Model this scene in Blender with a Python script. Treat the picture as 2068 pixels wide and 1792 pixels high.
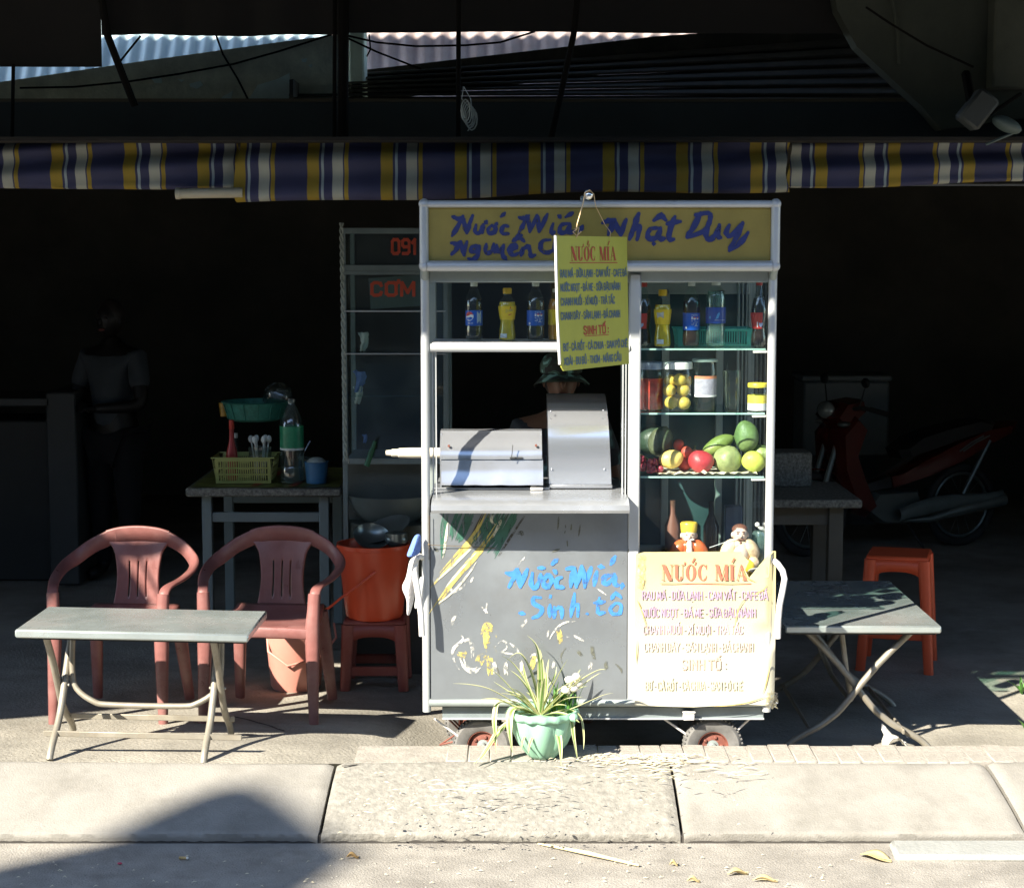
import bpy, bmesh, math, random
from mathutils import Vector, Matrix
random.seed(7)
R = math.radians
sc = bpy.context.scene
for o in list(bpy.data.objects): bpy.data.objects.remove(o)
COL = sc.collection

# ---------------------------------------------------------------- camera
PW, PH, FPX, EYE = 2067.0, 1792.0, 3710.0, 1.93     # photograph frame, focal length in its pixels, eye height
PITCH = math.atan(394.0 / FPX)
cam = bpy.data.cameras.new('camera'); camo = bpy.data.objects.new('camera', cam); COL.objects.link(camo)
camo.location = (0, 0, EYE); camo.rotation_euler = (R(90) - PITCH, 0, 0)
cam.sensor_fit = 'HORIZONTAL'; cam.sensor_width = 36.0; cam.lens = 36.0 * FPX / PW
cam.clip_start = 0.1; cam.clip_end = 2000
sc.camera = camo

# ---------------------------------------------------------------- sky, sun, exposure
SUND = Vector((-0.95, -1.0, 1.0)); SUNV = SUND.normalized()       # from the scene towards the sun
world = bpy.data.worlds.new('World'); sc.world = world; world.use_nodes = True
wn = world.node_tree.nodes; wl = world.node_tree.links; wn.clear()
sky = wn.new('ShaderNodeTexSky'); sky.sky_type = 'NISHITA'; sky.sun_disc = False; sky.air_density = 1.0; sky.dust_density = 0.3; sky.ozone_density = 2.0
sky.sun_elevation = math.asin(SUNV.z); sky.sun_rotation = math.atan2(SUNV.x, SUNV.y)
bg = wn.new('ShaderNodeBackground'); bg.inputs['Strength'].default_value = 0.13
wo = wn.new('ShaderNodeOutputWorld'); wl.new(sky.outputs[0], bg.inputs[0]); wl.new(bg.outputs[0], wo.inputs[0])
sun = bpy.data.lights.new('sun', 'SUN'); suno = bpy.data.objects.new('sun', sun); COL.objects.link(suno)
sun.energy = 5.0; sun.angle = R(0.5); sun.color = (1.0, 0.925, 0.78)
suno.rotation_euler = SUNV.to_track_quat('Z', 'Y').to_euler(); suno.location = (-9, -6, 9)
vs = sc.view_settings; vs.view_transform = 'Standard'; vs.look = 'None'; vs.gamma = 1.0; vs.exposure = 1.62
vs.use_curve_mapping = False
sc.render.engine = 'CYCLES'
try:
    sc.cycles.max_bounces = 10; sc.cycles.transparent_max_bounces = 24; sc.cycles.caustics_reflective = False
    sc.cycles.caustics_refractive = False; sc.cycles.sample_clamp_indirect = 6.0
except Exception: pass

# ---------------------------------------------------------------- measuring: a place in the photograph at a known distance
CP, SP = math.cos(PITCH), math.sin(PITCH)
def ray(u, v):
    dx = (u - PW / 2) / FPX; dy = (PH / 2 - v) / FPX
    return Vector((dx, CP + dy * SP, -SP + dy * CP))
def P(u, v, y):
    d = ray(u, v); k = y / d.y
    return Vector((d.x * k, y, EYE + d.z * k))
def G(u, v, z=0.0):
    d = ray(u, v); k = (z - EYE) / d.z
    return Vector((d.x * k, d.y * k, z))
def S(y): return FPX / y                                 # photo pixels per metre at distance y

# ---------------------------------------------------------------- mesh helpers
class MB:
    def __init__(s): s.v = []; s.f = []; s.uv = None
    def add(s, vs, fs):
        n = len(s.v); s.v += [tuple(x) for x in vs]; s.f += [tuple(i + n for i in f) for f in fs]; return s
    def box(s, c, d, bev=0.0, rot=None):
        hx, hy, hz = d[0] / 2, d[1] / 2, d[2] / 2
        b = min(bev, hx * .95, hy * .95, hz * .95)
        M_ = Matrix.Translation(Vector(c)) @ (rot.to_4x4() if rot is not None else Matrix.Identity(4))
        if b <= 0:
            vs = [(x, y, z) for x in (-hx, hx) for y in (-hy, hy) for z in (-hz, hz)]
            fs = [(0,1,3,2),(4,6,7,5),(0,4,5,1),(2,3,7,6),(0,2,6,4),(1,5,7,3)]
            return s.add([M_ @ Vector(p) for p in vs], fs)
        bm = bmesh.new()
        for x in (-1, 1):
            for y in (-1, 1):
                for z in (-1, 1):
                    bm.verts.new((x*(hx-b), y*(hy-b), z*hz)); bm.verts.new((x*(hx-b), y*hy, z*(hz-b))); bm.verts.new((x*hx, y*(hy-b), z*(hz-b)))
        bmesh.ops.convex_hull(bm, input=bm.verts); bm.verts.index_update()
        bmesh.ops.dissolve_limit(bm, angle_limit=R(1), verts=bm.verts, edges=bm.edges); bm.verts.index_update()
        s.add([M_ @ v.co for v in bm.verts], [[v.index for v in f.verts] for f in bm.faces]); bm.free(); return s
    def bar(s, a, b, w, h, bev=0.0, up=(0, 0, 1)):
        a = Vector(a); b = Vector(b); d = b - a; L = d.length; d.normalize()
        u = Vector(up)
        if abs(d.dot(u)) > .98: u = Vector((0, 1, 0))
        x = u.cross(d).normalized(); z = d.cross(x)
        m = Matrix((x, d, z)).transposed()
        return s.box((a + b) / 2, (w, L, h), bev, m)
    def tube(s, pts, r, n=10, closed=False):
        pts = [Vector(p) for p in pts]; k = len(pts)
        rr = r if isinstance(r, (list, tuple)) else [r] * k
        t0 = None; rings = []; nx = None
        for i, p in enumerate(pts):
            if closed: d = pts[(i+1) % k] - pts[i-1]
            else: d = (pts[min(i+1, k-1)] - pts[max(i-1, 0)])
            if d.length < 1e-9: d = Vector((0, 0, 1))
            d.normalize()
            if nx is None:
                u = Vector((0, 0, 1)) if abs(d.z) < .9 else Vector((1, 0, 0))
                nx = u.cross(d).normalized()
            else:
                nx = (nx - d * nx.dot(d))
                nx = nx.normalized() if nx.length > 1e-6 else Vector((1, 0, 0))
            ny = d.cross(nx)
            rings.append([p + (nx * math.cos(2*math.pi*j/n) + ny * math.sin(2*math.pi*j/n)) * rr[i] for j in range(n)])
        vs = [q for g in rings for q in g]; fs = []
        for i in range(k if closed else k - 1):
            i2 = (i + 1) % k
            for j in range(n):
                fs.append((i*n+j, i*n+(j+1) % n, i2*n+(j+1) % n, i2*n+j))
        if not closed: fs += [tuple(range(n-1, -1, -1)), tuple((k-1)*n + j for j in range(n))]
        return s.add(vs, fs)
    def lathe(s, prof, c=(0, 0, 0), n=24, axis='z', lobes=0, amp=0, cap=True):
        vs = []; c = Vector(c)
        for (r, z) in prof:
            for j in range(n):
                a = 2*math.pi*j/n; q = r
                if lobes: q = r * (1 + amp * (abs(math.cos(a*lobes/2)) - .6))
                x, y = q*math.cos(a), q*math.sin(a)
                vs.append(c + (Vector((x, y, z)) if axis == 'z' else Vector((z, x, y)) if axis == 'x' else Vector((x, z, y))))
        fs = []
        k = len(prof)
        for i in range(k - 1):
            for j in range(n): fs.append((i*n+j, i*n+(j+1) % n, (i+1)*n+(j+1) % n, (i+1)*n+j))
        if cap:
            if prof[0][0] > 1e-5: fs.append(tuple(range(n)))
            if prof[-1][0] > 1e-5: fs.append(tuple((k-1)*n + j for j in range(n)))
        return s.add(vs, fs)
    def ball(s, c, r, nu=16, nv=10, rot=None, fn=None):
        rx, ry, rz = r if isinstance(r, (tuple, list)) else (r, r, r)
        M_ = Matrix.Translation(Vector(c)) @ (rot.to_4x4() if rot is not None else Matrix.Identity(4))
        vs = [M_ @ Vector((0, 0, -rz))]
        for i in range(1, nv):
            a = -math.pi/2 + math.pi*i/nv
            for j in range(nu):
                b = 2*math.pi*j/nu
                q = Vector((rx*math.cos(a)*math.cos(b), ry*math.cos(a)*math.sin(b), rz*math.sin(a)))
                if fn: q = fn(q)
                vs.append(M_ @ q)
        vs.append(M_ @ Vector((0, 0, rz))); fs = []
        for j in range(nu): fs.append((0, 1+(j+1) % nu, 1+j))
        for i in range(nv-2):
            for j in range(nu): fs.append((1+i*nu+j, 1+i*nu+(j+1) % nu, 1+(i+1)*nu+(j+1) % nu, 1+(i+1)*nu+j))
        e = len(vs)-1
        for j in range(nu): fs.append((1+(nv-2)*nu+j, 1+(nv-2)*nu+(j+1) % nu, e))
        return s.add(vs, fs)
    def prism(s, poly, off):                        # polygon of 3-D points swept by the vector off
        n = len(poly); o = Vector(off); a = [Vector(p) for p in poly]
        return s.add(a + [p + o for p in a], [tuple(range(n)), tuple(range(2*n-1, n-1, -1))] + [(i, (i+1) % n, n+(i+1) % n, n+i) for i in range(n)])
    def grid(s, fn, nu, nv, hole=None):
        vs = [fn(i/nu, j/nv) for j in range(nv+1) for i in range(nu+1)]
        fs = [(j*(nu+1)+i, j*(nu+1)+i+1, (j+1)*(nu+1)+i+1, (j+1)*(nu+1)+i) for j in range(nv) for i in range(nu) if not (hole and hole(i, j))]
        return s.add(vs, fs)
    def sweep(s, pts, wdir, w, t, rnd=.3):          # flat bar along a path, widths along wdir, rounded corners
        k = len(pts); pts = [Vector(p) for p in pts]; rings = []
        for i, p in enumerate(pts):
            d = (pts[min(i+1, k-1)] - pts[max(i-1, 0)]).normalized()
            wd = Vector(wdir[i] if isinstance(wdir, list) else wdir); wd = (wd - d*wd.dot(d)).normalized(); nd = d.cross(wd)
            hw = (w[i] if isinstance(w, list) else w)/2; ht = (t[i] if isinstance(t, list) else t)/2; c = min(hw, ht)*2*rnd
            q = [(-hw+c,-ht),(hw-c,-ht),(hw,-ht+c),(hw,ht-c),(hw-c,ht),(-hw+c,ht),(-hw,ht-c),(-hw,-ht+c)]
            rings.append([p + wd*a + nd*b for a, b in q])
        n = 8; vs = [x for g in rings for x in g]
        fs = [(i*n+j, i*n+(j+1) % n, (i+1)*n+(j+1) % n, (i+1)*n+j) for i in range(k-1) for j in range(n)]
        fs += [tuple(range(n-1, -1, -1)), tuple((k-1)*n+j for j in range(n))]
        return s.add(vs, fs)

def smooth(pts, n=4):
    pts = [Vector(p) for p in pts]; m = len(pts); out = []
    for i in range(m-1):
        p0, p1, p2, p3 = pts[max(i-1, 0)], pts[i], pts[i+1], pts[min(i+2, m-1)]
        for k in range(n):
            t = k/n; out.append(.5*((2*p1)+(-p0+p2)*t+(2*p0-5*p1+4*p2-p3)*t*t+(-p0+3*p1-3*p2+p3)*t**3))
    return out + [pts[-1]]
def lerps(a, n=4):
    out = []
    for x, y in zip(a, a[1:]): out += [x+(y-x)*k/n for k in range(n)]
    return out + [a[-1]]
ORG = {}
def mesh_of(name, mb, mat, org=(0, 0, 0), smooth=True, angle=38, recalc=True):
    o = Vector(org)
    me = bpy.data.meshes.new(name)
    me.from_pydata([Vector(p) - o for p in mb.v], [], mb.f)
    if recalc:
        bm = bmesh.new(); bm.from_mesh(me); bmesh.ops.recalc_face_normals(bm, faces=bm.faces); bm.to_mesh(me); bm.free()
    if mb.uv:
        ul = me.uv_layers.new(name='UVMap')
        for l in me.loops: ul.data[l.index].uv = mb.uv[l.vertex_index]
    if smooth:
        me.shade_smooth(); me.set_sharp_from_angle(angle=R(angle))
    if mat: me.materials.append(mat)
    return me
def tag(o, label, cat, group=None):
    o['label'] = label; o['category'] = cat
    if group: o['group'] = group
    return o
def thing(name, label, cat, loc=(0, 0, 0), rz=0.0, group=None, local=False, rot=None):
    o = bpy.data.objects.new(name, None); COL.objects.link(o); o.location = loc; o.empty_display_size = .1
    o.rotation_euler = rot if rot else (0, 0, rz)
    ORG[o] = Vector((0, 0, 0)) if local else Vector(loc)
    return tag(o, label, cat, group)
def part(name, mb, mat, parent, smooth=True, angle=38, label=None, recalc=True):
    og = ORG[parent]
    o = bpy.data.objects.new(name, mesh_of(name, mb, mat, og, smooth, angle, recalc)); COL.objects.link(o); o.parent = parent
    ORG[o] = og
    if label: o['label'] = label
    return o
def solo(name, mb, mat, label, cat, loc=(0, 0, 0), group=None, smooth=True, angle=38, local=False, rot=None, recalc=True):
    o = bpy.data.objects.new(name, mesh_of(name, mb, mat, (0, 0, 0) if local else loc, smooth, angle, recalc)); COL.objects.link(o)
    o.location = loc
    if rot: o.rotation_euler = rot
    ORG[o] = Vector((0, 0, 0)) if local else Vector(loc)
    return tag(o, label, cat, group)
def struct(name, mb, mat, kind='structure', smooth=True, recalc=True):
    o = bpy.data.objects.new(name, mesh_of(name, mb, mat, (0, 0, 0), smooth, 38, recalc)); COL.objects.link(o); o['kind'] = kind; ORG[o] = Vector((0, 0, 0)); return o
def struct_root(name):
    o = bpy.data.objects.new(name, None); COL.objects.link(o); o['kind'] = 'structure'; ORG[o] = Vector((0, 0, 0)); return o
def copy_tree(o, parent=None):
    c = o.copy(); COL.objects.link(c); c.parent = parent
    for ch in o.children: copy_tree(ch, c)
    return c

# ---------------------------------------------------------------- materials
MATS = {}
def mat(name, col, rough=.6, metal=0.0, var=.18, scale=6.0, bump=0.0, bscale=60.0, spec=.5, dirt=None, dirt_amt=.0, dirt_scale=3.0, emit=None, sub=0.0, coat=0.0, stretch=None, rvar=0.0):
    if name in MATS: return MATS[name]
    m = bpy.data.materials.new(name); m.use_nodes = True; nt = m.node_tree; N = nt.nodes; L = nt.links
    b = N['Principled BSDF']; b.inputs['Roughness'].default_value = rough; b.inputs['Metallic'].default_value = metal
    b.inputs['Specular IOR Level'].default_value = spec; b.inputs['Coat Weight'].default_value = coat
    tc = N.new('ShaderNodeTexCoord'); src = tc.outputs['Object']
    if stretch:
        mp = N.new('ShaderNodeMapping'); mp.inputs['Scale'].default_value = stretch; L.new(src, mp.inputs[0]); src = mp.outputs[0]
    n1 = N.new('ShaderNodeTexNoise'); n1.inputs['Scale'].default_value = scale; n1.inputs['Detail'].default_value = 8; n1.inputs['Roughness'].default_value = .62; L.new(src, n1.inputs['Vector'])
    cr = N.new('ShaderNodeValToRGB'); e = cr.color_ramp.elements
    e[0].position = .3; e[1].position = .7
    e[0].color = (*[max(0, c*(1-var)) for c in col], 1); e[1].color = (*[min(1, c*(1+var)) for c in col], 1)
    L.new(n1.outputs['Fac'], cr.inputs[0]); out = cr.outputs[0]
    if dirt_amt > 0:
        n2 = N.new('ShaderNodeTexNoise'); n2.inputs['Scale'].default_value = dirt_scale; n2.inputs['Detail'].default_value = 10; n2.inputs['Roughness'].default_value = .7; L.new(src, n2.inputs['Vector'])
        c2 = N.new('ShaderNodeValToRGB'); c2.color_ramp.elements[0].position = .48; c2.color_ramp.elements[1].position = .72
        c2.color_ramp.elements[1].color = (dirt_amt, dirt_amt, dirt_amt, 1); c2.color_ramp.elements[0].color = (0, 0, 0, 1); L.new(n2.outputs['Fac'], c2.inputs[0])
        mx = N.new('ShaderNodeMix'); mx.data_type = 'RGBA'; L.new(c2.outputs[0], mx.inputs[0]); L.new(out, mx.inputs[6]); mx.inputs[7].default_value = (*dirt, 1); out = mx.outputs[2]
    L.new(out, b.inputs['Base Color'])
    if rvar > 0:
        mr = N.new('ShaderNodeMapRange'); mr.inputs[1].default_value = .3; mr.inputs[2].default_value = .7; mr.inputs[3].default_value = max(.02, rough-rvar); mr.inputs[4].default_value = min(1, rough+rvar)
        L.new(n1.outputs['Fac'], mr.inputs[0]); L.new(mr.outputs[0], b.inputs['Roughness'])
    if bump > 0:
        n3 = N.new('ShaderNodeTexNoise'); n3.inputs['Scale'].default_value = bscale; n3.inputs['Detail'].default_value = 6; L.new(src, n3.inputs['Vector'])
        bp = N.new('ShaderNodeBump'); bp.inputs['Strength'].default_value = 1.0; bp.inputs['Distance'].default_value = bump; L.new(n3.outputs['Fac'], bp.inputs['Height']); L.new(bp.outputs[0], b.inputs['Normal'])
    if sub > 0:
        b.inputs['Subsurface Weight'].default_value = sub; b.inputs['Subsurface Radius'].default_value = (.02, .01, .006)
    if emit:
        b.inputs['Emission Color'].default_value = (*emit[0], 1); b.inputs['Emission Strength'].default_value = emit[1]
    MATS[name] = m; return m
def glass(name, tint=(.93, .97, .96), refl=.10, dust=.03, dustcol=(.6, .62, .6), rough=.02, dscale=5.0, body=None, body_amt=0.0):
    """thin sheet or vessel wall: lets light straight through, mirrors a little, carries some dust or coloured body"""
    if name in MATS: return MATS[name]
    m = bpy.data.materials.new(name); m.use_nodes = True; nt = m.node_tree; N = nt.nodes; L = nt.links; N.clear()
    out = N.new('ShaderNodeOutputMaterial'); tr = N.new('ShaderNodeBsdfTransparent'); tr.inputs[0].default_value = (*tint, 1)
    gl = N.new('ShaderNodeBsdfGlossy'); gl.inputs['Roughness'].default_value = rough
    lw = N.new('ShaderNodeFresnel'); lw.inputs['IOR'].default_value = 1.45
    ma = N.new('ShaderNodeMath'); ma.operation = 'MULTIPLY_ADD'; ma.inputs[1].default_value = 1.0; ma.inputs[2].default_value = refl - .035; ma.use_clamp = True; L.new(lw.outputs[0], ma.inputs[0])
    ge = N.new('ShaderNodeNewGeometry'); iv = N.new('ShaderNodeMath'); iv.operation = 'SUBTRACT'; iv.inputs[0].default_value = 1.0; L.new(ge.outputs['Backfacing'], iv.inputs[1])
    mf = N.new('ShaderNodeMath'); mf.operation = 'MULTIPLY'; L.new(ma.outputs[0], mf.inputs[0]); L.new(iv.outputs[0], mf.inputs[1])
    m1 = N.new('ShaderNodeMixShader'); L.new(mf.outputs[0], m1.inputs[0]); L.new(tr.outputs[0], m1.inputs[1]); L.new(gl.outputs[0], m1.inputs[2])
    df = N.new('ShaderNodeBsdfDiffuse'); df.inputs[0].default_value = (*(body or dustcol), 1)
    tc = N.new('ShaderNodeTexCoord'); nz = N.new('ShaderNodeTexNoise'); nz.inputs['Scale'].default_value = dscale; nz.inputs['Detail'].default_value = 9; L.new(tc.outputs['Object'], nz.inputs['Vector'])
    mr = N.new('ShaderNodeMapRange'); mr.inputs[1].default_value = .35; mr.inputs[2].default_value = .75; mr.inputs[3].default_value = body_amt; mr.inputs[4].default_value = body_amt + dust; L.new(nz.outputs['Fac'], mr.inputs[0])
    m2 = N.new('ShaderNodeMixShader'); L.new(mr.outputs[0], m2.inputs[0]); L.new(m1.outputs[0], m2.inputs[1]); L.new(df.outputs[0], m2.inputs[2]); L.new(m2.outputs[0], out.inputs[0])
    MATS[name] = m; return m

# ---------------------------------------------------------------- lettering and brush marks (flat paint on a real surface)
def brush(mb, pts, w, to3, k=[0], taper=False, step=3):
    """a flat brush stroke through 2-D points (photo pixels), laid on the surface that to3 gives; w in the same pixels"""
    if len(pts) == 1: pts = [pts[0], (pts[0][0] + .3, pts[0][1] + .3)]
    q = []
    m = len(pts)
    for i in range(m - 1):                            # Catmull-Rom
        p0, p1, p2, p3 = pts[max(i-1, 0)], pts[i], pts[i+1], pts[min(i+2, m-1)]
        for s_ in range(step):
            t = s_/step
            q.append(tuple(.5*((2*p1[a]) + (-p0[a]+p2[a])*t + (2*p0[a]-5*p1[a]+4*p2[a]-p3[a])*t*t + (-p0[a]+3*p1[a]-3*p2[a]+p3[a])*t**3) for a in (0, 1)))
    q.append(pts[-1]); n = len(q); L_ = []; R_ = []
    q = [(a+random.uniform(-.06, .06)*w, b+random.uniform(-.06, .06)*w) for a, b in q]
    for i in range(n):
        dx = q[min(i+1, n-1)][0]-q[max(i-1, 0)][0]; dy = q[min(i+1, n-1)][1]-q[max(i-1, 0)][1]; l = math.hypot(dx, dy) or 1
        hw = w/2*(.74+.46*random.random())
        if taper: hw *= max(.12, 1-abs(2*i/(n-1)-1)**2.2)
        else: hw *= 1 - .42*abs(2*i/max(1, n-1)-1)**3
        L_.append((q[i][0]-dy/l*hw, q[i][1]+dx/l*hw)); R_.append((q[i][0]+dy/l*hw, q[i][1]-dx/l*hw))
    def cap(c, d):
        a0 = math.atan2(d[1], d[0]); return [(c[0]+math.cos(a0+a)*w/2*.58, c[1]+math.sin(a0+a)*w/2*.58) for a in (-1.0, -.35, .35, 1.0)]
    lift = (k[0] % 37)*.00006; k[0] += 1
    vs = [to3(*p, lift+i*.000012) for i, p in enumerate(L_)] + [to3(*p, lift+i*.000012) for i, p in enumerate(R_)]
    fs = [(i, i+1, n+i+1, n+i) for i in range(n-1)]
    if not taper:
        d1 = (q[-1][0]-q[-2][0], q[-1][1]-q[-2][1]); d0 = (q[0][0]-q[1][0], q[0][1]-q[1][1])
        c1 = cap(q[-1], d1); b_ = len(vs); vs += [to3(*p, lift+n*.000012) for p in c1]; fs.append((n-1, 2*n-1) + tuple(b_+i for i in range(4)))
        c0 = cap(q[0], d0); b_ = len(vs); vs += [to3(*p, lift) for p in c0]; fs.append((n, 0) + tuple(b_+i for i in range(4)))
    mb.add(vs, fs)
# condensed block capitals built from strokes; Vietnamese marks are set from the letter's combining parts
import unicodedata
GLY = {'A': (.56, [[(0, 0), (.25, 1)], [(.31, 1), (.56, 0)], [(.12, .3), (.44, .3)], [(.22, 1), (.34, 1)]]), 'B': (.52, [[(.06, 0), (.06, 1)], [(.06, 1), (.34, 1), (.44, .88), (.44, .64), (.34, .53), (.06, .53)], [(.34, .53), (.47, .42), (.47, .12), (.36, 0), (.06, 0)]]),
  'C': (.50, [[(.46, .78), (.42, .94), (.30, 1), (.16, 1), (.06, .86), (.06, .14), (.16, 0), (.30, 0), (.42, .06), (.46, .22)]]), 'D': (.52, [[(.06, 0), (.06, 1), (.30, 1), (.44, .86), (.46, .5), (.44, .14), (.30, 0), (.06, 0)]]),
  'E': (.44, [[(.42, 1), (.06, 1), (.06, 0), (.42, 0)], [(.06, .52), (.36, .52)]]), 'F': (.42, [[(.42, 1), (.06, 1), (.06, 0)], [(.06, .52), (.36, .52)]]), 'G': (.52, [[(.46, .78), (.42, .94), (.30, 1), (.16, 1), (.06, .86), (.06, .14), (.16, 0), (.32, 0), (.46, .12), (.46, .46), (.30, .46)]]),
  'H': (.52, [[(.06, 0), (.06, 1)], [(.46, 0), (.46, 1)], [(.06, .52), (.46, .52)]]), 'I': (.14, [[(.07, 0), (.07, 1)]]), 'L': (.42, [[(.06, 1), (.06, 0), (.40, 0)]]), 'M': (.64, [[(.06, 0), (.06, 1)], [(.08, 1), (.32, .22), (.56, 1)], [(.58, 1), (.58, 0)]]), 'N': (.52, [[(.06, 0), (.06, 1)], [(.07, .98), (.45, .02)], [(.46, 0), (.46, 1)]]),
  'O': (.54, [[(.16, 0), (.06, .14), (.06, .86), (.16, 1), (.38, 1), (.48, .86), (.48, .14), (.38, 0), (.16, 0)]]), 'P': (.50, [[(.06, 0), (.06, 1), (.34, 1), (.46, .88), (.46, .58), (.34, .46), (.06, .46)]]), 'R': (.52, [[(.06, 0), (.06, 1), (.34, 1), (.45, .88), (.45, .62), (.34, .50), (.06, .50)], [(.28, .48), (.48, 0)]]),
  'S': (.48, [[(.43, .80), (.38, .95), (.26, 1), (.14, 1), (.05, .88), (.05, .66), (.16, .55), (.32, .46), (.43, .34), (.43, .12), (.33, 0), (.15, 0), (.06, .06), (.04, .22)]]), 'T': (.46, [[(.0, 1), (.46, 1)], [(.23, 1), (.23, 0)]]), 'U': (.52, [[(.06, 1), (.06, .16), (.16, 0), (.36, 0), (.46, .16), (.46, 1)]]), 'V': (.52, [[(0, 1), (.26, 0), (.52, 1)]]), 'X': (.52, [[(0, 0), (.52, 1)], [(0, 1), (.52, 0)]]), 'Y': (.52, [[(0, 1), (.26, .48), (.52, 1)], [(.26, .48), (.26, 0)]]),
  '-': (.26, [[(.04, .42), (.22, .42)]]), ':': (.16, [[(.06, .12), (.09, .12)], [(.06, .62), (.09, .62)]]), ' ': (.20, []), '0': (.54, [[(.16, 0), (.06, .14), (.06, .86), (.16, 1), (.38, 1), (.48, .86), (.48, .14), (.38, 0), (.16, 0)]]), '9': (.52, [[(.44, .48), (.14, .48), (.05, .6), (.05, .88), (.15, 1), (.36, 1), (.46, .88), (.46, .14), (.36, 0), (.08, 0)]]), '1': (.30, [[(.02, .78), (.18, 1), (.18, 0)]]),
  'p': (.46, [[(.06, -.3), (.06, .6)], [(.06, .55), (.3, .62), (.42, .45), (.42, .18), (.3, 0), (.06, .08)]]), 'e': (.46, [[(.06, .32), (.42, .32), (.38, .55), (.22, .62), (.06, .45), (.06, .18), (.2, 0), (.4, .08)]]), 's': (.40, [[(.36, .55), (.16, .62), (.06, .48), (.32, .22), (.3, .02), (.05, .06)]]), 'i': (.14, [[(.07, 0), (.07, .6)], [(.07, .82), (.07, .86)]])}
MARK = {'\u0301': [[(-.06, 1.13), (.10, 1.32)]], '\u0300': [[(.06, 1.13), (-.10, 1.32)]], '\u0309': [[(-.06, 1.34), (.06, 1.36), (.06, 1.24), (0, 1.14)]], '\u0303': [[(-.15, 1.16), (-.06, 1.26), (.06, 1.18), (.15, 1.28)]], '\u0323': [[(-.02, -.22), (.02, -.22)]], '\u0302': [[(-.15, 1.12), (0, 1.26), (.15, 1.12)]], '\u0306': [[(-.14, 1.26), (0, 1.13), (.14, 1.26)]], '\u031b': [[(.18, .98), (.32, 1.04), (.32, 1.18)]]}
def lettering(mb, txt, x0, x1, base, cap, to3, weight=.15):
    """one row of block print from x0 to x1 on the baseline base, capitals cap high; 2-D units go through to3(x, y, lift)"""
    items = []; x = 0.0
    for ch in txt:
        bar = ch in 'Đđ'; dec = unicodedata.normalize('NFD', 'D' if bar else ch); g = GLY.get(dec[0])
        if g is None: continue
        items.append((x, g[1], g[0], dec[1:], bar)); x += g[0] + (.12 if ch != ' ' else 0)
    kx = (x1-x0)/max(.01, x-.12); w = cap*weight; wx = min(w, kx*.17)
    for (ox, sts, gw, marks, bar) in items:
        allst = [(s_, 0, 0) for s_ in sts]
        if bar: allst.append(([(-.06, .52), (.22, .52)], 0, 0))
        up_ = 0
        for mk in marks:
            stack = .0
            if mk in '\u0301\u0300\u0309\u0303' and any(c in '\u0302\u0306' for c in marks): stack = .16
            allst += [(s_, gw/2 + (.10 if stack else 0), stack) for s_ in MARK.get(mk, [])]
        for n_, (st, dx, dy) in enumerate(allst):
            l = .00004*(n_+1); q = [(x0+(ox+dx+p[0])*kx, base+(p[1]+dy)*cap) for p in st]
            for k_, (a, b) in enumerate(zip(q, q[1:])):
                ex, ey = b[0]-a[0], b[1]-a[1]; L_ = math.hypot(ex, ey) or 1; ux, uy = ex/L_, ey/L_
                nx, ny = -uy*wx/2, ux*w/2; e0 = .5*math.hypot(ux*wx, uy*w)*.9; a2 = (a[0]-ux*e0, a[1]-uy*e0); b2 = (b[0]+ux*e0, b[1]+uy*e0); l2 = l+.000006*k_
                mb.add([to3(a2[0]+nx, a2[1]+ny, l2), to3(b2[0]+nx, b2[1]+ny, l2), to3(b2[0]-nx, b2[1]-ny, l2), to3(a2[0]-nx, a2[1]-ny, l2)], [(0, 1, 2, 3)])

def worn(name, col, keep=.62, scale=22.0, rough=.6, stretch=None, var=.2):
    """old brush paint: flaked through in spots so that the surface under it shows"""
    if name in MATS: return MATS[name]
    m = mat(name, col, rough, var=var, scale=scale*1.5); N = m.node_tree.nodes; L = m.node_tree.links
    tc = N.new('ShaderNodeTexCoord'); src = tc.outputs['Object']
    if stretch:
        mp = N.new('ShaderNodeMapping'); mp.inputs['Rotation'].default_value = (0, stretch[3] if len(stretch) > 3 else 0, 0); mp.inputs['Scale'].default_value = stretch[:3]; L.new(src, mp.inputs[0]); src = mp.outputs[0]
    nz = N.new('ShaderNodeTexNoise'); nz.inputs['Scale'].default_value = scale; nz.inputs['Detail'].default_value = 9; nz.inputs['Roughness'].default_value = .72; L.new(src, nz.inputs['Vector'])
    cr = N.new('ShaderNodeValToRGB'); e = cr.color_ramp.elements; c = .5+(keep-.5)*.42; e[0].position = max(.02, c-.05); e[0].color = (1, 1, 1, 1); e[1].position = min(.98, c+.07); e[1].color = (0, 0, 0, 1); L.new(nz.outputs['Fac'], cr.inputs[0])
    tr = N.new('ShaderNodeBsdfTransparent'); mx = N.new('ShaderNodeMixShader'); L.new(cr.outputs[0], mx.inputs[0]); L.new(tr.outputs[0], mx.inputs[1]); L.new(N['Principled BSDF'].outputs[0], mx.inputs[2]); L.new(mx.outputs[0], N['Material Output'].inputs[0]); return m

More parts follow.
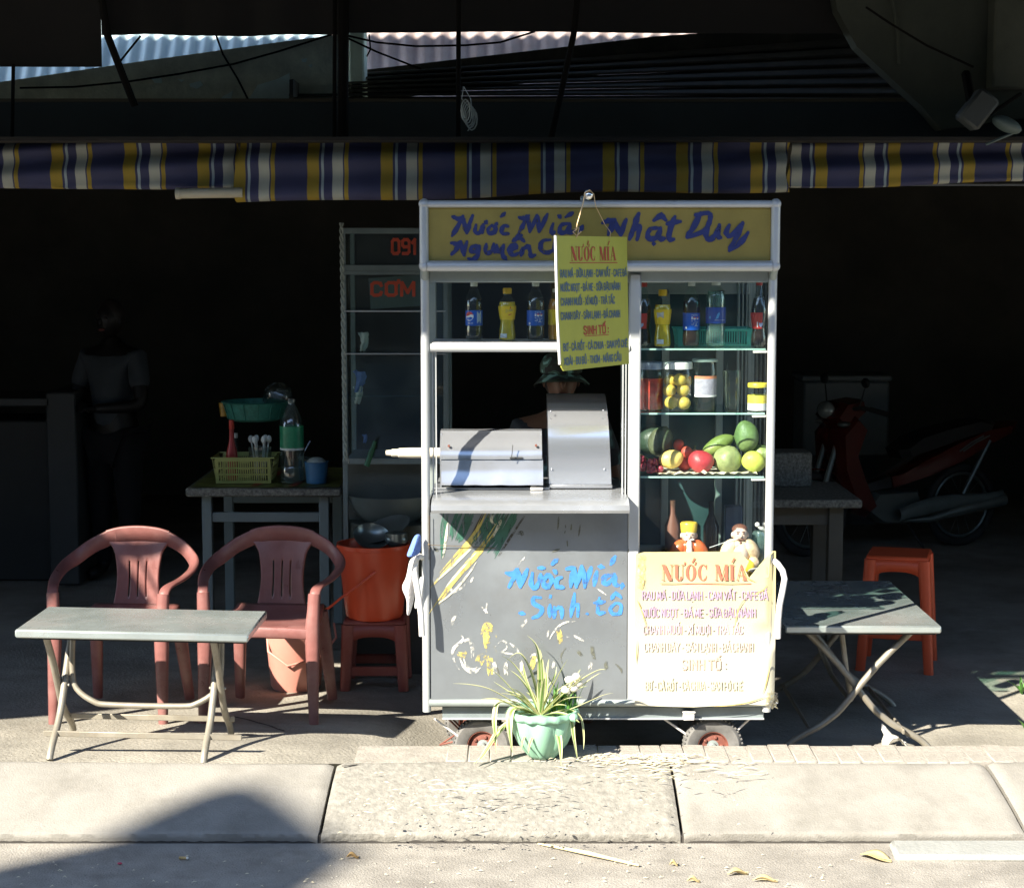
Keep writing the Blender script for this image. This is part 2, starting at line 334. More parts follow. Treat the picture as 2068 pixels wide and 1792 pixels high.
# ================================================================ THE SETTING
def sstep(a, b, x):
    t = max(0.0, min(1.0, (x-a)/(b-a))); return t*t*(3-2*t)
DIP = -0.135
PAVE_Y0, PAVE_Y1 = 6.80, 7.035                        # the raised brick row behind the kerb
def gz(x, y):                                         # height of the worn pavement
    left = -0.10*sstep(6.85, 8.3, y) + DIP*0.26*sstep(8.3, 9.5, y) - 0.004
    right = DIP
    k = sstep(-0.62, -0.18, x)
    return left*(1-k) + right*k + 0.006*math.sin(x*3.1+y*2.3)*math.sin(y*1.7-x)*sstep(6.8, 7.2, y)
m_pave = mat('worn concrete pavement', (.30, .28, .24), .9, var=.25, scale=2.6, bump=.006, bscale=70, dirt=(.15, .14, .12), dirt_amt=.8, dirt_scale=1.7, spec=.2)
m_kerb = mat('cast kerb concrete', (.275, .262, .238), .92, var=.10, scale=5, bump=.0022, bscale=150, dirt=(.17, .16, .14), dirt_amt=.75, dirt_scale=3.2, spec=.15)
m_kerb2 = mat('kerb concrete with bare pebbles', (.25, .238, .212), .92, var=.25, scale=34, bump=.005, bscale=60, dirt=(.2, .19, .165), dirt_amt=.55, dirt_scale=26, spec=.15)
m_road = mat('dusty road', (.30, .28, .25), .92, var=.25, scale=5, bump=.005, bscale=130, dirt=(.19, .175, .155), dirt_amt=.7, dirt_scale=6, spec=.15)
m_paver = mat('pale paver', (.34, .315, .28), .9, var=.2, scale=12, bump=.004, bscale=80, dirt=(.24, .22, .19), dirt_amt=.5, dirt_scale=9, spec=.15)

xs = [-90, -30, -12, -7, -5] + [-4 + .08*i for i in range(101)] + [5, 7, 12, 30, 90]
ys = [6.78, 6.83] + [6.9 + .06*i for i in range(40)] + [9.5, 10, 11, 12.5, 14, 18, 40, 200]
mb = MB()
vv = [(x, y, gz(x, y) if -4.5 < x < 4.5 else gz(max(-4.5, min(4.5, x)), y)) for y in ys for x in xs]
nx_ = len(xs)
mb.add(vv, [(j*nx_+i, j*nx_+i+1, (j+1)*nx_+i+1, (j+1)*nx_+i) for j in range(len(ys)-1) for i in range(nx_-1)])
struct('pavement', mb, m_pave)
# cracks in the pavement behind the left table
m_crack = mat('crack dirt', (.05, .045, .04), .95)

KY0, KY1, KZ = 6.80, 6.375, -0.135
ROADZ = -0.178
mb = MB(); mb.add([(-90, -300, ROADZ), (90, -300, ROADZ), (90, 6.6, ROADZ), (-90, 6.6, ROADZ)], [(0, 1, 2, 3)]); struct('road', mb, m_road)
kerb = struct_root('kerb')
def kerb_u(u): return G(u, 1600, -.04).x
joints = [-6.5, -4.2, -3.05, kerb_u(-560), kerb_u(658), kerb_u(1368), kerb_u(2040), kerb_u(2760), 4.4, 6.5]
def kerb_prof(t):                                     # 0 = back top edge, 1 = foot of the lip
    if t < .06: return KY0 - .01*(t/.06), -.012*(1-t/.06)
    if t < .82:
        s_ = (t-.06)/.76; return KY0-.01 + (KY1-KY0+.012)*s_, KZ*(.25*s_ + .75*s_**1.35)
    if t < .9:
        s_ = (t-.82)/.08; return KY1+.002 - .016*s_, KZ - .010*s_*s_
    s_ = (t-.9)/.1; return KY1-.014+.020*s_, KZ-.012-.05*s_
for i in range(len(joints)-1):
    a, b = joints[i]+.006, joints[i+1]-.006; skew = [0, 0, 0, 0, -.012, .004, .03, .0, 0, 0]
    rnd = random.Random(i)
    amp = .0018 if i == 4 else .0011
    nu = max(8, int((b-a)/.022)); nv = 26
    def fn(s_, t, a=a, b=b, i=i, amp=amp, rnd=rnd):
        y, z = kerb_prof(t); x = a + (b-a)*s_ + (skew[i]*(1-s_) + skew[i+1]*s_)*(t*2-1)
        e = min(s_*(b-a), (1-s_)*(b-a)); z -= .010*max(0, 1-e/.02)
        return (x, y + rnd.uniform(-amp, amp), z + rnd.uniform(-amp, amp) - (.004*math.sin(x*2.1+i) if 0 < t < .8 else 0))
    mb = MB(); mb.grid(fn, nu, nv)
    m0 = len(mb.v)                                    # close the ends with the stone's body
    e0 = [mb.v[j*(nu+1)] for j in range(nv+1)]; e1 = [mb.v[j*(nu+1)+nu] for j in range(nv+1)]
    for e in (e0, e1):
        n = len(mb.v); mb.v += e + [(e[-1][0], KY0, -.2), (e[0][0], KY0, -.2)]; mb.f.append(tuple(range(n, n+nv+3)))
    part('kerb_stone', mb, m_kerb2 if i == 4 else m_kerb, kerb, angle=60)
mb = MB(); mb.box((0, 6.58, -.20), (13, .42, .10)); part('kerb_bed', mb, m_crack, kerb)

strip = struct_root('paver_strip')
x = -0.50; protos = []
for k in range(4):
    mb = MB(); mb.box((0, 0, 0), (.0808, .228, .11), .004); protos.append(mesh_of('paver', mb, m_paver))
i = 0
while x < 3.6:
    o = bpy.data.objects.new('paver', protos[i % 4]); COL.objects.link(o); o.parent = strip
    rz = random.uniform(-.02, .02)
    o.location = (x+.041, (PAVE_Y0+PAVE_Y1)/2 + random.uniform(-.006, .006), -.055 + random.uniform(-.005, .001) - .05*sstep(-.25, -.55, x)); o.rotation_euler = (random.uniform(-.015, .015), random.uniform(-.012, .012), rz)
    x += .0832; i += 1
mb = MB(); mb.box((1.5, (PAVE_Y0+PAVE_Y1)/2, -.060), (4.2, .226, .11)); part('mortar_bed', mb, m_paver, strip)

# ---------------------------------------------------------------- the dark shop behind
m_dark = mat('dark plaster', (.085, .075, .055), .9, var=.3, scale=1.5)  # shop gloom is put into this low wall colour
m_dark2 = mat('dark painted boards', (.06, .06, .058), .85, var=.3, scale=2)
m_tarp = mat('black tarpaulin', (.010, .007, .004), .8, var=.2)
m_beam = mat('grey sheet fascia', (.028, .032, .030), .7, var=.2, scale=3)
m_plaster = mat('weathered olive plaster', (.62, .60, .45), .95, var=.35, scale=5, dirt=(.32, .31, .23), dirt_amt=.6, dirt_scale=3, bump=.004)
m_patch = mat('bare plaster under flaked paint', (.62, .72, .66), .95, var=.15, scale=8)
m_conc = mat('stained concrete wall', (.048, .052, .036), .95, var=.3, scale=2.5, dirt=(.09, .09, .07), dirt_amt=.6, dirt_scale=1.5)
m_corr = mat('whitewashed corrugated iron', (.55, .46, .45), .6, var=.14, scale=3, dirt=(.36, .22, .18), dirt_amt=.6, dirt_scale=2.5)
m_corb = mat('corrugated iron in blue shade', (.60, .78, .88), .6, var=.12, scale=3)  # blue of the sky-lit shade is put into this whitish iron
m_roof = mat('dark iron roofing', (.03, .027, .02), .75, var=.35, scale=3, dirt=(.16, .13, .09), dirt_amt=.3, dirt_scale=6)
m_pole = mat('dark iron', (.008, .007, .006), .9, spec=.08)

SLABZ = 2.47
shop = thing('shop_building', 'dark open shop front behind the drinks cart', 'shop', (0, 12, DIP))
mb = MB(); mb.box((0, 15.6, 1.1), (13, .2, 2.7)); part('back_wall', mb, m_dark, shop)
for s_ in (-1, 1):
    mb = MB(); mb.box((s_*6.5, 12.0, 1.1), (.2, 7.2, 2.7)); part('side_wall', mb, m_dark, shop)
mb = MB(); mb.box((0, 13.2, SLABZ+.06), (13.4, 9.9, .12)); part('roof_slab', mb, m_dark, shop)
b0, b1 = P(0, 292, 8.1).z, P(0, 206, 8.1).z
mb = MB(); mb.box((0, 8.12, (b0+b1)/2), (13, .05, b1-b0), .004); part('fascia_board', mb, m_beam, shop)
mb = MB(); mb.box((0, 7.86, b0-.004), (13, .50, .016)); part('awning_shade_ledge', mb, m_tarp, shop)  # near-black ledge added to shade the top of the awnings

# parapet of flaked plaster, its top edge rising to the right
pts = [P(-700, 250, 8.6), P(-700, 262, 8.6), P(690, 215, 8.6), P(690, 69, 8.6), P(560, 86, 8.6), P(300, 122, 8.6), P(0, 166, 8.6)]
pr = thing('parapet_wall', 'flaking olive plaster wall with sloping top above the left awning', 'wall', (P(345, 210, 8.6).x, 8.6, 2.45))
mb = MB(); mb.prism(pts, (0, .18, 0)); part('wall', mb, m_plaster, pr, smooth=False)
mb = MB()
def on_par(u, v): p = P(u, v, 8.594); return p
for poly in ([(505,196),(520,172),(560,160),(584,148),(588,206),(470,208),(500,200)], [(306,160),(326,158),(327,168),(312,168)], [(358,160),(372,162),(366,166)],
             [(382,170),(404,164),(410,172),(398,180),(384,176)], [(608,120),(620,118),(618,126),(610,126)], [(622,132),(630,130),(628,138)], [(448,196),(470,184),(466,206),(446,206)]):
    mb2 = MB(); mb2.prism([on_par(*q) for q in poly], (0, .005, 0)); part('flaked_patch', mb2, m_patch, pr, smooth=False)
# short rendered pier right of the iron post
mb = MB(); c0, c1 = P(705, 140, 9.2), P(736, 40, 9.2); mb.box(((c0.x+c1.x)/2, 9.25, (c0.z+c1.z)/2-.1), (c1.x-c0.x, .2, c1.z-c0.z+.25), .01)
solo('rendered_pier', mb, m_patch, 'pale green rendered pier beside the dark iron post at the top', 'pier', (c0.x, 9.25, c0.z))

# dark iron roof of lapped sheets, falling towards the street
rf = thing('iron_roof', 'dark lapped iron roof above the cart, edge rising to the right', 'roof', (P(1300, 200, 8.4).x, 8.4, 2.5))
nlap = 7
for k in range(nlap):
    t0, t1 = k/nlap, (k+1)/nlap
    def edge(t, side):
        lo = P(584 if side == 0 else 2300, 208 if side == 0 else 225, 8.4 + 1.2*t)
        hi = (P(584, 160, 8.4+1.2*t) if side == 0 else P(2300, 40, 8.4+1.2*t))
        return lo.lerp(hi, t)
    a, b, c, d = edge(t0, 0), edge(t0, 1), edge(t1, 1), edge(t1, 0)
    mb = MB(); lift = Vector((0, -.02, .014))
    mb.prism([a+lift, b+lift, c+(c-b)*.25+Vector((0, 0, -.004)), d+(d-a)*.25+Vector((0, 0, -.004))], (0, .015, .012)); part('roof_sheet', mb, m_roof, rf, smooth=False)
mb = MB(); ridge = [P(584, 160, 9.62), P(740, 141, 9.62), P(1322, 74, 9.62), P(2300, 5, 9.62)]
mb.prism(ridge + [q+Vector((0, 0, -.16)) for q in reversed(ridge)], (0, .03, 0)); part('ridge_board', mb, m_roof, rf, smooth=False)
mb = MB(); mb.prism([P(584, 161, 8.38), P(592, 160, 8.38), P(592, 212, 8.38), P(584, 212, 8.38)], (0, 1.2, 0)); part('barge_board', mb, m_roof, rf, smooth=False)

# lit corrugated sheets far behind, seen through the gap
def corrugated(u0, u1, y, v0, v1, pitch, amp, m, label, lean=0.0):
    a = P(u0, v1, y); b = P(u1, v0, y); n = int((b.x-a.x)/pitch*8)
    mb = MB()
    mb.grid(lambda s_, t: (a.x + (b.x-a.x)*s_ + lean*t, y + amp*math.cos(s_*n/8*2*math.pi), a.z + (b.z-a.z)*t), n, 2)
    return solo('corrugated_sheet', mb, m, label, 'sheet', (a.x, y, a.z))
corrugated(-160, 650, 18.1, -260, 320, .14, .016, m_corb, 'corrugated sheet in painted blue shade, in the gap above the left wall', lean=.5)
corrugated(664, 1420, 18.09, -260, 320, .17, .018, m_corr, 'whitish corrugated sheet in the gap above the dark iron roof')

# black tarpaulins hung under the high canopy, closing the view upwards
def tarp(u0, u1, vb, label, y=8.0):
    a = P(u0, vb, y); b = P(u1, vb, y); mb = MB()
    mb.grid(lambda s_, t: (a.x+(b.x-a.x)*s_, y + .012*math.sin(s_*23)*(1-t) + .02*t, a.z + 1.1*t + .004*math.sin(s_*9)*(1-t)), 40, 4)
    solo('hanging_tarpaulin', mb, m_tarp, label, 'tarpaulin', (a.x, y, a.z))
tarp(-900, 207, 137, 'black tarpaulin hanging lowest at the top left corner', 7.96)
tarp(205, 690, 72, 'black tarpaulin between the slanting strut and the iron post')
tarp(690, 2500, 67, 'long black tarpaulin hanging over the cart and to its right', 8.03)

# big concrete wall in the upper right
wl_ = thing('concrete_wall', 'stained concrete wall in the upper right corner', 'wall', (P(1900, 150, 7.9).x, 7.9, 2.5))
mb = MB(); mb.prism([P(u, v, 7.9) for u, v in [(1640,-260),(2500,-260),(2500,260),(2060,240),(1900,262),(1860,215),(1800,160),(1730,95),(1690,20)]], (0, .12, 0)); part('wall', mb, m_conc, wl_, smooth=False)
mb = MB(); a = P(2000, 180, 7.8); b = P(2120, -260, 7.8); mb.box(((a.x+b.x)/2, 7.83, (a.z+b.z)/2), (b.x-a.x, .12, b.z-a.z), .01); part('pilaster', mb, m_conc, wl_)
mb = MB(); mb.tube([P(1790, -60, 7.87), P(1812, 60, 7.87), P(1815, 130, 7.87)], .008, 6); part('conduit', mb, m_conc, wl_)

# unseen canopy above the frame, street edge stepped to set shade on cart and chairs
m_can = mat('canopy sheeting', (.05, .045, .04), .8)
cn = thing('shade_canopy', 'unseen dark sheet canopy above the frame, its edge shaped to shade cart and chairs', 'canopy', (0, 7, 3.3))
CE, CZ = 5.30, 3.30                                   # street edge of the canopy
def cz(y): return CZ + (y-CE)*.298
def ce(s_): return (s_-1.721)/1.298                    # edge that shades down to the sun ray with y + z = s_
for (x0, x1, s0, s1) in ((-9, -5.6, 7.35, 7.35), (-5.6, -4.85, 7.35, 7.80), (-4.85, -4.36, 7.80, 8.15), (-4.36, -3.93, 8.86, 8.86), (-3.93, -3.15, 8.10, 8.10), (-3.15, -1.05, 8.60, 8.60), (-1.05, 3.0, 8.72, 8.72), (3.0, 9, 8.55, 8.55)):
    e0, e1 = ce(s0), ce(s1); mb = MB(); mb.prism([(x0, e0, cz(e0)), (x1, e1, cz(e1)), (x1, 15.65, cz(15.65)), (x0, 15.65, cz(15.65))], (0, 0, .03)); part('roof_sheet', mb, m_can, cn, smooth=False)
mb = MB(); mb.tube([(-3.9, CE+.06, CZ-.03), (9, CE+.06, CZ-.03)], .030, 8); part('edge_pole', mb, m_pole, cn)
mb = MB(); mb.tube([(-4.7, 5.36, 3.32), (-3.8, 5.36, 3.32)], .034, 8); part('edge_pole', mb, m_pole, cn)  # pole added to cast the dark band across the left chair back
for xx in (-4.45, -4.28):
    mb = MB(); mb.tube([(xx, CE+.1, CZ+.04), (xx+.40, CE-.05, CZ-.55)], .010, 6); part('shadow_rod', mb, m_pole, cn)  # rods added to cast thin slanting shadow lines on the chair

# struts, posts and cables in the dark above the awning
def rod(name, pts, r, label, cat, m=m_pole):
    mb = MB(); mb.tube(pts, r, 8); return solo(name, mb, m, label, cat, tuple(pts[0]))
rod('slanting_strut', [P(195, -60, 7.7), P(218, 75, 7.75), P(272, 215, 7.8)], .016, 'black slanting strut across the left wall', 'strut')
rod('iron_post', [P(693, -80, 7.85), P(692, 300, 7.85)], .024, 'black upright iron post above the left awning end', 'post')
rod('thin_post', [P(676, -80, 7.9), P(675, 300, 7.9)], .009, 'thin dark rod just left of the iron post', 'rod')
rod('hanging_rod', [P(926, -60, 7.8), P(925, 290, 7.8)], .010, 'thin black rod hanging down in front of the iron roof', 'rod')
rod('bent_strut', [P(1172, -60, 7.75), P(1158, 70, 7.75), P(1130, 200, 7.8), P(1110, 290, 7.8)], .013, 'bent black strut right of the centre, above the cart', 'strut')
rod('short_rod', [P(27, 130, 7.9), P(24, 300, 7.9)], .008, 'thin dark rod at the far left edge below the tarpaulin', 'rod')
def cable(pts, y, label, r=.005):
    mb = MB(); mb.tube([P(u, v, y) for u, v in pts], r, 6); solo('cable', mb, m_pole, label, 'cable', tuple(P(*pts[0], y)))
cable([(284,73),(262,100),(238,130)], 8.3, 'short black cable leaning against the slanting strut')
cable([(432,60),(450,110),(480,160),(504,208)], 8.3, 'black cable running down across the flaked plaster')
cable([(40,178),(150,176),(260,165),(360,150),(470,130),(560,105),(670,70)], 8.5, 'long sagging cable across the left plaster wall')
cable([(690,70),(760,86),(840,94),(940,92),(1010,86),(1080,64)], 8.3, 'sagging cable in front of the whitish corrugated sheet')
cable([(690,72),(760,105),(850,140)], 8.3, 'cable running down to the right from the iron post')
cable([(1748,15),(1800,50),(1870,92),(1965,136)], 7.75, 'dark cable slanting over the concrete wall')
cable([(745,70),(748,100),(740,115)], 8.6, 'short looped cable end beside the rendered pier', .004)
# coil of wire hung on the rod
m_clear = glass('clear plastic', (.8, .85, .83), .12, .25, (.45, .5, .48), .15)
mb = MB()
for k in range(5):
    c = P(940+k*3, 224+k*4, 7.7); mb.tube([(c.x + .018*math.cos(a)*(1+.3*k/5), c.y + .012*k-.02, c.z + .045*math.sin(a)) for a in [i*math.pi/6 for i in range(12)]], .003, 5, closed=True)
mb.tube([P(936, 175, 7.7), P(932, 200, 7.7), P(945, 215, 7.7)], .002, 5); mb.tube([P(936, 175, 7.7), P(950, 200, 7.7), P(955, 250, 7.7), P(944, 265, 7.7)], .002, 5)
solo('wire_coil', mb, mat('grey wire', (.35, .38, .35), .5), 'grey coil of wire hanging below the iron roof', 'coil', tuple(P(940, 225, 7.7)))
# flood lamp on the concrete wall
m_lampw = mat('dimmed white enamel', (.06, .085, .08), .6)  # white lamp dish, dimmed in its colour to sit in the dark
fl = thing('flood_lamp', 'dark tilted flood lamp on a rod in front of the concrete wall', 'lamp', tuple(P(1975, 225, 7.6)))
rt = Matrix.Rotation(R(38), 3, 'Y')
mb = MB(); mb.box(P(1972, 222, 7.6), (.10, .10, .15), .012, rt); part('housing', mb, m_beam, fl)
mb = MB(); mb.ball(P(2032, 252, 7.58), (.065, .05, .03), rot=Matrix.Rotation(R(25), 3, 'Y')); part('reflector', mb, m_lampw, fl)
mb = MB(); mb.tube([P(1990, 292, 7.58), P(2062, 262, 7.58)], .006, 6); part('bracket', mb, m_lampw, fl)
mb = MB(); mb.tube([P(1960, 205, 7.62), P(1950, 150, 7.8)], .02, 6); mb.tube([P(2000, 230, 7.62), P(2060, 190, 7.75)], .008, 6); part('arm', mb, m_pole, fl)

# ---------------------------------------------------------------- rolled striped awnings
def stripe_mat(name, mirror=False, shift=0.0):
    m = bpy.data.materials.new(name); m.use_nodes = True; N = m.node_tree.nodes; L = m.node_tree.links; b = N['Principled BSDF']; b.inputs['Roughness'].default_value = .75
    tc = N.new('ShaderNodeTexCoord'); sx = N.new('ShaderNodeSeparateXYZ'); L.new(tc.outputs['Object'], sx.inputs[0])
    ma = N.new('ShaderNodeMath'); ma.operation = 'MULTIPLY_ADD'; ma.inputs[1].default_value = (-1 if mirror else 1)/.307; ma.inputs[2].default_value = shift; L.new(sx.outputs[0], ma.inputs[0])
    fr = N.new('ShaderNodeMath'); fr.operation = 'FRACT'; L.new(ma.outputs[0], fr.inputs[0])
    cr = N.new('ShaderNodeValToRGB'); cr.color_ramp.interpolation = 'CONSTANT'; r = cr.color_ramp
    nav, och, whi, cre = (.030, .031, .080), (.28, .19, .015), (.28, .33, .33), (.34, .34, .28)
    seq = [(0, och), (.157, nav), (.19, whi), (.225, nav), (.34, cre), (.487, nav), (.505, och), (.56, nav)]
    r.elements[0].position = 0; r.elements[0].color = (*och, 1); r.elements[1].position = .157; r.elements[1].color = (*nav, 1)
    for p_, c_ in seq[2:]: e = r.elements.new(p_); e.color = (*c_, 1)
    L.new(fr.outputs[0], cr.inputs[0])
    nz = N.new('ShaderNodeTexNoise'); nz.inputs['Scale'].default_value = 7; nz.inputs['Detail'].default_value = 6; L.new(tc.outputs['Object'], nz.inputs['Vector'])
    mr = N.new('ShaderNodeMapRange'); mr.inputs[3].default_value = .65; mr.inputs[4].default_value = 1.25; L.new(nz.outputs['Fac'], mr.inputs[0])
    mx = N.new('ShaderNodeVectorMath'); mx.operation = 'MULTIPLY'; L.new(cr.outputs[0], mx.inputs[0]); L.new(mr.outputs[0], mx.inputs[1]); L.new(mx.outputs[0], b.inputs['Base Color']); return m
def awning(u0, u1, vt, vb, y, m, label, seed, vbr=None):
    a, b = P(u0, vb, y), P(u1, vb if vbr is None else vbr, y); top = P(u0, vt, y).z
    t = thing('striped_awning', label, 'awning', (a.x, y, a.z)); rg = random.Random(seed)
    ph = [rg.uniform(0, 6) for _ in range(6)]
    def fn(s_, q):
        x = a.x + (b.x-a.x)*s_; zb = a.z + (b.z-a.z)*s_ + .007*math.sin(x*2.1+ph[3]) + .004*math.sin(x*5.3+ph[1]); h = top - zb
        w1 = .006*math.sin(x*7+ph[0]) + .004*math.sin(x*17+ph[1])
        # folded canvas: hangs from the pole, bulges to the street and turns under
        if q < .7:
            k = q/.7; yy = y - .05*math.sin(k*math.pi*.55) - .022*math.sin(k*11+x*2.6+ph[2]+1.5*math.sin(x*1.3+ph[5]))*(1-.7*k) - w1*1.5; zz = top - (h-.02)*k
        else:
            k = (q-.7)/.3; yy = y - .05*math.cos(k*math.pi*.5) + .07*k - w1; zz = zb + .02*(1-math.sin(k*math.pi)) + .05*k*k + .004*math.sin(x*5+ph[3])
        return (x + .012*math.sin(q*6+x*3+ph[4]), yy, zz)
    mb = MB(); mb.grid(fn, max(20, int((b.x-a.x)*28)), 22); o = part('canvas', mb, m, t, angle=70)
    mb = MB(); mb.tube([(a.x-.03, y+.03, a.z+.06), (b.x+.03, y+.03, b.z+.06)], .024, 10); part('roller_pole', mb, m_bamboo, t)
    return t
m_bamboo = mat('old bamboo pole', (.40, .36, .26), .6, var=.25, scale=9, stretch=(.2, 1, 1))
AY = 7.75
awning(-500, 481, 285, 384, AY+.05, stripe_mat('striped canvas left', shift=(P(-500, 384, AY+.05).x-P(108, 384, AY+.05).x)/.307), 'left rolled awning, navy with ochre and cream stripes', 1)
aw = awning(480, 1588, 285, 411, AY, stripe_mat('striped canvas middle', shift=(P(480, 384, AY).x-P(771, 384, AY).x)/.307), 'middle rolled awning behind the cart sign, navy with ochre stripes', 2, vbr=392)
awning(1590, 2600, 285, 383, AY+.04, stripe_mat('striped canvas right', mirror=True, shift=(P(1666, 384, AY+.04).x-P(1590, 384, AY+.04).x)/.307), 'right rolled awning with mirrored ochre and cream stripes', 3, vbr=372)
mb = MB(); a, b = P(357, 391, AY-.04), P(490, 389, AY-.04); mb.tube([a, b], .021, 12); mb.tube([P(355, 391, AY-.04), P(364, 391, AY-.04)], .024, 12)
solo('bamboo_pole', mb, m_bamboo, 'pale bamboo pole end sticking out below the left awning', 'pole', tuple(a))

# unseen shelter roof, added and shaped to cast the soft corner shadow on the kerb
T_ = 10.5; pc = G(425, 1584, -.03) + SUND*T_
def dirv(a, l): return Vector((math.cos(R(a))*l, math.sin(R(a))*l, 0))
q1 = pc + dirv(305, .62); q2 = q1 + dirv(250, 3.2); q3 = pc + dirv(219, 3.4)
sh_ = thing('shadow_shelter', 'unseen flat shelter added across the street to cast the kerb shadow', 'shelter', (pc.x-1, pc.y-1.5, 6.5))
mb = MB(); mb.prism([pc+dirv(219, .20), pc+dirv(219, .07)+dirv(305, .04), pc+dirv(305, .08), pc+dirv(305, .26), q1+dirv(250, .10), q2, q3], (0, 0, .12)); part('roof_slab', mb, m_kerb, sh_, smooth=False)
for q in (pc.lerp(q2, .12), q1.lerp(q3, .12), q2.lerp(pc, .12), q3.lerp(q1, .12)):
    mb = MB(); mb.tube([(q.x, q.y, 5.7), (q.x, q.y, pc.z)], .05, 8); part('post', mb, m_pole, sh_)

# the other side of the street, behind the camera: plain shophouses that close off the low sky
m_opp = mat('blue grey shophouse render', (.12, .155, .16), .9, var=.15, scale=.6)  # dull blue-grey facade colour
m_oppw = mat('dark window glass', (.03, .035, .04), .15)
for k, (x0, x1, h, lab) in enumerate(((-30, -13, 6.4, 'plain shophouse across the street, far to the left behind the camera'), (-12.8, -3.5, 5.8, 'plain shophouse across the street, left behind the camera'), (-3.3, 6.0, 6.6, 'plain shophouse across the street, straight behind the camera'), (6.2, 17, 6.0, 'plain shophouse across the street, right behind the camera'), (17.2, 32, 6.8, 'plain shophouse across the street, far to the right behind the camera'))):
    t = thing('shophouse', lab, 'building', ((x0+x1)/2, -6.6, ROADZ), group='shophouses across the street')
    mb = MB(); mb.box(((x0+x1)/2, -6.6, h/2+ROADZ), (x1-x0, 6, h)); part('wall', mb, m_opp, t, smooth=False)
    n = int((x1-x0)/2.6)
    for i in range(n):
        for f in range(int(h/3.3)):
            mb = MB(); mb.box((x0+(i+.5)*(x1-x0)/n, -3.59, 1.5+3.2*f), (1.3, .06, 1.7)); part('window', mb, m_oppw, t, smooth=False)
    mb = MB(); mb.box(((x0+x1)/2, -6.6, h+ROADZ+.1), (x1-x0+.1, 6.3, .2)); part('roof', mb, m_dark, t, smooth=False)

# ================================================================ THE DRINKS CART
m_alu = mat('anodised aluminium', (.50, .52, .53), .42, metal=.30, var=.06, scale=4, rvar=.08)
m_alu_d = mat('grimy aluminium', (.30, .34, .33), .55, metal=.3, var=.15, scale=5)
m_steel = mat('scuffed stainless sheet', (.235, .258, .28), .34, metal=.45, var=.16, scale=2.2, rvar=.14, dirt=(.19, .19, .19), dirt_amt=.5, dirt_scale=5)
m_steel_b = mat('polished stainless sheet', (.42, .44, .48), .22, metal=.66, var=.05, scale=3, rvar=.07)
m_pipe = mat('white painted pipe', (.72, .70, .68), .5, var=.1, scale=9, dirt=(.4, .33, .28), dirt_amt=.3, dirt_scale=14)
m_ochre = mat('ochre sign panel', (.30, .23, .05), .6, var=.12, scale=9)
m_navy = worn('dark blue brush paint', (.022, .034, .16), .80, 26)
m_bluep = worn('bright blue brush paint', (.045, .20, .58), .74, 24)
m_rubber = mat('dusty tyre rubber', (.14, .136, .13), .9, var=.25, scale=20)
m_rimred = mat('rusty red rim', (.20, .07, .05), .6, var=.3, scale=25)
m_black = mat('black underside', (.03, .03, .03), .7)
g_pane = glass('cabinet glass', (.96, .985, .98), .07, .006)
g_shelf = glass('glass shelf', (.86, .95, .93), .10, .012)
g_edge = mat('glass edge', (.35, .55, .50), .2, var=.1)

YF = 7.0; YB = 7.58
xL, xM, xR = P(859, 900, YF).x, P(1280, 900, YF).x, P(1555, 900, YF).x
def Zf(v, y=YF): return P(1000, v, y).z
cart = thing('drinks_cart', 'aluminium and glass sugarcane juice cart with ochre painted sign', 'cart', ((xL+xR)/2, 7.3, DIP))
zbot = Zf(1425); ztop = Zf(408, 6.95)
# uprights: front pair round, back pair square
for x in (xL, xR):
    mb = MB(); mb.tube([(x, YF, zbot-.02), (x, YF, ztop-.03)], .0165, 14); part('corner_post', mb, m_alu, cart)
for x in (xL+.005, xR-.005):
    mb = MB(); mb.box((x, YB, (zbot+ztop)/2), (.03, .03, ztop-zbot-.04), .003); part('corner_post', mb, m_alu_d, cart)
mb = MB(); mb.box((xM, YF+.006, (zbot+Zf(552))/2), (.046, .034, Zf(552)-zbot), .006); part('middle_post', mb, m_alu, cart)
mb = MB(); mb.box((xM, YB, (zbot+Zf(552))/2), (.036, .03, Zf(552)-zbot), .004); part('middle_post', mb, m_alu_d, cart)

# sign header
hd_y = 6.945; hz0, hz1 = Zf(537, hd_y), Zf(412, hd_y); hx0, hx1 = P(856, 480, hd_y).x, P(1565, 480, hd_y).x
mb = MB(); mb.box(((hx0+hx1)/2, hd_y+.012, (hz0+hz1)/2), (hx1-hx0-.01, .012, hz1-hz0), .0); header = part('sign_panel', mb, m_ochre, cart)
mb = MB(); mb.tube([(hx0+.012, hd_y, hz1), (hx1-.012, hd_y, hz1)], .014, 14); part('header_rail', mb, m_alu, cart)
mb = MB(); mb.tube([(hx0+.012, hd_y-.004, hz0), (hx1-.012, hd_y-.004, hz0)], .0205, 16); part('header_rail', mb, m_alu, cart)
for x in (hx0, hx1):
    mb = MB(); mb.tube([(x, hd_y, hz0), (x, hd_y, hz1)], .0175, 14); part('header_stile', mb, m_alu, cart)
    for z in (hz0, hz1):
        mb = MB(); mb.ball((x, hd_y, z), (.0205, .0205, .0205), 14, 10); part('corner_joint', mb, m_alu, cart)
    mb = MB(); mb.tube([(x, hd_y, hz0), (x, YF, hz0-.05)], .015, 10); part('header_bracket', mb, m_alu_d, cart)
mb = MB(); mb.box(((hx0+hx1)/2, (hd_y+YB)/2+.01, hz1-.004), (hx1-hx0-.02, YB-hd_y, .012), .0); part('roof_panel', mb, m_alu_d, cart)
for x in (hx0+.008, hx1-.008):
    mb = MB(); mb.box((x, (hd_y+YB)/2+.015, (hz0+hz1)/2), (.008, YB-hd_y-.03, hz1-hz0-.03)); part('header_side', mb, m_alu_d, cart)
mb = MB(); mb.box(((hx0+hx1)/2, YB, (hz0+hz1)/2), (hx1-hx0-.02, .008, hz1-hz0-.02)); part('header_back', mb, m_alu_d, cart)
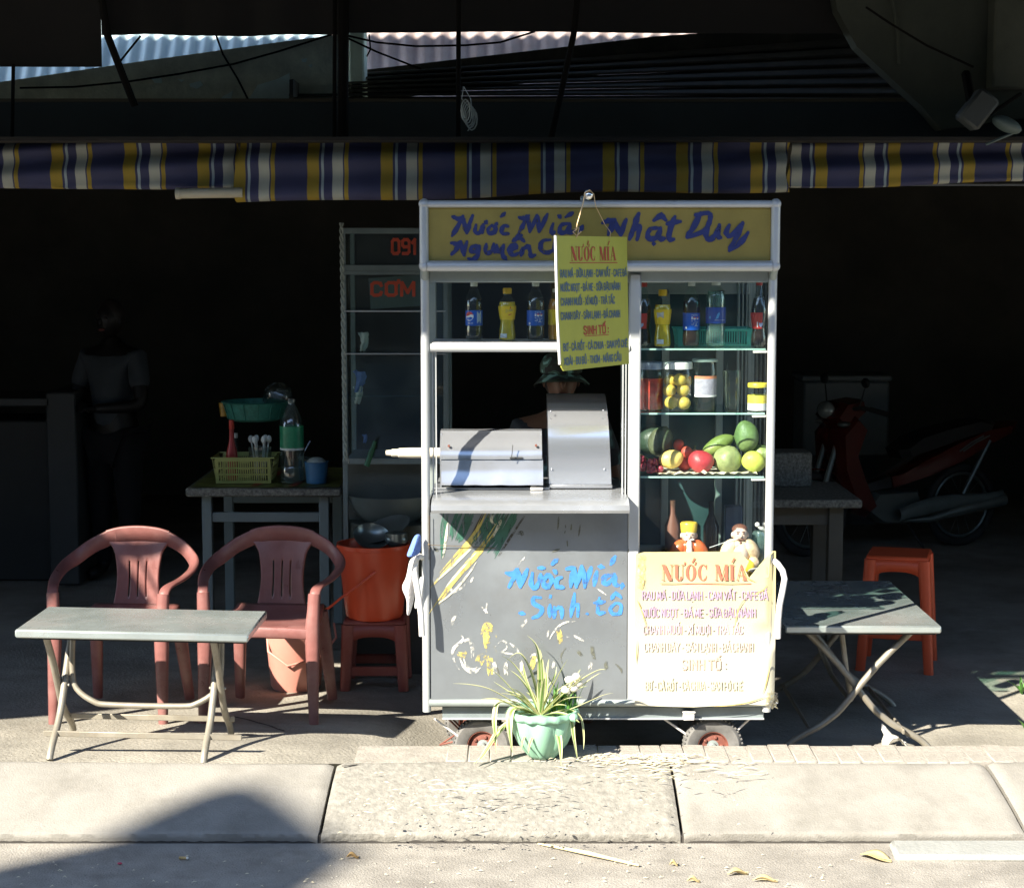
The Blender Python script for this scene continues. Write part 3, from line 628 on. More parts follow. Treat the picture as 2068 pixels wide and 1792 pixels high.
# header soffit and the rail under it
mb = MB(); mb.box(((xL+xR)/2, YF+.012, (Zf(547)+Zf(570))/2), (xR-xL-.03, .02, Zf(547)-Zf(571)), .003); part('upper_rail', mb, m_alu_d, cart)
mb = MB(); mb.box(((xL+xR)/2, 7.3, Zf(547)+.012), (xR-xL-.03, .52, .01)); part('header_floor', mb, m_alu_d, cart)

# hand-painted name on the header
def z4(zx, zy): return (832+zx*.2136, 368.2+zy*.2137)
def z5(zx, zy): return (1215+zx*.2136, 368.2+zy*.2137)
def on_head(u, v, l): p = P(u, v, hd_y+.0035); p.y -= l; return p
L4 = [[(380,325),(430,345),(480,330)], [(480,318),(430,420),(375,505)], [(480,330),(495,400),(515,478)], [(515,480),(545,390),(572,315)],
      [(604,405),(592,460),(622,485),(655,450),(672,400)], [(672,400),(664,480)], [(690,388),(702,368)], [(752,410),(716,448),(732,484),(775,470),(786,430),(750,410)], [(790,402),(800,385)], [(838,322),(875,292)],
      [(905,418),(870,410),(845,450),(860,486),(910,485)], [(1008,332),(1050,342),(1100,312)], [(1092,320),(1050,400),(1010,480)], [(1092,330),(1112,470)], [(1112,470),(1182,312)], [(1187,320),(1198,470)], [(1198,470),(1278,300)],
      [(1332,392),(1312,478),(1348,470)], [(1382,316),(1402,332)], [(1452,330),(1515,286)], [(1482,392),(1420,396),(1392,450),(1412,480),(1462,460),(1490,402)], [(1492,390),(1482,478),(1532,458)], [(1612,410),(1572,480)],
      [(370,572),(420,582),(462,560)], [(462,560),(420,630),(372,682)], [(462,570),(490,688)], [(490,688),(516,560)], [(622,602),(562,612),(556,650),(602,655),(632,610)], [(634,600),(620,690),(572,733),(532,718)],
      [(702,582),(690,650),(722,670),(760,640),(772,582)], [(772,582),(777,660)], [(802,592),(802,648),(840,650),(862,592)], [(862,592),(852,680),(890,730)], [(932,640),(980,620),(968,592),(930,612),(920,660),(962,688),(1002,668)], [(950,556),(1008,524),(1060,556)], [(985,512),(1032,500)],
      [(1042,622),(1032,690)], [(1036,650),(1090,604),(1112,640),(1122,700),(1160,688)], [(1302,542),(1240,552),(1212,600),(1232,652),(1290,662),(1340,632)], [(1352,522),(1346,660)]]
L5 = [[(8,382),(60,362),(122,352)], [(122,360),(90,430),(58,492)], [(122,362),(150,440),(178,498)], [(178,498),(226,352)], [(352,292),(310,400),(260,540)], [(280,472),(340,412),(352,450),(332,540)],
      [(532,432),(460,442),(432,500),(462,540),(520,510),(552,432)], [(552,432),(542,528),(590,530)], [(492,362),(560,314),(602,362)], [(488,580)], [(692,322),(652,430),(632,530),(680,540)], [(612,392),(740,372)],
      [(932,292),(870,420),(800,512)], [(885,312),(1008,292),(1022,350),(960,462),(802,520)], [(1012,402),(982,500),(1012,540),(1070,500),(1112,402)], [(1112,402),(1092,510),(1122,520)],
      [(1202,402),(1172,480),(1212,510),(1270,460),(1332,382)], [(1332,382),(1262,540),(1202,648)], [(1212,640),(1300,580),(1382,472)]]
for conv, w_, src, groups in ((z4, 9.6, L4, ((0, 11), (11, 23), (23, 38), (38, 40))), (z5, 11.5, L5, ((0, 12), (12, 19)))):
    for g0, g1 in groups:                              # one painted word each
        mb = MB()
        for st in src[g0:g1]: brush(mb, [conv(*q) for q in st], w_, on_head)
        part('painted_word', mb, m_navy, header, smooth=False, recalc=False)

# upper left window: pane, shelf, rounded rail
zs1 = Zf(690, 7.03)
def pane(x0, x1, z0, z1, y, m=g_pane, name='glass_pane'):
    mb = MB(); mb.box(((x0+x1)/2, y, (z0+z1)/2), (x1-x0, .004, z1-z0)); return part(name, mb, m, cart, smooth=False)
pane(xL+.017, xM-.024, zs1+.004, Zf(570), 7.018)
mb = MB(); mb.box(((xL+xM)/2, 7.15, zs1-.008), (xM-xL-.05, .29, .014), .002); part('shelf', mb, m_pipe, cart)
mb = MB(); mb.tube([(xL+.02, 6.998, Zf(702)), (xM-.02, 6.998, Zf(702))], .0165, 14); part('window_rail', mb, m_alu, cart)
# jamb tracks of the serving opening
for x in (xL+.028, xL+.040, xM-.032, xM-.043):
    mb = MB(); mb.box((x, 7.03, (Zf(711)+Zf(1000))/2), (.004, .03, Zf(711)-Zf(1000))); part('sliding_track', mb, m_alu, cart)
# counter: worktop and folded steel lip standing out over the front
LIPY = 6.815
zc = Zf(1008, LIPY+.05)
mb = MB()
prof = [(7.57, zc-.004), (6.99, zc), (6.89, zc-.002), (6.838, zc-.012), (6.819, zc-.026), (LIPY, Zf(1020, LIPY)), (LIPY-.004, Zf(1030, LIPY)), (LIPY+.002, Zf(1036, LIPY)), (LIPY+.012, Zf(1035, LIPY)), (6.99, Zf(1035, LIPY)-.004), (6.995, zc-.03), (7.57, zc-.03)]
cx0, cx1 = P(870, 1020, LIPY).x, P(1271, 1020, LIPY).x
n = len(prof); rg = random.Random(3)
xsn = [cx0 + (cx1-cx0)*i/24 for i in range(25)]
mb.add([(x, p[0] + (rg.uniform(-.0015, .0015) if 0 < i < 8 else 0), p[1] + (rg.uniform(-.0018, .0018) if 1 < i < 5 else 0)) for x in xsn for i, p in enumerate(prof)],
       [(i*n+j, i*n+(j+1) % n, (i+1)*n+(j+1) % n, (i+1)*n+j) for i in range(24) for j in range(n)] + [tuple(range(n)), tuple(24*n+j for j in range(n))])
part('counter', mb, mat('bright counter steel', (.40, .42, .45), .25, metal=.5, var=.06, scale=4, rvar=.08), cart, angle=30)

# lower steel front with its paint
PY = 6.99
fx0, fx1 = xL+.0175, xM-.0235
def panel_y(x, z): return PY + .0022*math.sin(x*6.5+1)*math.sin(z*5.6) - .0008*math.sin(x*17+z*10)
mb = MB(); rg = random.Random(5)
mb.grid(lambda s_, t: (fx0+(fx1-fx0)*s_, panel_y(fx0+(fx1-fx0)*s_, Zf(1412)+(Zf(1034, 6.99)-Zf(1412))*t), Zf(1412)+(Zf(1034, 6.99)-Zf(1412))*t), 26, 26)
front = part('front_panel', mb, m_steel, cart, angle=80)
mb = MB(); mb.tube([(xL+.01, 6.997, Zf(1417)), (xM, 6.997, Zf(1417))], .0165, 14); part('bottom_rail', mb, m_alu_d, cart)
def zp(zx, zy): return (832+zx*.2754, 979.4+zy*.2754)
def on_front(u, v, l): p = P(u, v, PY); p.y = panel_y(p.x, p.z) - .0009 - l; return p
mb = MB()
LB = [[(688,642),(745,648),(772,612)], [(765,612),(740,680),(710,742)], [(770,612),(790,742)], [(792,742),(842,612)], [(882,642),(870,720),(902,750),(932,700),(944,648)], [(926,604),(965,602)], [(992,652),(960,700),(982,742),(1022,704),(1006,652)], [(1040,622),(1056,642)], [(1028,576),(1062,540)],
      [(1092,672),(1060,690),(1062,740),(1108,746)], [(1132,612),(1185,602)], [(1182,612),(1162,742)], [(1192,602),(1202,742)], [(1202,742),(1242,592)], [(1250,602),(1266,742)], [(1266,742),(1312,602)], [(1352,632),(1332,730)], [(1372,592),(1402,602)], [(1456,578),(1486,524)],
      [(1472,652),(1412,670),(1402,710),(1440,716),(1482,662)], [(1484,652),(1482,720),(1512,732)], [(1542,722),(1536,752)],
      [(788,936),(822,940)], [(942,822),(892,822),(890,862),(950,902),(932,950),(882,970)], [(1012,872),(1006,960)], [(1012,812)], [(1042,892),(1040,970)], [(1046,912),(1090,892),(1096,970)], [(1192,792),(1162,960)], [(1172,892),(1212,872),(1212,960)], [(1282,940)], [(1372,822),(1360,930),(1412,930)], [(1336,862),(1412,852)], [(1492,862),(1450,900),(1472,940),(1522,932),(1530,872),(1492,862)], [(1460,832),(1492,792),(1532,822)]]
for g0, g1, w_ in ((0, 10, 10.5), (10, 22, 10.5), (22, 31, 8.6), (31, 35, 8.6)):
    mb = MB()
    for st in LB[g0:g1]: brush(mb, [zp(*q) for q in st], w_, on_front)
    part('painted_word', mb, m_bluep, front, smooth=False, recalc=False)
def strokes(name, lst, m, lift=0.0):
    for st in lst:
        mb = MB(); rgs = random.Random(len(st[1])*7+int(st[1][0][0]))
        nb = 1 if st[0] < 13 else 2 if st[0] < 24 else 4
        for b_ in range(nb):
            o_ = (b_-(nb-1)/2)*st[0]/nb*1.1; sh = rgs.uniform(-.12, .12)
            d_ = (st[1][-1][0]-st[1][0][0], st[1][-1][1]-st[1][0][1]); l_ = math.hypot(*d_) or 1
            q_ = [(x-d_[1]/l_*o_*(1-.3*i/len(st[1]))+d_[0]*sh+rgs.uniform(-2, 2), y+d_[0]/l_*o_*(1-.3*i/len(st[1]))+d_[1]*sh) for i, (x, y) in enumerate(st[1])]
            brush(mb, [zp(*q) for q in q_], st[0]*.2754/nb*1.5, lambda u, v, l: on_front(u, v, l*.5+lift*.4), taper=True, step=4)
        part(name, mb, m, front, smooth=False, recalc=False)
strokes('painted_leaf', [(40,[(250,205),(225,360),(222,520)]), (46,[(345,205),(310,300),(285,400)]), (60,[(420,205),(375,330),(330,420)]), (52,[(585,205),(520,330),(440,430)]), (70,[(660,205),(590,330),(500,470)]), (55,[(740,205),(650,360),(560,470)]), (40,[(770,205),(700,330),(600,520)])], worn('faded leaf green paint', (.035, .12, .085), .62, 14, stretch=(4, 1, .6, .6)))
strokes('painted_stalk_shadow', [(14,[(830,212),(720,380),(640,510)]), (20,[(520,205),(440,370),(380,440)]), (18,[(700,205),(560,420),(500,500)])], worn('dark brown paint', (.06, .05, .035), .6, 30), .0006)
strokes('painted_cane', [(44,[(540,205),(470,350),(390,460),(290,570),(165,715)]), (40,[(600,330),(500,470),(400,590),(300,700),(165,890)])], worn('cane yellow paint', (.56, .45, .12), .66, 12, stretch=(4, 1, .6, .75)), .0010)
strokes('painted_highlight', [(16,[(262,255),(245,400),(228,515)]), (14,[(470,420),(330,560),(180,700)]), (12,[(480,480),(380,590),(250,740)]), (20,[(665,215),(640,280),(600,360)]), (14,[(590,215),(580,260),(610,290)]), (10,[(470,560),(420,640),(300,780),(170,880)])], worn('pale cream paint', (.62, .60, .48), .6, 20), .0014)
strokes('white_paint_mark', [(16,[(345,1370),(305,1300),(300,1220),(370,1150),(360,1120)]), (26,[(425,1110),(440,1180),(440,1250)]), (18,[(380,1140),(420,1125)]), (40,[(360,1270),(380,1320),(440,1360),(490,1340)]), (18,[(290,1030),(300,990),(315,960)]), (20,[(800,1040),(820,1010),(845,985)]),
    (14,[(600,1200),(640,1150),(690,1150),(690,1200),(640,1220)]), (26,[(610,1390),(605,1330),(600,1300)]), (26,[(690,1390),(685,1340),(690,1300)]), (24,[(800,1390),(805,1330),(800,1290)]), (20,[(870,1260),(890,1240),(920,1250),(910,1300)]), (12,[(720,1160),(770,1210),(800,1260)]), (14,[(1000,1060),(990,1110)]), (10,[(1020,1120),(1050,1060),(1120,1000),(1230,985)]),
    (12,[(1130,1100),(1150,1115)]), (12,[(1180,1095),(1260,1140)]), (22,[(1300,1350),(1310,1290)]), (18,[(1030,1350),(1040,1290)]), (24,[(270,770),(300,765)]), (12,[(430,710),(450,670)]), (8,[(770,590),(830,520)]), (10,[(280,800),(360,750),(420,700)]), (10,[(510,890),(560,940)]), (8,[(550,850),(540,930)]), (30,[(1140,1520),(1170,1450),(1220,1420)]), (26,[(1190,1500),(1220,1440)]), (8,[(1350,750),(1420,800)]), (8,[(630,1220),(760,1240)])], worn('flaked white paint', (.70, .68, .62), .50, 34), .0006)
strokes('yellow_paint_mark', [(70,[(510,1080),(545,1040),(590,1060)]), (46,[(540,1060),(545,1130),(550,1210)]), (60,[(350,1220),(370,1240),(375,1265)]), (60,[(490,1300),(510,1260),(540,1240)]), (46,[(565,1250),(570,1310),(575,1380)]), (34,[(870,1350),(885,1300),(900,1250)]), (34,[(1070,1060),(1085,1110),(1090,1160)]), (12,[(600,1180),(620,1230)]), (10,[(560,1000),(600,1080),(615,1110)])], worn('flaked yellow paint', (.64, .52, .14), .44, 30), .0003)
strokes('paint_chip', [(30,[(770,350),(800,345),(815,370)]), (10,[(1075,230),(1065,330)]), (8,[(1125,280),(1120,350)]), (8,[(1170,280),(1165,330)]), (8,[(1230,290),(1220,380)]), (8,[(1135,400),(1140,450)]), (10,[(1020,490),(1080,465)]), (26,[(1320,1180),(1325,1240),(1335,1280)]), (24,[(1415,1290),(1425,1350)]), (12,[(1490,1310),(1530,1350),(1545,1390)]), (24,[(1210,1215),(1250,1250)]), (16,[(1080,1060),(1070,1150)]), (8,[(1100,1310),(1090,1250),(1130,1190)]), (20,[(160,450),(190,485)]), (14,[(1580,440),(1590,500)]), (8,[(620,1330),(640,1390)]), (8,[(550,215),(555,260)])], worn('grey green chip marks', (.12, .125, .10), .55, 40), .0009)
# wire tied across the panel's left edge
mb = MB(); mb.tube([P(866, 1100, 6.97), P(900, 1101, 6.978), P(940, 1103, 6.982), P(1000, 1106, 6.984)], .0014, 5); mb.tube([P(866, 1040, 6.975), P(866, 1130, 6.972)], .0014, 5); mb.ball(P(866, 1099, 6.968), .005, 8, 6); part('tie_wire', mb, mat('rusty tie wire', (.16, .12, .08), .7, metal=.4), cart)

# body behind: sides, back, chassis
mb = MB(); mb.box((xL+.006, 7.29, (zbot+Zf(1020))/2), (.006, .55, Zf(1020)-zbot)); part('side_panel', mb, m_steel, cart)
mb = MB(); mb.box((xR-.006, 7.29, (zbot+Zf(1165))/2), (.006, .55, Zf(1165)-zbot)); part('side_panel', mb, m_steel, cart)
mb = MB(); mb.box((xM, 7.29, (zbot+Zf(1020))/2), (.006, .54, Zf(1020)-zbot)); part('partition', mb, m_steel, cart)
mb = MB(); mb.box(((xL+xR)/2, YB, (zbot+Zf(1165))/2), (xR-xL-.04, .006, Zf(1165)-zbot)); part('back_panel', mb, m_steel, cart)
mb = MB(); mb.box(((xL+xR)/2, 7.30, zbot+.006), (xR-xL-.02, .56, .01)); part('floor_panel', mb, m_black, cart)
ch0, ch1 = P(893, 1430, 7.04).x, P(1541, 1430, 7.04).x; cz0, cz1 = Zf(1449, 7.04), Zf(1424, 7.04)
chs = MB()
for y in (7.04, 7.54): chs.box(((ch0+ch1)/2, y, (cz0+cz1)/2), (ch1-ch0, .03, cz1-cz0), .003)
for x in (ch0+.015, (ch0+ch1)/2, ch1-.015): chs.box((x, 7.29, (cz0+cz1)/2), (.03, .47, cz1-cz0-.004))
chassis = part('chassis', chs, mat('blue grey chassis steel', (.22, .26, .27), .6, metal=.3, var=.2), cart)
mb = MB(); mb.box(((ch0+ch1)/2, 7.024, cz0+.003), (ch1-ch0, .012, .006)); part('chassis_flange', mb, m_alu, chassis)
mb = MB(); a = P(1390, 1443, 7.01); mb.box(a, (.044, .03, .035), .003); mb.box((a.x, a.y-.008, a.z+.016), (.05, .03, .006), .002); part('tow_lug', mb, m_pipe, chassis)

# wheels
def wheel(u, y, zaxle, r=.118, w=.048, yaw=0.0):
    x = P(u, 1520, y).x
    t = MB(); n = 44
    prof = [(r*.52, -.4), (r*.66, -.56), (r*.86, -.62), (r*.965, -.42), (r*1.0, -.2), (r*1.0, .2), (r*.965, .42), (r*.86, .62), (r*.66, .56), (r*.52, .4)]
    t.lathe([(a, b*w) for a, b in prof] + [(prof[0][0], prof[0][1]*w)], (0, 0, 0), n, axis='y', cap=False)
    for k in range(n):                                # tread blocks standing out of the shoulder
        a = 2*math.pi*k/n
        for s_ in (-1, 1):
            c = Vector((math.cos(a)*r*.972, s_*w*.40, math.sin(a)*r*.972)); t.box(c, (.007, .014, .006), 0, Matrix.Rotation(-a, 3, 'Y'))
    e = bpy.data.objects.new('wheel', mesh_of('wheel', t, m_rubber)); COL.objects.link(e); e.parent = cart
    e.location = Vector((x, y, zaxle)) - ORG[cart]; e.rotation_euler = (0, 0, yaw); ORG[e] = Vector((0, 0, 0))
    q = MB(); q.lathe([(r*.53, -.36*w), (r*.53, .36*w), (r*.49, .30*w), (r*.44, .05*w), (r*.2, 0), (r*.2, -.1*w), (r*.44, -.05*w), (r*.49, -.36*w), (r*.53, -.36*w)], (0, 0, 0), 30, axis='y', cap=False); part('rim', q, m_rimred, e)
    q = MB(); q.lathe([(.0, -.55*w), (.012, -.55*w), (.014, -.45*w), (.014, -.1*w), (.028, -.08*w), (.028, .1*w)], (0, 0, 0), 14, axis='y'); part('hub', q, m_alu_d, e)
    for k in range(5):
        a = 2*math.pi*k/5; q = MB(); q.box((math.cos(a)*r*.3, -.14*w, math.sin(a)*r*.3), (.012, .01, .012), .002); part('wheel_nut', q, m_rimred, e)
    return e
zax = DIP + .119
wheel(1438, 7.078, zax); wheel(975, 7.085, zax, yaw=-.12); wheel(955, 7.46, zax, yaw=.05); wheel(1425, 7.46, zax)
for u in (1438, 975):
    mb = MB(); xw = P(u, 1520, 7.11).x
    mb.tube([P(u-98, 1450, 7.06), (xw-.085, 7.075, zax+.03)], .0045, 8); mb.tube([P(u+75, 1450, 7.06), (xw+.08, 7.075, zax+.05)], .0045, 8)
    mb.tube([(xw, 7.13, zax), (xw, 7.45, zax)], .009, 8); mb.box((xw, 7.16, zax+.075), (.03, .03, .14), .003)
    part('axle_strut', mb, m_pipe, cart)
mb = MB(); mb.tube([P(905, 1450, 7.1), P(930, 1475, 7.2), P(888, 1503, 7.25)], .004, 6); mb.tube([P(888, 1503, 7.25), P(925, 1494, 7.2), P(960, 1480, 7.2)], .004, 6); mb.tube([P(915, 1452, 7.15), P(952, 1490, 7.2)], .004, 6); part('prop_wire', mb, m_rimred, cart)

# push handles at both ends
mb = MB(); mb.tube([P(856, 1126, YF), P(846, 1122, 6.98), P(838, 1131, 6.95), P(836, 1150, 6.93), P(841, 1180, 6.92), P(846, 1210, 6.92), P(850, 1240, 6.92), P(852, 1283, 6.92)], .0118, 12); part('push_handle', mb, m_pipe, cart)
mb = MB(); mb.tube([P(1560, 1130, YF), P(1570, 1138, 6.98), P(1580, 1152, 6.95), P(1584, 1168, 6.94), P(1580, 1190, 6.93), P(1574, 1220, 6.92), P(1571, 1250, 6.92), P(1570, 1288, 6.92)], .0118, 12); part('push_handle', mb, m_pipe, cart)

# glazed cabinet on the right
gx0, gx1 = xM+.024, xR-.017
zsh = [Zf(703, 7.03), Zf(833, 7.03), Zf(961, 7.03)]; zfl = Zf(1172, 7.05)
pane(gx0, gx1-.10, zfl, Zf(570), 7.020); pane(gx1-.115, gx1, zfl, Zf(570), 7.030)
for (y0, y1, x) in ((7.03, 7.56, xR-.004), (7.03, 7.56, xM+.006)):
    mb = MB(); mb.box((x, (y0+y1)/2, (zfl+Zf(570))/2), (.004, y1-y0, Zf(570)-zfl)); part('glass_pane', mb, g_pane, cart, smooth=False)
pane(gx0, gx1, zfl, Zf(570), 7.57, mat('dark teal door panel', (.035, .075, .08), .25, var=.3, scale=3), 'door_panel')
for z in zsh:
    mb = MB(); mb.box(((gx0+gx1)/2, 7.235, z-.004), (gx1-gx0-.004, .40, .006)); sh = part('glass_shelf', mb, g_shelf, cart, smooth=False)
    mb = MB(); mb.box(((gx0+gx1)/2, 7.0335, z-.004), (gx1-gx0-.004, .002, .0064)); part('shelf_edge', mb, g_edge, sh, smooth=False)
    for x in (gx1-.022,):
        mb = MB(); mb.box((x, 7.045, z-.014), (.055, .02, .011), .003); part('shelf_bracket', mb, m_pipe, cart)
mb = MB(); mb.box(((gx0+gx1)/2, 7.29, zfl-.008), (gx1-gx0, .52, .014)); part('cabinet_floor', mb, m_pipe, cart)
for u in (1343, 1452):
    mb = MB(); x = P(u, 800, 7.55).x; mb.box((x, 7.555, (zfl+Zf(590))/2), (.03, .02, Zf(590)-zfl), .003); part('door_stile', mb, m_alu_d, cart)
mb = MB(); mb.box(((gx0+gx1)/2, 7.555, Zf(585)), (gx1-gx0, .02, .06), .003); mb.box(((gx0+gx1)/2, 7.555, zfl+.03), (gx1-gx0, .02, .06), .003); part('door_rail', mb, m_alu_d, cart)
for x in (gx1-.012, gx1-.028, gx1-.044):
    mb = MB(); mb.box((x, 7.545, (zfl+Zf(575))/2), (.006, .03, Zf(575)-zfl)); part('sliding_track', mb, m_alu_d, cart)
# steel skin below the glass, hidden by the poster
mb = MB(); mb.box(((xM+xR)/2, 7.004, (zbot+Zf(1165))/2), (xR-xM-.05, .006, Zf(1165)-zbot)); part('front_panel', mb, m_steel, cart)
mb = MB(); mb.tube([(xM, 6.997, Zf(1417)), (xR-.01, 6.997, Zf(1417))], .0165, 14); part('bottom_rail', mb, m_alu_d, cart)

# ---------------------------------------------------------------- faded poster over the lower right
def serif_word(mb, to3, x0, x1, base, cap):
    """NƯỚC MÍA in fat-and-thin capitals; letters are polygons in a unit box"""
    def rect(a, b, c, d): return [(a, b), (c, b), (c, d), (a, d)]
    def ring(cx, cy, rx, ry, ix, iy, a0=0, a1=360, n=18):
        o = [(cx+rx*math.cos(R(a0+(a1-a0)*i/n)), cy+ry*math.sin(R(a0+(a1-a0)*i/n))) for i in range(n+1)]
        q = [(cx+ix*math.cos(R(a0+(a1-a0)*i/n)), cy+iy*math.sin(R(a0+(a1-a0)*i/n))) for i in range(n+1)]
        return [[o[i], o[i+1], q[i+1], q[i]] for i in range(n)]
    W = {'N': (.86, [rect(.10, 0, .15, 1), rect(0, 0, .26, .045), [(.0, 1), (.30, 1), (.80, 0), (.74, 0), (.5, 0)], rect(.72, .1, .77, 1), rect(.62, .955, .88, 1)]),
         'U': (.80, [rect(.08, .25, .30, 1), rect(0, .955, .38, 1), rect(.62, .25, .67, 1), rect(.54, .955, .76, 1)] + ring(.375, .25, .295, .27, .09, .22, 180, 360, 12) + [[(.70, .93), (.86, 1.0), (.88, 1.16), (.80, 1.2), (.76, 1.05)]]),
         'O': (.84, ring(.40, .5, .40, .52, .17, .47) + [[(.62, .93), (.78, 1.0), (.82, 1.18), (.74, 1.2), (.68, 1.04)], [(.44, 1.12), (.56, 1.12), (.76, 1.42), (.62, 1.42)]]),
         'C': (.74, ring(.40, .5, .40, .52, .17, .47, 50, 310, 16) + [rect(.62, .70, .68, 1.0), [(.6, .02), (.68, .3), (.64, .32), (.52, .05)]]),
         ' ': (.42, []), 'M': (1.0, [rect(.08, 0, .13, 1), rect(0, 0, .22, .045), [(0, 1), (.28, 1), (.54, .12), (.44, 0), (.40, 0)], [(.46, 0), (.52, 0), (.82, 1), (.74, 1)], rect(.72, 0, .94, 1), rect(.64, 0, 1.0, .045), rect(.9, .955, 1.0, 1)]),
         'I': (.42, [rect(.08, 0, .30, 1), rect(0, 0, .38, .045), rect(0, .955, .38, 1), [(.14, 1.12), (.26, 1.12), (.46, 1.42), (.32, 1.42)]]),
         'A': (.86, [[(.08, 0), (.13, 0), (.44, 1), (.36, 1)], [(.36, 1), (.46, 1), (.82, 0), (.56, 0)], rect(.2, .30, .60, .345), rect(0, 0, .22, .045), rect(.48, 0, .88, .045)])}
    tot = sum(W[c][0]+.07 for c in 'NUOC MIA'); x = 0; kx = (x1-x0)/tot; lift = 0
    for c in 'NUOC MIA':
        for k, poly in enumerate(W[c][1]):
            l = (k % 5)*.00012
            mb.add([to3(x0+(x+p[0])*kx, base + p[1]*cap, l) for p in poly], [tuple(range(len(poly)))])
        x += W[c][0]+.07
ROWS = ['RAU MÁ - DỪA LẠNH - CAM VẮT - CAFE ĐÁ', 'NƯỚC NGỌT - ĐÁ ME - SỮA ĐẬU NÀNH', 'CHANH MUỐI - XÍ MUỘI - TRÀ TẮC', 'CHANH DÂY - SÂM LẠNH - ĐÁ CHANH', 'SINH TỐ :', 'BƠ - CÀ RỐT - CÀ CHUA - SAM PÔ CHÊ', 'XOÀI - ĐU ĐỦ - THƠM - MÃNG CẦU']
m_poster = mat('sun-bleached yellow poster', (.51, .485, .38), .55, var=.05, scale=5, dirt=(.52, .50, .42), dirt_amt=.8, dirt_scale=2.2)
def bleach(m):                                          # the print has faded most where the paper has hung longest in the sun, low down
    N = m.node_tree.nodes; L = m.node_tree.links; b = N['Principled BSDF']; src = b.inputs['Base Color'].links[0].from_socket
    tc = N.new('ShaderNodeTexCoord'); sx = N.new('ShaderNodeSeparateXYZ'); L.new(tc.outputs['Object'], sx.inputs[0]); nz = N.new('ShaderNodeTexNoise'); nz.inputs['Scale'].default_value = 6; L.new(tc.outputs['Object'], nz.inputs['Vector'])
    ad = N.new('ShaderNodeMath'); ad.operation = 'MULTIPLY_ADD'; ad.inputs[1].default_value = .25; L.new(nz.outputs['Fac'], ad.inputs[0]); L.new(sx.outputs[2], ad.inputs[2])
    mr = N.new('ShaderNodeMapRange'); mr.inputs[1].default_value = .30; mr.inputs[2].default_value = .72; mr.inputs[3].default_value = 0; mr.inputs[4].default_value = 1; L.new(ad.outputs[0], mr.inputs[0])
    mx = N.new('ShaderNodeMix'); mx.data_type = 'RGBA'; L.new(mr.outputs[0], mx.inputs[0]); L.new(src, mx.inputs[6]); mx.inputs[7].default_value = (.50, .445, .23, 1); L.new(mx.outputs[2], b.inputs['Base Color'])
bleach(m_poster)
poster = thing('menu_poster', 'bleached yellow menu poster taped over the lower right of the cart', 'poster', tuple(P(1420, 1425, 6.98)))
PQ = 6.972
outline = [(1284,1118),(1300,1114),(1380,1113.5),(1470,1113),(1496,1113),(1500,1122),(1512,1132),(1504,1150),(1512,1166),(1528,1172),(1552,1164),(1556,1112),(1566,1112),(1565,1300),(1563,1412),(1556,1424),(1500,1421),(1400,1427),(1330,1425),(1281,1422),(1283,1300),(1281,1200)]
mb = MB(); rg = random.Random(8)
bm = bmesh.new()
def poster_y(u): return PQ + (0.0 if u < 1556 else .018)
loop = [bm.verts.new((u, v, 0)) for u, v in outline]; f = bm.faces.new(loop)
bmesh.ops.triangulate(bm, faces=[f]); bmesh.ops.subdivide_edges(bm, edges=bm.edges, cuts=6, use_grid_fill=True); bm.verts.index_update()
mb.add([(lambda q: (q.x, q.y + .0022*math.sin(v.co.x*.05)*math.sin(v.co.y*.031) + rg.uniform(-.0004, .0004), q.z))(P(v.co.x, v.co.y, poster_y(v.co.x))) for v in bm.verts], [[v.index for v in g.verts] for g in bm.faces]); bm.free()
sheet = part('sheet', mb, m_poster, poster, angle=80)
def on_poster(u, v, l=0): return Vector((P(u, v, PQ).x, PQ-.0042-l, P(u, v, PQ).z))
def up(f): return lambda x, y, l=0: f(x, -y, l)
ink = [mat('faded red print', (.58, .13, .08), .6, var=.12), mat('faded violet print', (.34, .25, .35), .6, var=.2, scale=20), mat('bleached violet print', (.42, .33, .38), .6, var=.2, scale=20), mat('pale bleached print', (.47, .40, .36), .6, var=.15, scale=20), mat('paler bleached print', (.48, .44, .35), .6, var=.1, scale=20), mat('bleached red print', (.52, .38, .30), .6, var=.1, scale=20), mat('nearly gone print', (.485, .45, .345), .6, var=.06, scale=20)]
mb = MB(); serif_word(mb, up(on_poster), 1335, 1510, -1171, 32); mb.add([on_poster(1333, 1176.5), on_poster(1516, 1176.5), on_poster(1516, 1178), on_poster(1333, 1178)], [(0, 1, 2, 3)]); part('printed_title', mb, ink[0], sheet, smooth=False, recalc=False)
for k, (x0, x1, b) in enumerate([(1296,1549,1209), (1296,1525,1244), (1298,1499,1278), (1300,1520,1313), (1376,1466,1350), (1302,1498,1391)]):
    mb = MB(); lettering(mb, ROWS[k], x0, x1, -b, [16, 16, 16, 16, 19, 16][k], up(on_poster), .15); part('printed_row', mb, [ink[1], ink[1], ink[2], ink[3], ink[5], ink[6]][k], sheet, smooth=False, recalc=False)
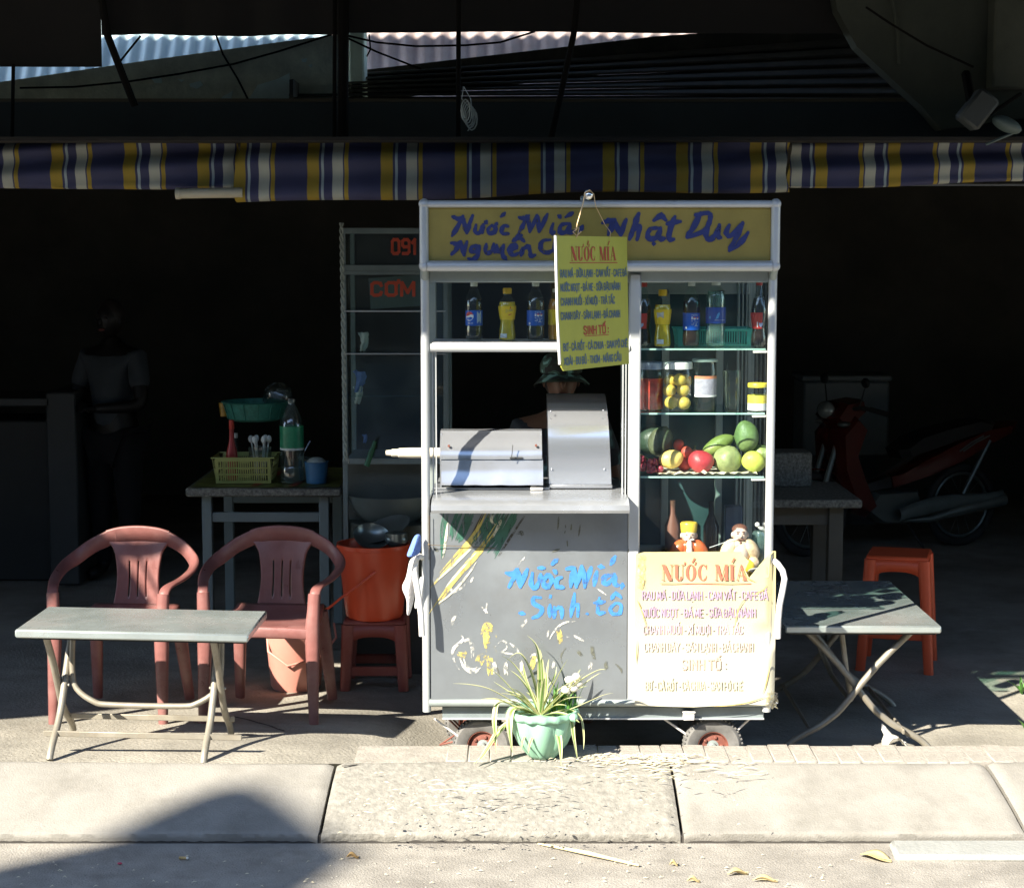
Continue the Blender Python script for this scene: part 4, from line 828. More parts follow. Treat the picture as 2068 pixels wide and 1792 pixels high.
# wrinkled tape and tears
m_tape = glass('clear packing tape', (.95, .93, .82), .2, .35, (.8, .74, .5), .1, 20)
m_tear = mat('brown torn edge', (.50, .36, .12), .8, var=.4, scale=40)
mb = MB()
for st in ([(1294,1190),(1300,1170),(1288,1160)], [(1286,1210),(1296,1235),(1306,1270)], [(1505,1205),(1490,1230),(1482,1270)], [(1520,1200),(1540,1190),(1548,1180)], [(1538,1400),(1546,1380),(1556,1330)], [(1286,1290),(1284,1340)], [(1440,1425),(1500,1419),(1545,1405)], [(1500,1150),(1506,1164),(1525,1174)]):
    brush(mb, st, 2.2, lambda u, v, l: on_poster(u, v, l+.001), taper=True)
part('torn_edge', mb, m_tear, sheet, smooth=False, recalc=False)
mb = MB(); rg = random.Random(2)
mb.grid(lambda s_, t: P(1548 + 20*s_ + rg.uniform(-3, 3), 1395+34*t + rg.uniform(-3, 3), 6.965+rg.uniform(-.008, .006)), 8, 9); part('tape', mb, m_tape, poster, smooth=False)
mb = MB(); mb.grid(lambda s_, t: P(1288 + 14*s_ + rg.uniform(-3, 3), 1120+66*t + rg.uniform(-2, 2), 6.965+rg.uniform(-.006, .006)), 5, 12); part('tape', mb, m_tape, poster, smooth=False)

# ---------------------------------------------------------------- hanging menu board, swung sideways on its wires
bL, bR = P(1122, 476, 6.58), P(1264, 480, 6.895)
ax = Vector((bR.x-bL.x, bR.y-bL.y, 0)); bw = ax.length; ax.normalize(); bn = Vector((ax.y, -ax.x, 0)); bh = bL.z - P(1128, 750, 6.58).z
hang = thing('hanging_menu_board', 'yellow green menu board hanging by wires in front of the cart', 'menu board', tuple(bL + ax*bw/2 + Vector((0, 0, -bh))))
asp = bw/bh
def on_board_m(x, y, l=0): return on_board(x/asp, y, l)                # same unit both ways
def on_board(x, y, l=0): return bL + ax*(x*bw) + Vector((0, 0, y*bh)) + bn*(.0045+l) + ax*(.02*(-y)) - Vector((0, 0, 1))*0.0
pl = [(0, 0), (1, -.005), (1, -.985), (.06, -1.0), (.03, -.97), (.02, -.93), (.0, -.6)]
mb = MB(); mb.prism([on_board(x, y, -.0015) for x, y in pl], bn*(-.006))
board = part('board', mb, mat('yellow green sign board', (.40, .41, .055), .55, var=.07, scale=8), hang, smooth=False)
mb = MB(); mb.prism([on_board(-.010, .002, -.0005), on_board(0.002, .0, -.0005), on_board(0.002, -.6, -.0005), on_board(.022, -.93, -.0005), on_board(.008, -.95, -.0005), on_board(-.010, -.6, -.0005)], bn*(-.009)); part('sunlit_edge', mb, m_pipe, hang, smooth=False)  # white strip stands for the sunlit left edge of the board
m_bred = mat('dark red print', (.40, .055, .03), .6, var=.15); m_bblu = mat('slate blue print', (.075, .14, .22), .6, var=.15)
mb = MB(); serif_word(mb, on_board, .19, .84, -.185, .105); mb.add([on_board(*q) for q in ((.17, -.203), (.85, -.205), (.85, -.199), (.17, -.197))], [(0, 1, 2, 3)]); part('printed_title', mb, m_bred, board, smooth=False, recalc=False); mb = MB(); lettering(mb, ROWS[4], .345*asp, .705*asp, -.735, .058, on_board_m, .19); mb.add([on_board(*q) for q in ((.36, -.752), (.70, -.752), (.70, -.747), (.36, -.747))], [(0, 1, 2, 3)]); part('printed_row', mb, m_bred, board, smooth=False, recalc=False)
for k, (x0, x1, b) in enumerate([(.035, .985, -.305), (.035, .885, -.408), (.035, .80, -.512), (.03, .875, -.618), (0, 0, 0), (.055, .975, -.850), (.06, .88, -.955)]):
    if x1 == 0: continue
    mb = MB(); lettering(mb, ROWS[k], x0*asp, x1*asp, b, .051, on_board_m, .165); part('printed_row', mb, m_bblu, board, smooth=False, recalc=False)
# chromed rod end over the sign and the wires
m_chrome = mat('chrome', (.8, .8, .8), .12, metal=1.0, var=.03)
kn = P(1188, 394, 6.68)
rodt = thing('hanger_rod', 'chromed rod with a ball end above the cart sign', 'rod', tuple(kn))
mb = MB(); mb.ball(kn, .0175, 18, 12); part('ball_end', mb, m_chrome, rodt)
mb = MB(); mb.tube([kn, (kn.x, 7.2, hz1+.02)], .007, 10); part('rod', mb, m_chrome, rodt)
mb = MB(); mb.box((kn.x, 7.05, hz1+.018), (.03, .05, .03), .004); part('rod_bracket', mb, m_alu_d, rodt)
m_wire = mat('bare copper wire', (.62, .45, .25), .4, metal=.5)
wr = thing('hanging_wire', 'bent copper wire holding the menu board on the chromed rod', 'wire', (kn.x, kn.y, kn.z-.1))
t1 = on_board(.26, -.012, .002); t2 = on_board(.74, -.012, .002)
mb = MB(); mb.tube([kn+Vector((.004, -.012, .018)), kn+Vector((-.014, -.012, .008)), kn+Vector((-.02, -.012, -.03)), t1+Vector((.004, 0, .05)), t1+Vector((.0, 0, .028)), t1+Vector((-.012, 0, .02)), t1+Vector((.002, -.004, .006)), t1+Vector((.018, -.002, .022))], .0022, 7); mb.tube([t1+Vector((-.008, 0, .03)), t1+Vector((.010, 0, .034)), t1+Vector((.006, 0, .014)), t1], .0022, 7); part('wire', mb, m_wire, wr)
mb = MB(); mb.tube([kn+Vector((.004, -.012, .018)), kn+Vector((.018, -.008, .004)), kn+Vector((.026, 0, -.04)), t2+Vector((-.02, 0, .05)), t2+Vector((.002, 0, .02)), t2], .0014, 6); part('wire', mb, m_wire, wr)

# ================================================================ GOODS IN THE CART
g_pet = glass('clear bottle plastic', (.92, .975, .96), .09, .02, (.7, .75, .72), .05)
g_water = glass('bottled water', (.62, .84, .80), .14, .05, (.45, .65, .6), .03, body=(.35, .55, .52), body_amt=.12)
g_cola = mat('cola', (.022, .012, .010), .08, var=.2, coat=.3)
g_red = mat('red soda', (.16, .02, .015), .1, var=.3, coat=.3)
g_yel = mat('yellow soda', (.72, .50, .015), .18, var=.15, scale=20, sub=.15, coat=.3)
g_oran = mat('orange soda', (.75, .30, .03), .2, var=.1, sub=.1)
m_capw = mat('white bottle cap', (.70, .74, .70), .5, var=.05); m_capy = mat('yellow bottle cap', (.78, .50, .01), .45, var=.05); m_capr = mat('red bottle cap', (.55, .05, .03), .45, var=.05)
m_lbl_b = mat('blue bottle label', (.012, .10, .50), .35, var=.12, scale=20); m_lbl_r = mat('red bottle label', (.50, .045, .035), .4, var=.1); m_lbl_y = mat('yellow bottle label', (.80, .56, .02), .35, var=.08, scale=30); m_lbl_n = mat('deep blue water label', (.02, .07, .33), .35, var=.2, scale=20)
m_white = mat('white print', (.75, .77, .78), .5, var=.05); m_pred = mat('red print', (.55, .05, .04), .5, var=.05)
def bottle(u, y, zb, h, r, style, label, group, yaw=0.0):
    p = P(u, 700, y)
    t = thing('drink_bottle', label, 'bottle', (p.x, y, zb), group=group, local=True)
    cap_m, liq_m, lab_m = {'pepsi': (m_capw, g_cola, m_lbl_b), 'yellow': (m_capy, g_yel, m_lbl_y), 'water': (m_capw, g_water, m_lbl_n), 'coke': (m_capr, g_cola, m_lbl_r), 'orange': (m_capw, g_oran, m_lbl_y)}[style]
    if style == 'yellow': sh = [(.0, 0), (.80, 0), (.98, .03), (1, .10), (.93, .22), (.80, .36), (.90, .48), (1.0, .60), (1.0, .68), (.86, .76), (.50, .82), (.40, .86), (.40, .90)]
    elif style == 'water': sh = [(.0, 0), (.72, .0), (.95, .03), (1, .08), (1, .30), (.95, .33), (1, .36), (1, .62), (.98, .76), (.9, .83), (.5, .90), (.42, .92), (.42, .94)]
    elif style == 'coke': sh = [(.0, 0), (.75, .0), (1, .05), (1, .14), (.82, .26), (.84, .34), (1, .46), (1, .56), (.80, .70), (.55, .80), (.38, .88), (.36, .93)]
    else: sh = [(.0, 0), (.70, .0), (.95, .03), (1, .09), (1, .20), (.96, .24), (.96, .52), (1, .57), (.98, .66), (.82, .76), (.52, .86), (.38, .90), (.36, .94)]
    full = {'pepsi': .70, 'coke': .74, 'yellow': .74, 'water': .84, 'orange': .8}[style]
    mb = MB(); mb.lathe([(a*r, b*h) for a, b in sh], (0, 0, 0), 28); b_ = part('bottle_shell', mb, g_pet, t)
    def rad(f):
        for (a0, f0), (a1, f1) in zip(sh, sh[1:]):
            if f0 <= f <= f1: return a0 + (a1-a0)*((f-f0)/(f1-f0) if f1 > f0 else 0)
        return sh[-1][0]
    lq = [(0, .004)] + [(rad(f)*r*.955, max(.004, f*h)) for f in [0.0, .02, .05, .09, .14, .2, .27, .34, .42, .5, .58, .66, full]] + [(0, full*h)]
    mb = MB(); mb.lathe(lq, (0, 0, 0), 28); part('drink', mb, liq_m, t)
    cr = {'yellow': .50, 'water': .44}.get(style, .40)*r; ch = {'yellow': .11}.get(style, .075)*h
    mb = MB(); mb.lathe([(0, h-ch), (cr, h-ch), (cr*1.03, h-ch*.2), (cr*.9, h), (0, h)], (0, 0, 0), 22); part('cap', mb, cap_m, t)
    l0, l1 = {'pepsi': (.26, .52), 'yellow': (.40, .66), 'water': (.36, .60), 'coke': (.28, .52), 'orange': (.3, .6)}[style]
    a0, a1 = (-180, 180) if style != 'coke' else (-150, 20)
    mb = MB(); nn = 36
    mb.grid(lambda s_, q: (lambda f, a: ((rad(f)*r+.0007)*math.cos(a), (rad(f)*r+.0007)*math.sin(a), f*h))(l0+(l1-l0)*q, R(-90 + a0 + (a1-a0)*s_)), nn, 8); lb = part('label', mb, lab_m, t)
    def wrap(x, f, l=0):                              # x in bottle radii, seen from the street, f = height share
        a = R(-90) + x + yaw; q = rad(f)*r+.0014+l; return Vector((q*math.cos(a), q*math.sin(a), f*h))
    def poly(pts, m, l=0, name='print'):
        mb = MB(); c = (sum(p[0] for p in pts)/len(pts), sum(p[1] for p in pts)/len(pts)); n = len(pts)
        rings = [[wrap(c[0]+(p[0]-c[0])*k, c[1]+(p[1]-c[1])*k, l) for p in pts] for k in (.5, 1)]
        mb.add([wrap(*c, l)] + rings[0] + rings[1], [(0, 1+i, 1+(i+1) % n) for i in range(n)] + [(1+i, 1+n+i, 1+n+(i+1) % n, 1+(i+1) % n) for i in range(n)]); part(name, mb, m, lb, smooth=False)
    asp = r/h
    if style == 'pepsi' and 'globe' in label:
        cx, cf, rr = -.55, .42, .52; circ = lambda a: (cx+rr*math.cos(R(a)), cf+rr*asp*math.sin(R(a)))
        poly([circ(a) for a in range(0, 360, 20)], m_white, 0)
        poly([circ(a) for a in range(20, 200, 20)] + [(cx-.25, cf+.04*asp), (cx+.1, cf+.12*asp)], m_pred, .0004)
        poly([(cx+rr*.86*math.cos(R(a)), cf+rr*.86*asp*math.sin(R(a))) for a in range(-160, 0, 20)] + [(cx+.15, cf-.06*asp), (cx-.2, cf-.16*asp)], m_lbl_b, .0004)
        mb = MB(); lettering(mb, 'pepsi', -.72, -.05, .295, .028, wrap, .2); part('print', mb, m_white, lb, smooth=False)
        poly([(.35, .30), (.95, .30), (.95, .50), (.35, .50)], mat('pale blue label back', (.35, .45, .58), .5), 0)
    elif style == 'pepsi':
        mb = MB(); lettering(mb, 'PEPSI', -.1, .75, .475, .02, wrap, .2); lettering(mb, 'TỰ NHI', -.1, .85, .365, .032, wrap, .2); lettering(mb, 'TẢI', -.1, .85, .315, .032, wrap, .2); part('print', mb, m_white, lb, smooth=False)
        for cx in (.28, .68):
            poly([(cx+.17*math.cos(R(a)), .44+.17*asp*math.sin(R(a))) for a in range(0, 360, 40)], m_white, 0); poly([(cx+.15*math.cos(R(a)), .443+.15*asp*math.sin(R(a))) for a in range(0, 200, 30)], m_pred, .0003)
        poly([(-.1, .42), (.06, .42), (.06, .465), (-.1, .465)], m_white); poly([(-.85, .28), (-.62, .28), (-.62, .315), (-.85, .315)], m_white)
    elif style == 'yellow':
        if 'script' in label:
            mb = MB()
            for st in ([(-.2,.53),(-.12,.60),(-.05,.54),(.05,.59),(.12,.55)], [(.16,.56),(.26,.59),(.3,.555),(.42,.60),(.5,.57),(.62,.60)]): brush(mb, [(a*100, b*100) for a, b in st], 1.6, lambda x, f, l: wrap(x/100, f/100, l*.3))
            part('print', mb, mat('slate print', (.2, .22, .3), .5), lb, smooth=False)
            poly([(.25, .62), (.45, .61), (.36, .66)], m_pred); poly([(.1, .48), (.5, .50), (.6, .515), (.2, .505)], m_pred)
        else:
            poly([(-.9, .50), (-.05, .50), (-.05, .62), (-.5, .60), (-.9, .61)], mat('grey label print', (.45, .45, .42), .5))
        poly([(-.85, .06), (-.05, .06), (-.05, .14), (-.85, .14)], m_white, .001)
    elif style == 'water':
        poly([(-.15, .42), (.15, .44), (.3, .50), (.25, .53), (.05, .50)], mat('light blue print', (.08, .35, .7), .5)); poly([(-.8, .43), (-.6, .43), (-.62, .47), (-.75, .47)], mat('light blue print', (.08, .35, .7), .5)); poly([(-.2, .405), (.9, .405), (.9, .412), (-.2, .412)], m_white)
    elif style == 'coke':
        poly([(-.45, .33), (-.2, .30), (.1, .33), (.1, .37), (-.45, .37)], mat('pale blue print', (.35, .45, .7), .5)); poly([(-.75, .30), (-.6, .30), (-.6, .38), (-.75, .38)], m_white)
    return t
zl = zs1
bottle(957, 7.13, zl, .226, .034, 'pepsi', 'cola bottle with globe on its blue label, left of the yellow bottle', 'bottles in the cart')
bottle(1024, 7.13, zl, .203, .034, 'yellow', 'yellow drink bottle with slanting script, on the left shelf', 'bottles in the cart')
bottle(1081, 7.13, zl, .226, .035, 'pepsi', 'cola bottle with white lettering, right of the left yellow bottle', 'bottles in the cart')
bottle(1121, 7.16, zl, .20, .030, 'orange', 'orange drink bottle half hidden behind the hanging menu board', 'bottles in the cart')
zr = zsh[0]
bottle(1299, 7.15, zr, .25, .031, 'coke', 'dark cola bottle with red cap beside the middle post', 'bottles in the cart', -.2)
bottle(1337, 7.12, zr, .222, .0335, 'yellow', 'yellow drink bottle in the glass cabinet', 'bottles in the cart', .1)
bottle(1395, 7.13, zr, .254, .034, 'pepsi', 'cola bottle with blue label in the glass cabinet', 'bottles in the cart')
bottle(1444, 7.12, zr, .257, .0385, 'water', 'clear water bottle with deep blue label', 'bottles in the cart')
bottle(1531, 7.12, zr, .257, .031, 'coke', 'cola bottle with red label at the right end of the cabinet', 'bottles in the cart', 0.35)

# slotted plastic baskets
def basket(name, label, c, w, d, h, m, nx_, nz, slope=.18, rows=1):
    t = thing(name, label, 'basket', c, local=True)
    def side(a, b, na, nm='side'):
        a = Vector(a); b = Vector(b); out = Vector(((b-a).y, -(b-a).x, 0)).normalized(); q = MB()
        lo, hi = .10, .86
        def P3(s_, z, o=0): return a.lerp(b, s_) + Vector((0, 0, z*h)) + out*(z*h*slope+o)
        def slab(s0, s1, z0, z1):
            q.add([P3(s0, z0), P3(s1, z0), P3(s1, z1), P3(s0, z1), P3(s0, z0, -.002), P3(s1, z0, -.002), P3(s1, z1, -.002), P3(s0, z1, -.002)], [(0,1,2,3),(7,6,5,4),(0,4,5,1),(1,5,6,2),(2,6,7,3),(3,7,4,0)])
        slab(-.01, 1.01, 0, lo); slab(-.01, 1.01, hi, 1)
        for r_ in range(1, rows): zz = lo+(hi-lo)*r_/rows; slab(0, 1, zz-.03, zz+.03)
        slab(-.01, .05, lo, hi); slab(.95, 1.01, lo, hi)
        for k in range(1, na): s_ = .05+.9*k/na; slab(s_-.22/na, s_+.22/na, lo, hi)
        part(nm, q, m, t, smooth=False)
    x, y = w/2, d/2
    side((-x, -y, 0), (x, -y, 0), nx_); side((x, -y, 0), (x, y, 0), max(4, nx_//2)); side((x, y, 0), (-x, y, 0), nx_); side((-x, y, 0), (-x, -y, 0), max(4, nx_//2))
    q = MB(); q.box((0, 0, .002), (w, d, .004)); part('bottom', q, m, t)
    e = slope*h; q = MB(); q.tube([(-x-e, -y-e, h), (x+e, -y-e, h), (x+e, y+e, h), (-x-e, y+e, h)], .004, 6, closed=True); part('rim', q, m, t)
    return t
m_teal = mat('turquoise plastic', (.10, .50, .42), .5, var=.08)
p = P(1438, 690, 7.28); basket('plastic_basket', 'turquoise slotted basket behind the bottles in the cabinet', (p.x, 7.28, zr), .28, .16, .066, m_teal, 26, 1)

# jars on the second shelf
zj = zsh[1]
def jar(u, y, h, r, label, lid_m, lid_h, body=None, fill=0.0, fill_m=None, lid_r=1.02):
    p = P(u, 800, y); t = thing('glass_jar', label, 'jar', (p.x, y, zj), local=True, group='jars on the cabinet shelf')
    mb = MB(); mb.lathe([(0, 0), (r*.92, 0), (r, .006), (r, h*.80), (r*.92, h*.88), (r*.92, h-lid_h*.5)], (0, 0, 0), 28); part('jar_wall', mb, body or g_pet, t)
    if fill_m: mb = MB(); mb.lathe([(0, .004), (r*.9, .004), (r*.95, .01), (r*.95, fill*h), (0, fill*h)], (0, 0, 0), 28); part('contents', mb, fill_m, t)
    mb = MB(); mb.lathe([(0, h-lid_h), (r*lid_r, h-lid_h), (r*lid_r, h-.003), (r*lid_r*.95, h), (0, h)], (0, 0, 0), 28); part('lid', mb, lid_m, t)
    return t
jar(1312, 7.16, .188, .052, 'jar of red syrup with blue and white lid', mat('blue white lid', (.45, .55, .72), .4, var=.5, scale=8), .028, fill=.66, fill_m=mat('red syrup', (.50, .045, .025), .25, var=.5, scale=25))
jy = jar(1367, 7.13, .190, .057, 'jar of pickled yellow limes with white lid', m_capw, .027)
lm = mat('pickled lime', (.60, .42, .07), .5, var=.25, scale=30, sub=.1)
for i, (x, z, y) in enumerate([(-.026, .03, -.02), (.024, .028, -.02), (.0, .035, .026), (-.03, .075, .0), (.022, .078, -.012), (.008, .118, -.016), (-.024, .112, .018), (.032, .112, .012)]):
    q = MB(); q.ball((x, y, z+.002), (.027, .026, .025), 14, 10); part('pickled_lime', q, lm, jy)
jc = jar(1422, 7.14, .20, .047, 'tall clear jar with grey and orange label', mat('greenish glass lid', (.45, .55, .5), .3), .010, lid_r=1.08)
for (z0, z1, m) in ((.062, .125, mat('grey label paper', (.33, .33, .40), .5, var=.25, scale=40)), (.125, .136, mat('orange label band', (.55, .22, .12), .5)), (.055, .062, m_white)):
    mb = MB(); mb.grid(lambda s_, q: (.048*math.cos(R(-150+130*s_)), .048*math.sin(R(-150+130*s_)), z0+(z1-z0)*q), 16, 1); part('label', mb, m, jc)
js = jar(1529, 7.12, .108, .0375, 'small jar with yellow lid and yellow label', mat('yellow lid', (.75, .62, .05), .4), .016)
for (z0, z1, m) in ((.030, .062, mat('yellow jar label', (.80, .68, .08), .5)), (.003, .030, m_white)):
    mb = MB(); mb.lathe([(.0382, z0), (.0382, z1)], (0, 0, 0), 26, cap=False); part('label', mb, m, js)
gl = thing('drinking_glass', 'clear tall glass beside the clear jar on the cabinet shelf', 'glass', (P(1478, 800, 7.2).x, 7.2, zj), local=True)
mb = MB(); mb.lathe([(0, .004), (.030, .004), (.038, .15), (.0395, .15), (.032, 0), (0, 0)], (0, 0, 0), 24); part('tumbler', mb, g_pet, gl)
mb = MB(); mb.tube([(-.012, 0, .01), (-.022, 0, .19)], .003, 6); part('straw', mb, g_pet, gl)

# fruit on the third shelf
zf = zsh[2]
def fruit(name, label, cat, u, v, y, r, col, rot=(0, 0, 0), var=.2, scale=14, shape=None, stem=False, bump=.002, rough=.45):
    p = P(u, v, y); r = tuple(a*1.08 for a in r); mb = MB(); h_ = (u*7+v*3) % 11
    def lump(q):
        if shape: q = shape(q)
        return q*(1 + .035*math.sin(q.x*70+h_)*math.cos(q.z*55+h_*2) + .025*math.sin(q.y*90+q.z*60+h_))
    mb.ball((0, 0, 0), r, 28, 20, fn=lump)
    m = mat('skin of ' + label, col, rough, var=var, scale=scale, bump=bump, bscale=90, sub=.05)
    t = solo(name, mb, m, label, cat, tuple(p), local=True, rot=rot, angle=80)
    if stem:
        q = MB(); q.tube([(0, 0, r[2]*.95), (.003, 0, r[2]+.014)], .004, 6); part('stem', q, mat('green stem', (.12, .16, .05), .7), t)
    return t
def pear(k): return lambda q: Vector((q.x*(1-k*q.z/.08), q.y*(1-k*q.z/.08), q.z))
def knob(q): a = math.atan2(q.y, q.x); return q*(1+.05*math.sin(a*5)*math.cos(q.z*40))
fruit('avocado', 'dark grey green avocado at the back left of the fruit shelf', 'avocado', 1334, 890, 7.22, (.045, .04, .058), (.085, .10, .055), (0, .35, 0), .35, 30, pear(.2))
fruit('watermelon', 'dark green round melon behind the left avocado', 'melon', 1318, 888, 7.34, (.055, .055, .055), (.03, .055, .035))
fruit('mango', 'pale yellow mango at the front of the fruit shelf', 'mango', 1355, 927, 7.11, (.044, .034, .034), (.80, .60, .17), (0, -.25, 0), .10, 8, rough=.4)
fruit('tomato', 'small red tomato standing highest between avocado and papaya', 'tomato', 1370, 898, 7.20, (.020, .020, .022), (.45, .07, .045), (.3, .2, 0))
fruit('tomato', 'small red tomato above the pomegranate', 'tomato', 1386, 913, 7.17, (.021, .02, .022), (.48, .08, .05), (-.2, .1, 0))
fruit('tomato', 'red tomato lying between mango and pomegranate', 'tomato', 1381, 938, 7.16, (.024, .022, .022), (.50, .05, .03))
fruit('tomato', 'small pinkish tomato with a green stalk behind the pomegranate', 'tomato', 1402, 913, 7.19, (.013, .013, .013), (.55, .20, .13), stem=True)
fruit('pomegranate', 'deep red pomegranate in the middle of the fruit shelf', 'pomegranate', 1415, 932, 7.12, (.047, .044, .042), (.40, .035, .045), (0, .1, 0), .25, 30)
fruit('green_mango', 'long green mango lying on top in the middle', 'mango', 1450, 898, 7.20, (.030, .030, .064), (.20, .25, .06), (0, 1.05, 0), .2, 10, pear(.12), stem=True)
fruit('custard_apple', 'large bumpy green custard apple right of the pomegranate', 'custard apple', 1469, 928, 7.15, (.052, .048, .05), (.26, .31, .13), (0, .3, .4), .3, 22, knob)
fruit('avocado', 'green avocado standing on top of the right hand fruit', 'avocado', 1507, 880, 7.19, (.044, .042, .058), (.16, .235, .085), (0, -.1, 0), .3, 26, pear(.12))
fruit('green_mango', 'yellow green mango at the right front of the fruit shelf', 'mango', 1521, 931, 7.11, (.043, .036, .038), (.50, .56, .10), (0, .25, 0), .15, 8)
fruit('green_mango', 'dull green mango behind the right front mango', 'mango', 1536, 915, 7.20, (.035, .035, .032), (.22, .28, .09), (0, .2, 0), .15, 8)
gr = thing('grape_bunch', 'bunch of red grapes at the left of the fruit shelf', 'grapes', (P(1314, 957, 7.11).x, 7.11, zf), local=True)
rg = random.Random(4); q0 = MB(); q0.ball((0, 0, 0), (.0105, .0105, .012), 12, 9); gme = mesh_of('grape', q0, mat('red grape', (.33, .045, .07), .2, var=.25, scale=50, sub=.1))
for k in range(34):
    a = rg.random(); o = bpy.data.objects.new('grape', gme); COL.objects.link(o); o.parent = gr
    o.location = (-.045 + .085*rg.random(), rg.uniform(-.03, .05), .012 + .062*rg.random()*(1-.5*a)); o.rotation_euler = (rg.random()*3, rg.random()*3, 0)
q = MB(); q.tube([(-.04, .02, .075), (0, .01, .05), (.03, 0, .02)], .003, 6); part('stalk', q, mat('green stem', (.12, .16, .05), .7), gr)
mb = MB(); rg = random.Random(6); a, b = P(1330, 960, 7.05).x, P(1530, 960, 7.05).x
mb.grid(lambda s_, t: (a+(b-a)*s_, 7.05+.26*t+rg.uniform(-.006, .006), zf + .002 + abs(rg.gauss(0, .0045))*(1.5 if t < .3 else .3)), 26, 9)
solo('paper_sheet', mb, mat('crumpled pale paper', (.62, .59, .46), .9), 'crumpled pale paper lining under the fruit', 'paper', (a, 7.1, zf))

# two porcelain figurines and a jug standing on the cabinet floor
m_face = mat('painted porcelain skin', (.66, .50, .42), .3, var=.05); m_robe = mat('orange red glazed robe', (.55, .12, .04), .25, var=.35, scale=22); m_gold = mat('gold yellow glaze', (.75, .53, .06), .3, var=.2, scale=30); m_beard = mat('white glaze', (.78, .74, .68), .3, var=.05); m_hair = mat('brown glaze', (.16, .07, .05), .4); m_robe2 = mat('white and orange glazed robe', (.72, .50, .33), .25, var=.5, scale=26)
def figurine(u, y, vtop, label, kind):
    p = P(u, 1100, y); ht = P(u, vtop, y).z - zfl; k = ht/.24
    t = thing('porcelain_figurine', label, 'figurine', (p.x, y, zfl), local=True)
    def B(name, m, items, par=None):
        q = MB()
        for it in items: q.ball(Vector(it[0])*k, tuple(a*k for a in it[1]), 16, 12, rot=Matrix.Rotation(it[2] if len(it) > 2 else 0, 3, 'Y'))
        return part(name, q, m, par or t, angle=80)
    body = [((0, 0, .05), (.075, .05, .055)), ((0, 0, .10), (.058, .04, .06)), ((-.045, -.008, .122), (.034, .034, .05), .6), ((.045, -.008, .122), (.034, .034, .05), -.6), ((0, -.004, .135), (.05, .036, .035)), ((-.055, -.028, .07), (.025, .03, .025)), ((.055, -.028, .07), (.025, .03, .025))]
    rb = B('robe', m_robe if kind == 1 else m_robe2, body)
    hd = B('head', m_face, [((0, -.006, .185), (.032, .032, .037)), ((0, -.038, .182), (.006, .007, .008)), ((-.032, -.004, .183), (.006, .008, .012)), ((.032, -.004, .183), (.006, .008, .012)), ((0, -.006, .155), (.016, .016, .02))])
    B('eye', m_hair, [((-.012, -.0345, .192), (.0055, .003, .0022))], hd); B('eye', m_hair, [((.012, -.0345, .192), (.0055, .003, .0022))], hd)
    B('hand', m_face, [((-.062, -.045, .075), (.012, .012, .012))]); B('hand', m_face, [((.066, -.04, .07), (.013, .012, .013))])
    if kind == 1:
        q = MB(); q.lathe([(0, .198*k), (.034*k, .198*k), (.037*k, .235*k), (.034*k, .24*k), (0, .24*k)], (0, 0, 0), 20); part('hat', q, m_gold, hd)
        B('beard', m_beard, [((0, -.034, .143), (.013, .012, .026)), ((0, -.04, .115), (.014, .012, .035)), ((-.002, -.042, .085), (.008, .01, .03)), ((-.012, -.036, .170), (.010, .006, .004)), ((.012, -.036, .170), (.010, .006, .004))], hd)
        B('sash', m_gold, [((0, -.045, .045), (.03, .015, .03)), ((.02, -.04, .06), (.015, .012, .015))], rb)
    else:
        B('head_wrap', m_hair, [((0, .004, .205), (.034, .032, .024))], hd); B('moustache', m_hair, [((-.008, -.0365, .168), (.009, .004, .003)), ((.008, -.0365, .168), (.009, .004, .003)), ((0, -.034, .153), (.005, .006, .007)), ((-.012, -.036, .200), (.008, .003, .002)), ((.012, -.036, .200), (.008, .003, .002))], hd)
        B('belly', m_face, [((0, -.028, .10), (.036, .026, .045))], rb); B('gold_ingot', mat('turquoise glaze', (.25, .55, .5), .3), [((-.018, -.055, .095), (.016, .01, .012))], rb); B('sash', m_gold, [((.03, -.05, .055), (.03, .02, .03))], rb)
    return t
figurine(1390, 7.13, 1054, 'seated porcelain figurine with yellow hat and white beard', 1)
figurine(1493, 7.13, 1052, 'seated porcelain figurine with brown head wrap and bare chest', 2)
t = thing('gold_bowl', 'small gilded bowl of grey stones at the feet of the right figurine', 'bowl', (P(1526, 1160, 7.07).x, 7.07, zfl), local=True)
mb = MB(); mb.lathe([(0, 0), (.024, 0), (.030, .012), (.040, .035), (.037, .035), (.026, .012), (0, .01)], (0, 0, 0), 20); part('bowl', mb, m_gold, t)
mb = MB(); mb.ball((0, 0, .034), (.033, .033, .014), 14, 8); part('contents', mb, mat('grey stones', (.35, .34, .38), .6, var=.4, scale=60), t)
t = thing('glass_jug', 'glass jug with a curved spout at the right of the figurines', 'jug', (P(1533, 1140, 7.2).x, 7.2, zfl), local=True)
hj = P(1533, 1072, 7.2).z - zfl
mb = MB(); mb.lathe([(0, 0), (.036, 0), (.04, .01), (.038, hj*.7), (.030, hj*.95), (.026, hj)], (0, 0, 0), 22); part('jug_wall', mb, g_water, t)
mb = MB(); mb.tube([(.03, 0, hj*.85), (.022, -.01, hj+.005), (.0, -.012, hj+.014), (-.012, -.012, hj+.024)], .006, 8); mb.ball((-.012, -.012, hj+.028), .010, 12, 8); part('spout', mb, m_pipe, t)
mb = MB(); mb.tube([P(1432, 1105, 7.1), P(1470, 1092, 7.1), P(1500, 1084, 7.1)], .0012, 5); solo('white_thread', mb, m_white, 'white thread stretched between the two figurines', 'thread', tuple(P(1450, 1100, 7.1)))
